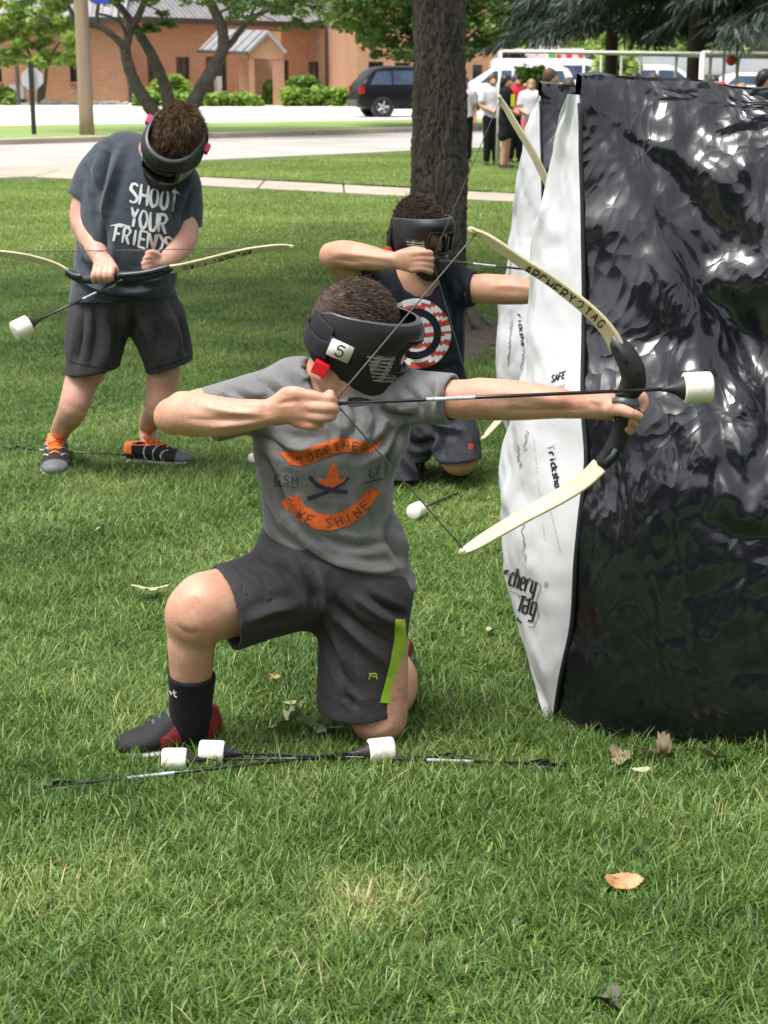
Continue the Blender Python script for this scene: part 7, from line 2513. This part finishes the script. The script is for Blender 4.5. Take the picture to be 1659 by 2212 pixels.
S = Sdf(.0055)
T3(S, [(912, 840, .04, 92, .12), (918, 900, .05, 98, .14)], .03)
T3(S, [(945, 890, .04, 72, .12), (978, 940, -.03, 58, .11), (990, 980, -.07, 50, .10), (995, 1004, -.085, 48, .10)], .03)
S.tube([f3.pt(890, 890, .05), k4 + [0.02, .06, .24], k4 + [0, .03, .11], k4 + [0, .0, .0]], [.13, .11, .095, .09], None, .03)
S.cut(f3.pt(990, 994, -.08), unit(np.array([.1, -.1, -1])), .17)
S.cut(k4 + [0, 0, .04], -UP, .2)
T3(S, [(985, 975, -.05, 40, .08), (1000, 1050, -.1, 40, .08)], .01, sub=True)
V, Fc = S.mesh(); V = relax(V, Fc, 2, .4)
qb = bvh_of(V, Fc)
V = folds(V, Fc, [([(905, 900), (940, 930), (960, 980)], -.008, .018), ([(930, 890), (950, 920), (1000, 930)], .010, .016), ([(870, 930), (900, 960), (940, 950)], -.012, .016), ([(950, 920), (945, 970), (955, 1000)], .01, .014), ([(860, 960), (880, 1000), (900, 1030)], .010, .018), ([(980, 910), (1000, 950), (1020, 980)], -.006, .018)], qb)
V = V + vnormals(V, Fc) * (.005 * fbm(V * 8, 3, 78))[:, None]
shorts3 = mesh_obj('shorts', V, Fc, M['shorts_b'], boy3)
D = Decal(bvh_of(V, Fc), .002); D.ribbon([(1013, 958), (1021, 960), (1020, 970), (1013, 969), (1013, 958)], 3); D.ribbon([(1015, 964), (1020, 964)], 5); D.build('shorts_logo', M['red_print'], shorts3)
shoe(boy3, k3 + [-.05, .42, 0], k3 + [-.06, .6, 0], ['shoe_b', 'shoe_r'], None)
shoe(boy3, k4 + [0, .42, 0], k4 + [-.02, .6, 0], ['shoe_b', 'shoe_r'], None)
face_mask(boy3, hc3, R3, .0028)
hair(boy3, hc3 + np.array([-.02, 0, .03]) @ R3, np.array([.098, .081, .106]), R3, lambda l: (l[:, 2] > .0) & (l[:, 0] < .09) | ((l[:, 0] < -.03) & (l[:, 2] > -.06)), M['hair'], 9000, .026, .001, (.9, .1, .0), 73, .25, 1.02)
# ------------------------------------------------------------------ bows and arrows
def limb_pts(f, pts): return catmull([f.pt(*p) for p in pts], 8)


def bow(label, f, upper, riser, lower, strpts, side_u, side_l, wid, riser_r, bolt=True):
    """flat laminated limbs, foam covered riser and string; all points (px, py, dY)"""
    root = thing('bow', f.pt(*riser[len(riser) // 2]), label, 'bow', 'recurve bows')
    bv = []
    for pts, sd in ((upper, side_u), (lower, side_l)):
        Q = limb_pts(f, pts)
        n = len(Q)
        w = np.interp(np.linspace(0, 1, n), [0, .75, .93, 1], [wid, wid * .72, wid * .5, wid * .42])
        t = np.interp(np.linspace(0, 1, n), [0, 1], [.0052, .0038])
        mb = MB()
        ns = len(SQ_SEC)
        mb.tube(Q, 0, sq=(w, t), side=sd)
        mb.m = [1 if (k % ns) in (3, 7) and k < (n - 1) * ns else 0 for k in range(len(mb.f))]
        o = mb.build('limb', [M['cream'], M['cream_d']], root, True)
        smooth_by_angle(o, 30)
        bv.append((bvh_of(np.array(mb.v), [tuple(x) for x in mb.f]) if False else BVHTree.FromPolygons(mb.v, mb.f), o))
        # nock block at the tip
        d = unit(Q[-1] - Q[-3])
        MB().bbox(Q[-1] + d * .004, (.011, w[-1] * .95, .0065), frame(d, np.cross(d, unit(np.array(sd) - d * np.dot(d, sd)))), .6).build('limb_tip', M['cream'], o, True)
    Q = limb_pts(f, riser)
    n = len(Q)
    rr = np.interp(np.linspace(0, 1, n), np.linspace(0, 1, len(riser_r)), riser_r)
    S = Sdf(.0035)
    S.tube(Q[::4], rr[::4], rr[::4] * .8, .012, n=4, side=side_u)
    V, Fc = S.mesh(); V = V + vnormals(V, Fc) * (.0012 * fbm(V * 60, 2, 4))[:, None]
    ris = mesh_obj('riser', V, Fc, M['foam_b'], root)
    SP = [f.pt(*p) for p in strpts]
    for i in range(len(SP) - 1):
        a, b = SP[i], SP[i + 1]
        MB().tube([a + (b - a) * t for t in np.linspace(0, 1, 8)], .0019, 6).build('bowstring', M['string'], root, True)
    return root, bv, ris


def arrow(label, nock, tip, r_tip=.033, L_tip=.062, r=.0042, fletch=True, group='foam tipped arrows', prints=True):
    nock, tip = np.array(nock, float), np.array(tip, float)
    d = unit(tip - nock); L = np.linalg.norm(tip - nock)
    root = thing('foam_arrow', (nock + tip) / 2, label, 'arrow', group)
    MB().tube([nock + d * .012, tip - d * (L_tip - .01)], r, 8).build('shaft', M['shaft'], root, True)
    MB().lathe(tip - d * L_tip, d, [(0, r_tip * .9), (.003, r_tip * .985), (.008, r_tip), (L_tip - .009, r_tip), (L_tip - .003, r_tip * .97), (L_tip, r_tip * .85), (L_tip + .0005, .003)], 32).build('foam_tip', M['foam_w'], root, True)
    MB().lathe(tip - d * (L_tip + .05), d, [(0, r * 1.3), (.014, r_tip * .2), (.034, r_tip * .42), (.0495, r_tip * .78), (.052, r_tip * .8)], 20).build('collar', M['collar'], root, True)
    MB().tube([nock - d * .012, nock + d * .014], [r * 1.5, r * 1.1], 8).build('nock', M['shaft'], root, True)
    if prints:
        MB().tube([nock + d * L * .24, nock + d * L * .37], r * 1.06, 8, caps=False).build('shaft_print', M['shaft_print'], root, True)
    if fletch:
        ref = unit(np.cross(d, UP)); w = np.cross(d, ref)
        for k in range(3):
            a = 2.094 * k + .5; v = ref * math.cos(a) + w * math.sin(a); s_ = np.cross(d, v) * .0008
            P = [nock + d * .025, nock + d * .03 + v * .012, nock + d * .05 + v * .013, nock + d * .085 + v * .004]
            mesh_obj('fletching', [p + s_ for p in P] + [p - s_ for p in P], [(0, 1, 2, 3), (7, 6, 5, 4), (0, 4, 5, 1), (1, 5, 6, 2), (2, 6, 7, 3), (3, 7, 4, 0)], M['shaft'], root, smooth=False)
    return root


# bow of the archer in front
up_ = [(1334, 752, -.16), (1318, 722, -.16), (1290, 688, -.16), (1250, 652, -.16), (1190, 606, -.155), (1130, 568, -.15), (1075, 530, -.145), (1045, 510, -.14), (1024, 500, -.14)]
lo_ = [(1296, 1006, -.16), (1262, 1038, -.16), (1210, 1072, -.155), (1140, 1110, -.15), (1070, 1150, -.145), (1024, 1178, -.14), (1004, 1189, -.14)]
rs_ = [(1336, 745, -.16), (1352, 768, -.165), (1366, 800, -.165), (1368, 828, -.16), (1354, 852, -.16), (1348, 880, -.165), (1344, 910, -.165), (1338, 940, -.16), (1322, 975, -.16), (1304, 1000, -.16)]
bw1, bv1, ri1 = bow('cream recurve bow with printed upper limb drawn by the front archer', f1, up_, rs_, lo_,
                    [(1026, 507, -.14), (722, 868, -.225), (1002, 1187, -.14)], np.array([.45, -.72, .52]), np.array([.38, -.66, -.62]), .0215,
                    [.022, .028, .031, .030, .025, .019, .019, .022, .021, .017])
c = f1.pt(1351, 868, -.165)
MB().bbox(c, (.03, .024, .011), frame(np.array([1, -.1, -.12]), UP), .5).build('grip_band', M['riser_grey'], ri1, True)
for (p, q) in (((1322, 728, -.185), (1352, 780, -.195)), ((1330, 970, -.185), (1306, 1000, -.18))):
    MB().tube([f1.pt(*p), f1.pt((p[0] + q[0]) / 2 + 4, (p[1] + q[1]) / 2, p[2] - .004), f1.pt(*q)], 0, sq=(.005, .0025), side=(0, 0, 1)).build('riser_edge', M['riser_grey'], ri1, True)
MB().bbox(f1.pt(1336, 846, -.175), (.012, .006, .005), None, .5).build('arrow_rest', M['cream'], ri1, True)
D = Decal(bv1[0][0], .001)
D.arc_text('ARCHERY', [(1133, 578), (1160, 596), (1200, 623), (1242, 650)], 20, 3.2, lw=.62)
D.arc_text('TAG', [(1262, 667), (1285, 684), (1306, 706)], 17, 3.0, lw=.62)
D.ribbon([(1249, 650), (1262, 652), (1256, 664), (1247, 662)], 2.4)
D.build('limb_lettering', M['black_ink'], bv1[0][1])
arrow('foam tipped arrow drawn level across the front archer', f1.pt(724, 872, -.225), f1.pt(1537, 836, -.185), r_tip=.0345, L_tip=.063)

# bow of the standing boy, held level
upb = [(366, 582, -.25), (400, 576, -.25), (460, 561, -.25), (520, 546, -.255), (575, 537, -.26), (612, 533, -.26), (627, 533, -.26)]
lob = [(146, 588, -.25), (120, 574, -.25), (80, 561, -.25), (30, 551, -.255), (-40, 545, -.26), (-90, 544, -.26), (-110, 545, -.26)]
rsb = [(148, 590, -.25), (170, 600, -.255), (196, 602, -.255), (230, 598, -.25), (256, 597, -.25), (300, 597, -.255), (340, 590, -.255), (368, 580, -.25)]
bw2, bv2, ri2 = bow('cream bow held level by the boy with bowed head', f2, upb, rsb, lob, [(627, 534, -.26), (250, 541, -.20), (-109, 545, -.26)],
                    np.array([.1, -.62, .72]), np.array([-.1, -.62, .72]), .0215, [.016, .02, .022, .022, .022, .023, .02, .014])
D = Decal(bv2[0][0], .001)
D.arc_text('ARCHERY', [(546, 544), (520, 551), (490, 558), (458, 567)], 12, 2.4, lw=.7)
D.arc_text('TAG', [(436, 571), (416, 576), (394, 582)], 11, 2.2, lw=.7)
D.ribbon([(444, 566), (446, 572), (440, 574)], 2)
D.build('limb_lettering', M['black_ink'], bv2[0][1])
for (a, b) in (((142, 584, -.27), (176, 596, -.275)), ((256, 594, -.275), (366, 575, -.275))):
    MB().tube(catmull([f2.pt(*a), f2.pt((a[0] + b[0]) / 2, (a[1] + b[1]) / 2 + 4, a[2] - .005), f2.pt(*b)], 6), 0, sq=(.007, .006), side=(0, -.5, .8)).build('riser_edge', M['riser_grey'], ri2, True)
arrow('foam tipped arrow pointing down from the standing boy bow', f2.pt(262, 606, -.29), f2.pt(30, 717, -.52), r_tip=.038, L_tip=.065)

# bow of the far kneeling boy
upc = [(1262, 560, -.19), (1235, 500, -.19), (1190, 410, -.19), (1150, 330, -.19), (1115, 272, -.185), (1092, 232, -.18), (1080, 212, -.18)]
loc_ = [(1262, 705, -.19), (1215, 770, -.19), (1150, 835, -.19), (1100, 885, -.185), (1062, 926, -.18), (1045, 945, -.18)]
rsc = [(1262, 556, -.19), (1278, 600, -.19), (1274, 634, -.19), (1278, 665, -.19), (1262, 708, -.19)]
bw3, bv3, ri3 = bow('cream bow aimed by the far kneeling boy, mostly hidden behind the inflatable', f3, upc, rsc, loc_,
                    [(1081, 214, -.18), (934, 560, -.2), (1046, 943, -.18)], np.array([.62, -.6, .5]), np.array([.5, -.6, -.6]), .018, [.018, .022, .02, .022, .018])
arrow('thin arrow nocked by the far kneeling boy', f3.pt(934, 560, -.205), f3.pt(1300, 600, -.19), r_tip=.033)

# arrows lying in the grass
arrow('foam arrow lying in the grass, small white tip by the red shoe', gr(1010, 1636, .02), gr(350, 1641, .032), r_tip=.0275, L_tip=.058)
arrow('longest arrow lying in the grass, white tip beside the black sock shoe', gr(1212, 1652, .018), gr(431, 1624, .038), r_tip=.0285, L_tip=.06)
arrow('foam arrow lying in the grass with its white tip by the bare knee', gr(86, 1701, .016), gr(851, 1618, .04), r_tip=.0305, L_tip=.062)
tq = gr(904, 1106, .03)
arrow('white arrow tip in the grass behind the front archer bow arm', tq + np.array([.30, .62, -.03]), tq + np.array([-.02, -.02, .005]), r_tip=.03, fletch=False, prints=False)
tq = gr(541, 992, .03)
arrow('white arrow tip barely showing beyond the front archer elbow', tq + np.array([.6, .5, -.01]), tq, r_tip=.024, fletch=False)
arrow('dark arrow lying in the grass between the standing boy shoes', gr(20, 968, .02), gr(300, 985, .02), r_tip=.012, L_tip=.03)


# ------------------------------------------------------------------ fallen leaves
def leaf(name, label, loc, size, rot, m, lobes=5, curl=.6, seed=0, tilt=(0, 0), group=None):
    r = np.random.default_rng(seed)
    n = 60
    a = np.linspace(0, 2 * np.pi, n, endpoint=False)
    rad = .55 + .45 * np.abs(np.cos(a * lobes / 2)) ** 1.4
    if lobes < 2: rad = .62 / np.sqrt((np.cos(a) / 1.5) ** 2 + np.sin(a) ** 2) * (1 - .12 * np.sin(a) ** 2)
    rad = rad * (1 + (.09 if lobes > 1 else .03) * r.normal(size=n))
    V = [(0, 0, 0)]; rings = 5
    for k in range(1, rings + 1):
        t = k / rings
        for j in range(n): V.append((math.cos(a[j]) * rad[j] * t, math.sin(a[j]) * rad[j] * t * .8, 0))
    V = np.array(V)
    V[:, 2] = curl * (.55 * V[:, 0] ** 2 + .8 * V[:, 1] ** 2 * (1 if seed % 2 else -.5)) + .22 * curl * fbm(V * 2.4 + seed, 3, seed) + .03 * np.sin(np.arctan2(V[:, 1], V[:, 0]) * lobes * 2)
    V *= size
    ct, st = math.cos(tilt[0]), math.sin(tilt[0])
    V = V @ np.array([[1, 0, 0], [0, ct, st], [0, -st, ct]])
    ct, st = math.cos(tilt[1]), math.sin(tilt[1])
    V = V @ np.array([[ct, 0, -st], [0, 1, 0], [st, 0, ct]])
    c_, s_ = math.cos(rot), math.sin(rot)
    V = V @ np.array([[c_, s_, 0], [-s_, c_, 0], [0, 0, 1]])
    V[:, 2] -= V[:, 2].min()
    Fc = [(0, 1 + j, 1 + (j + 1) % n) for j in range(n)]
    for k in range(rings - 1):
        for j in range(n):
            b0 = 1 + k * n
            Fc.append((b0 + j, b0 + n + j, b0 + n + (j + 1) % n, b0 + (j + 1) % n))
    top = len(V)
    V2 = np.vstack([V, V - [0, 0, .0012]])
    Fc = Fc + [tuple(i + top for i in f[::-1]) for f in Fc]
    return tag(mesh_obj(name, V2 + np.array(loc), Fc, m, None, True), label, 'leaf', group)


gl = 'fallen leaves on the lawn'
leaf('fallen_leaf', 'curled orange brown leaf alone on the foreground grass', gr(1343, 1912, .03), .042, .2, M['dry_leaf'], 1, .7, 3, (.5, .1), gl)
leaf('fallen_leaf', 'wide pale wilted leaf left of the raised knee', gr(322, 1284, .035), .062, .1, M['pale_leaf'], 5, .35, 4, (-.25, .1), gl)
leaf('fallen_leaf', 'large pale wilted leaf on the grass between shoe and knee', gr(628, 1572, .03), .062, .6, M['pale_leaf'], 5, .7, 5, (-.5, -.5), gl)
leaf('fallen_leaf', 'dull green leaf lying just left of the bare knee', gr(690, 1582, .025), .055, -.3, M['leaf_green_dark'], 5, .5, 6, (-.2, .2), gl)
leaf('fallen_leaf', 'crumpled tan leaf standing up against the inflatable', gr(1432, 1652, .0), .055, .8, M['tan_leaf'], 3, 1.3, 7, (-1.0, .6), gl)
leaf('fallen_leaf', 'small tan leaf scrap left of the crumpled leaf', gr(1340, 1642, .015), .032, 2.1, M['tan_leaf'], 3, 1.2, 9, (-.6, -.4), gl)
leaf('fallen_leaf', 'flat cream leaf scrap below the crumpled tan leaf', gr(1384, 1664, .03), .024, .1, M['pale_leaf'], 1, .3, 10, (.1, 0), gl)
leaf('fallen_leaf', 'broad tan leaf half tucked under the inflatable at right', gr(1535, 1640, .03), .042, -.4, M['tan_leaf'], 3, .5, 11, (-.5, .1), gl)
leaf('fallen_leaf', 'dark withered leaf at the bottom right of the grass', gr(1312, 2168, .015), .036, 1.2, M['bark'], 3, .9, 12, (.2, .3), gl)
leaf('fallen_leaf', 'small red brown leaf between the two knees of the front archer', gr(592, 1466, .03), .018, .9, M['dry_leaf'], 3, .8, 13, (.3, .2), gl)
leaf('fallen_leaf', 'pale leaf scrap right of the black sock', gr(625, 1520, .03), .02, .5, M['pale_leaf'], 1, .5, 14, (.2, .1), gl)
leaf('fallen_leaf', 'faded leaf left of the grey shirt hem', gr(212, 1147, .03), .026, 1.5, M['tan_leaf'], 3, .6, 15, (-.4, .1), gl)
leaf('fallen_leaf', 'pale leaf right of the bow lower limb', gr(1060, 1362, .03), .024, 1.9, M['tan_leaf'], 1, .5, 16, (-.2, .2), gl)


# ------------------------------------------------------------------ onlookers by the pipe frame
def onlooker(label, px, py_head, Yd, cols, yaw=0, arms='down', hair_m='hair_d', long_hair=False, lean=0, h=.013, shorts=False, legs=(-.07, .07), group='onlookers on the grass', hs=1.):
    top = at(px, py_head, Yd)
    H = top[2]
    k = H / 1.62
    base = np.array([top[0], Yd, 0])
    root = thing('person', base, label, 'person', group)
    c, s_ = math.cos(yaw), math.sin(yaw)
    W = lambda x, y, z: base + np.array([(x * c - y * s_), x * s_ + y * c, z]) * k * np.array([hs, hs, 1])
    S = Sdf(h)
    S.tube([W(0, 0, .92), W(0, 0, 1.1), W(0, .0, 1.3), W(0, 0, 1.38)], [.13, .12, .15, .08], [.09, .085, .09, .07], .03, side=(-s_, c, 0))
    S.tube([W(0, 0, 1.36), W(0, -.01, 1.45)], [.052, .05], None, .02)
    S.ell(W(0, -.015, 1.505), np.array([.074, .088, .112]) * k, np.array([[c, s_, 0], [-s_, c, 0], [0, 0, 1]]), .02)
    S.ell(W(0, -.105, 1.49), np.array([.014, .02, .02]) * k, None, .02)
    A = {'down': [((.16, 0, 1.34), (.21, .02, 1.08), (.2, -.06, .84)), ((-.16, 0, 1.34), (-.21, .02, 1.08), (-.2, -.06, .84))],
         'fold': [((.16, 0, 1.34), (.22, -.02, 1.1), (.02, -.18, 1.02)), ((-.16, 0, 1.34), (-.22, -.02, 1.1), (-.02, -.2, .98))],
         'phone': [((.16, 0, 1.34), (.25, -.06, 1.16), (.12, -.14, 1.45)), ((-.16, 0, 1.34), (-.21, .02, 1.08), (-.06, -.18, 1.0))]}[arms]
    for a in A:
        S.tube([W(*a[0]), W(*a[1]), W(*a[2])], [.048, .042, .03], None, .02)
        S.tube([W(*a[2]), W(a[2][0] * .96, a[2][1] - .035, a[2][2] - (.05 if arms == 'down' else .0))], [.032, .026], None, .02)
    for sx in legs:
        S.tube([W(sx, 0, .9), W(sx * 1.1, -.01, .5), W(sx * 1.25, .01, .1)], [.085, .06, .04], None, .02)
    V, Fc = S.mesh()
    mesh_obj('body', V, Fc, M['skin_b'], root)
    S = Sdf(h)
    S.tube([W(0, 0, .90), W(0, 0, 1.1), W(0, 0, 1.3), W(0, 0, 1.4)], [.165, .15, .175, .09], [.12, .11, .115, .08], .03, side=(-s_, c, 0))
    for a in A: S.tube([W(*a[0]), W(*(np.array(a[0]) * .35 + np.array(a[1]) * .65))], [.075, .07], None, .03)
    V, Fc = S.mesh(); V = V + vnormals(V, Fc) * (.008 * fbm(V * 9, 2, int(px)))[:, None]
    so = mesh_obj('shirt', V, Fc, M[cols[0]], root)
    S = Sdf(h)
    S.tube([W(0, 0, .95), W(0, 0, .84)], [.155, .16], [.115, .12], .03, side=(-s_, c, 0))
    for sx in legs: S.tube([W(sx, 0, .85), W(sx * 1.1, -.01, .5 if not shorts else .66), W(sx * 1.25, .01, .14 if not shorts else .6)], [.1, .08 if not shorts else .1, .06 if not shorts else .1], None, .03)
    V, Fc = S.mesh()
    mesh_obj('shorts' if shorts else 'trousers', V, Fc, M[cols[1]], root)
    for sx in legs:
        S = Sdf(h * .8); S.tube([W(sx * 1.25, .04, .04), W(sx * 1.35, -.14, .03)], [.042, .036], None, .02)
        V, Fc = S.mesh(); mesh_obj('shoe', V, Fc, M['shoe_b'], root)
    S = Sdf(h * .8)
    S.ell(W(0, .012, 1.54), np.array([.088, .106, .116]) * k, np.array([[c, s_, 0], [-s_, c, 0], [0, 0, 1]]), .02)
    if long_hair: S.tube([W(0, .06, 1.5), W(0, .085, 1.3), W(0.02, .09, 1.08)], [.085, .085, .05], [.05, .045, .03], .03, side=(-s_, c, 0))
    S.tube([W(0, -.15, 1.49), W(0, -.15, 1.38)], [.066, .07], None, .02, sub=True)
    V, Fc = S.mesh(); V = V + vnormals(V, Fc) * (.008 * fbm(V * 26, 2, int(px)))[:, None]
    mesh_obj('hair', V, Fc, M[hair_m], root)
    return root, so


onlooker('girl in white tee and black leggings with hands folded by the road', 1064, 163, 29.5, ('white_shirt', 'black_cloth'), .25, 'fold', 'hair', False)
g2, s2 = onlooker('girl with long dark hair in black tee and shorts facing right', 1094, 165, 28.6, ('black_cloth', 'black_cloth'), 1.2, 'fold', 'hair_d', True, shorts=True)
onlooker('person in red jersey and black trousers raising an arm', 1116, 164, 30.5, ('red_shirt', 'black_cloth'), .3, 'phone', 'hair_d', True)
onlooker('fair haired girl in white tee and pink shorts', 1148, 174, 29.8, ('white_shirt', 'pink_shirt'), -.2, 'fold', 'hair_bl', False, shorts=True)
onlooker('person in white tee mostly hidden by the big tree trunk', 1004, 168, 30.5, ('white_shirt', 'black_cloth'), .2, 'down', 'hair', False)
q = gr(1110, 250); q = at(1108, 217, 28.35)
tag(MB().bbox(q, (.035, .006, .10), frame(np.array([1, .2, 0]), UP), .8).build('shirt_print', M['yellowgreen'], s2), kind='stuff')
gh = 'heads showing above the inflatable'
for (lb, px, py, Yd, hm, cl2, yw) in (('brown haired person facing right behind the second inflatable', 1190, 152, 24, 'hair', 'shirt_s', 1.4), ('person with flat brown hair peeking over the black inflatable', 1411, 162, 22, 'hair', 'black_cloth', 0),
                                   ('dark haired person left of the peeking head beside the wagon', 1374, 160, 26, 'hair_d', 'white_shirt', .5), ('dark haired person behind the thick double pipe post', 1543, 167, 24, 'hair_d', 'white_shirt', .3),
                                   ('person in dark red cap and shirt next to the thick post', 1561, 180, 23, 'red_shirt', 'red_shirt', 0), ('sunlit person with short fair hair right of the red shirt', 1601, 184, 22, 'hair_bl', 'white_shirt', -.3),
                                   ('person in black top at the right edge of the picture', 1655, 156, 17, 'hair_d', 'black_cloth', .8), ('low brown haired head above the second inflatable', 1229, 172, 21, 'hair', 'black_cloth', 0)):
    onlooker(lb, px, py, Yd, (cl2, 'black_cloth'), yw, 'down', hm, False, group=gh)
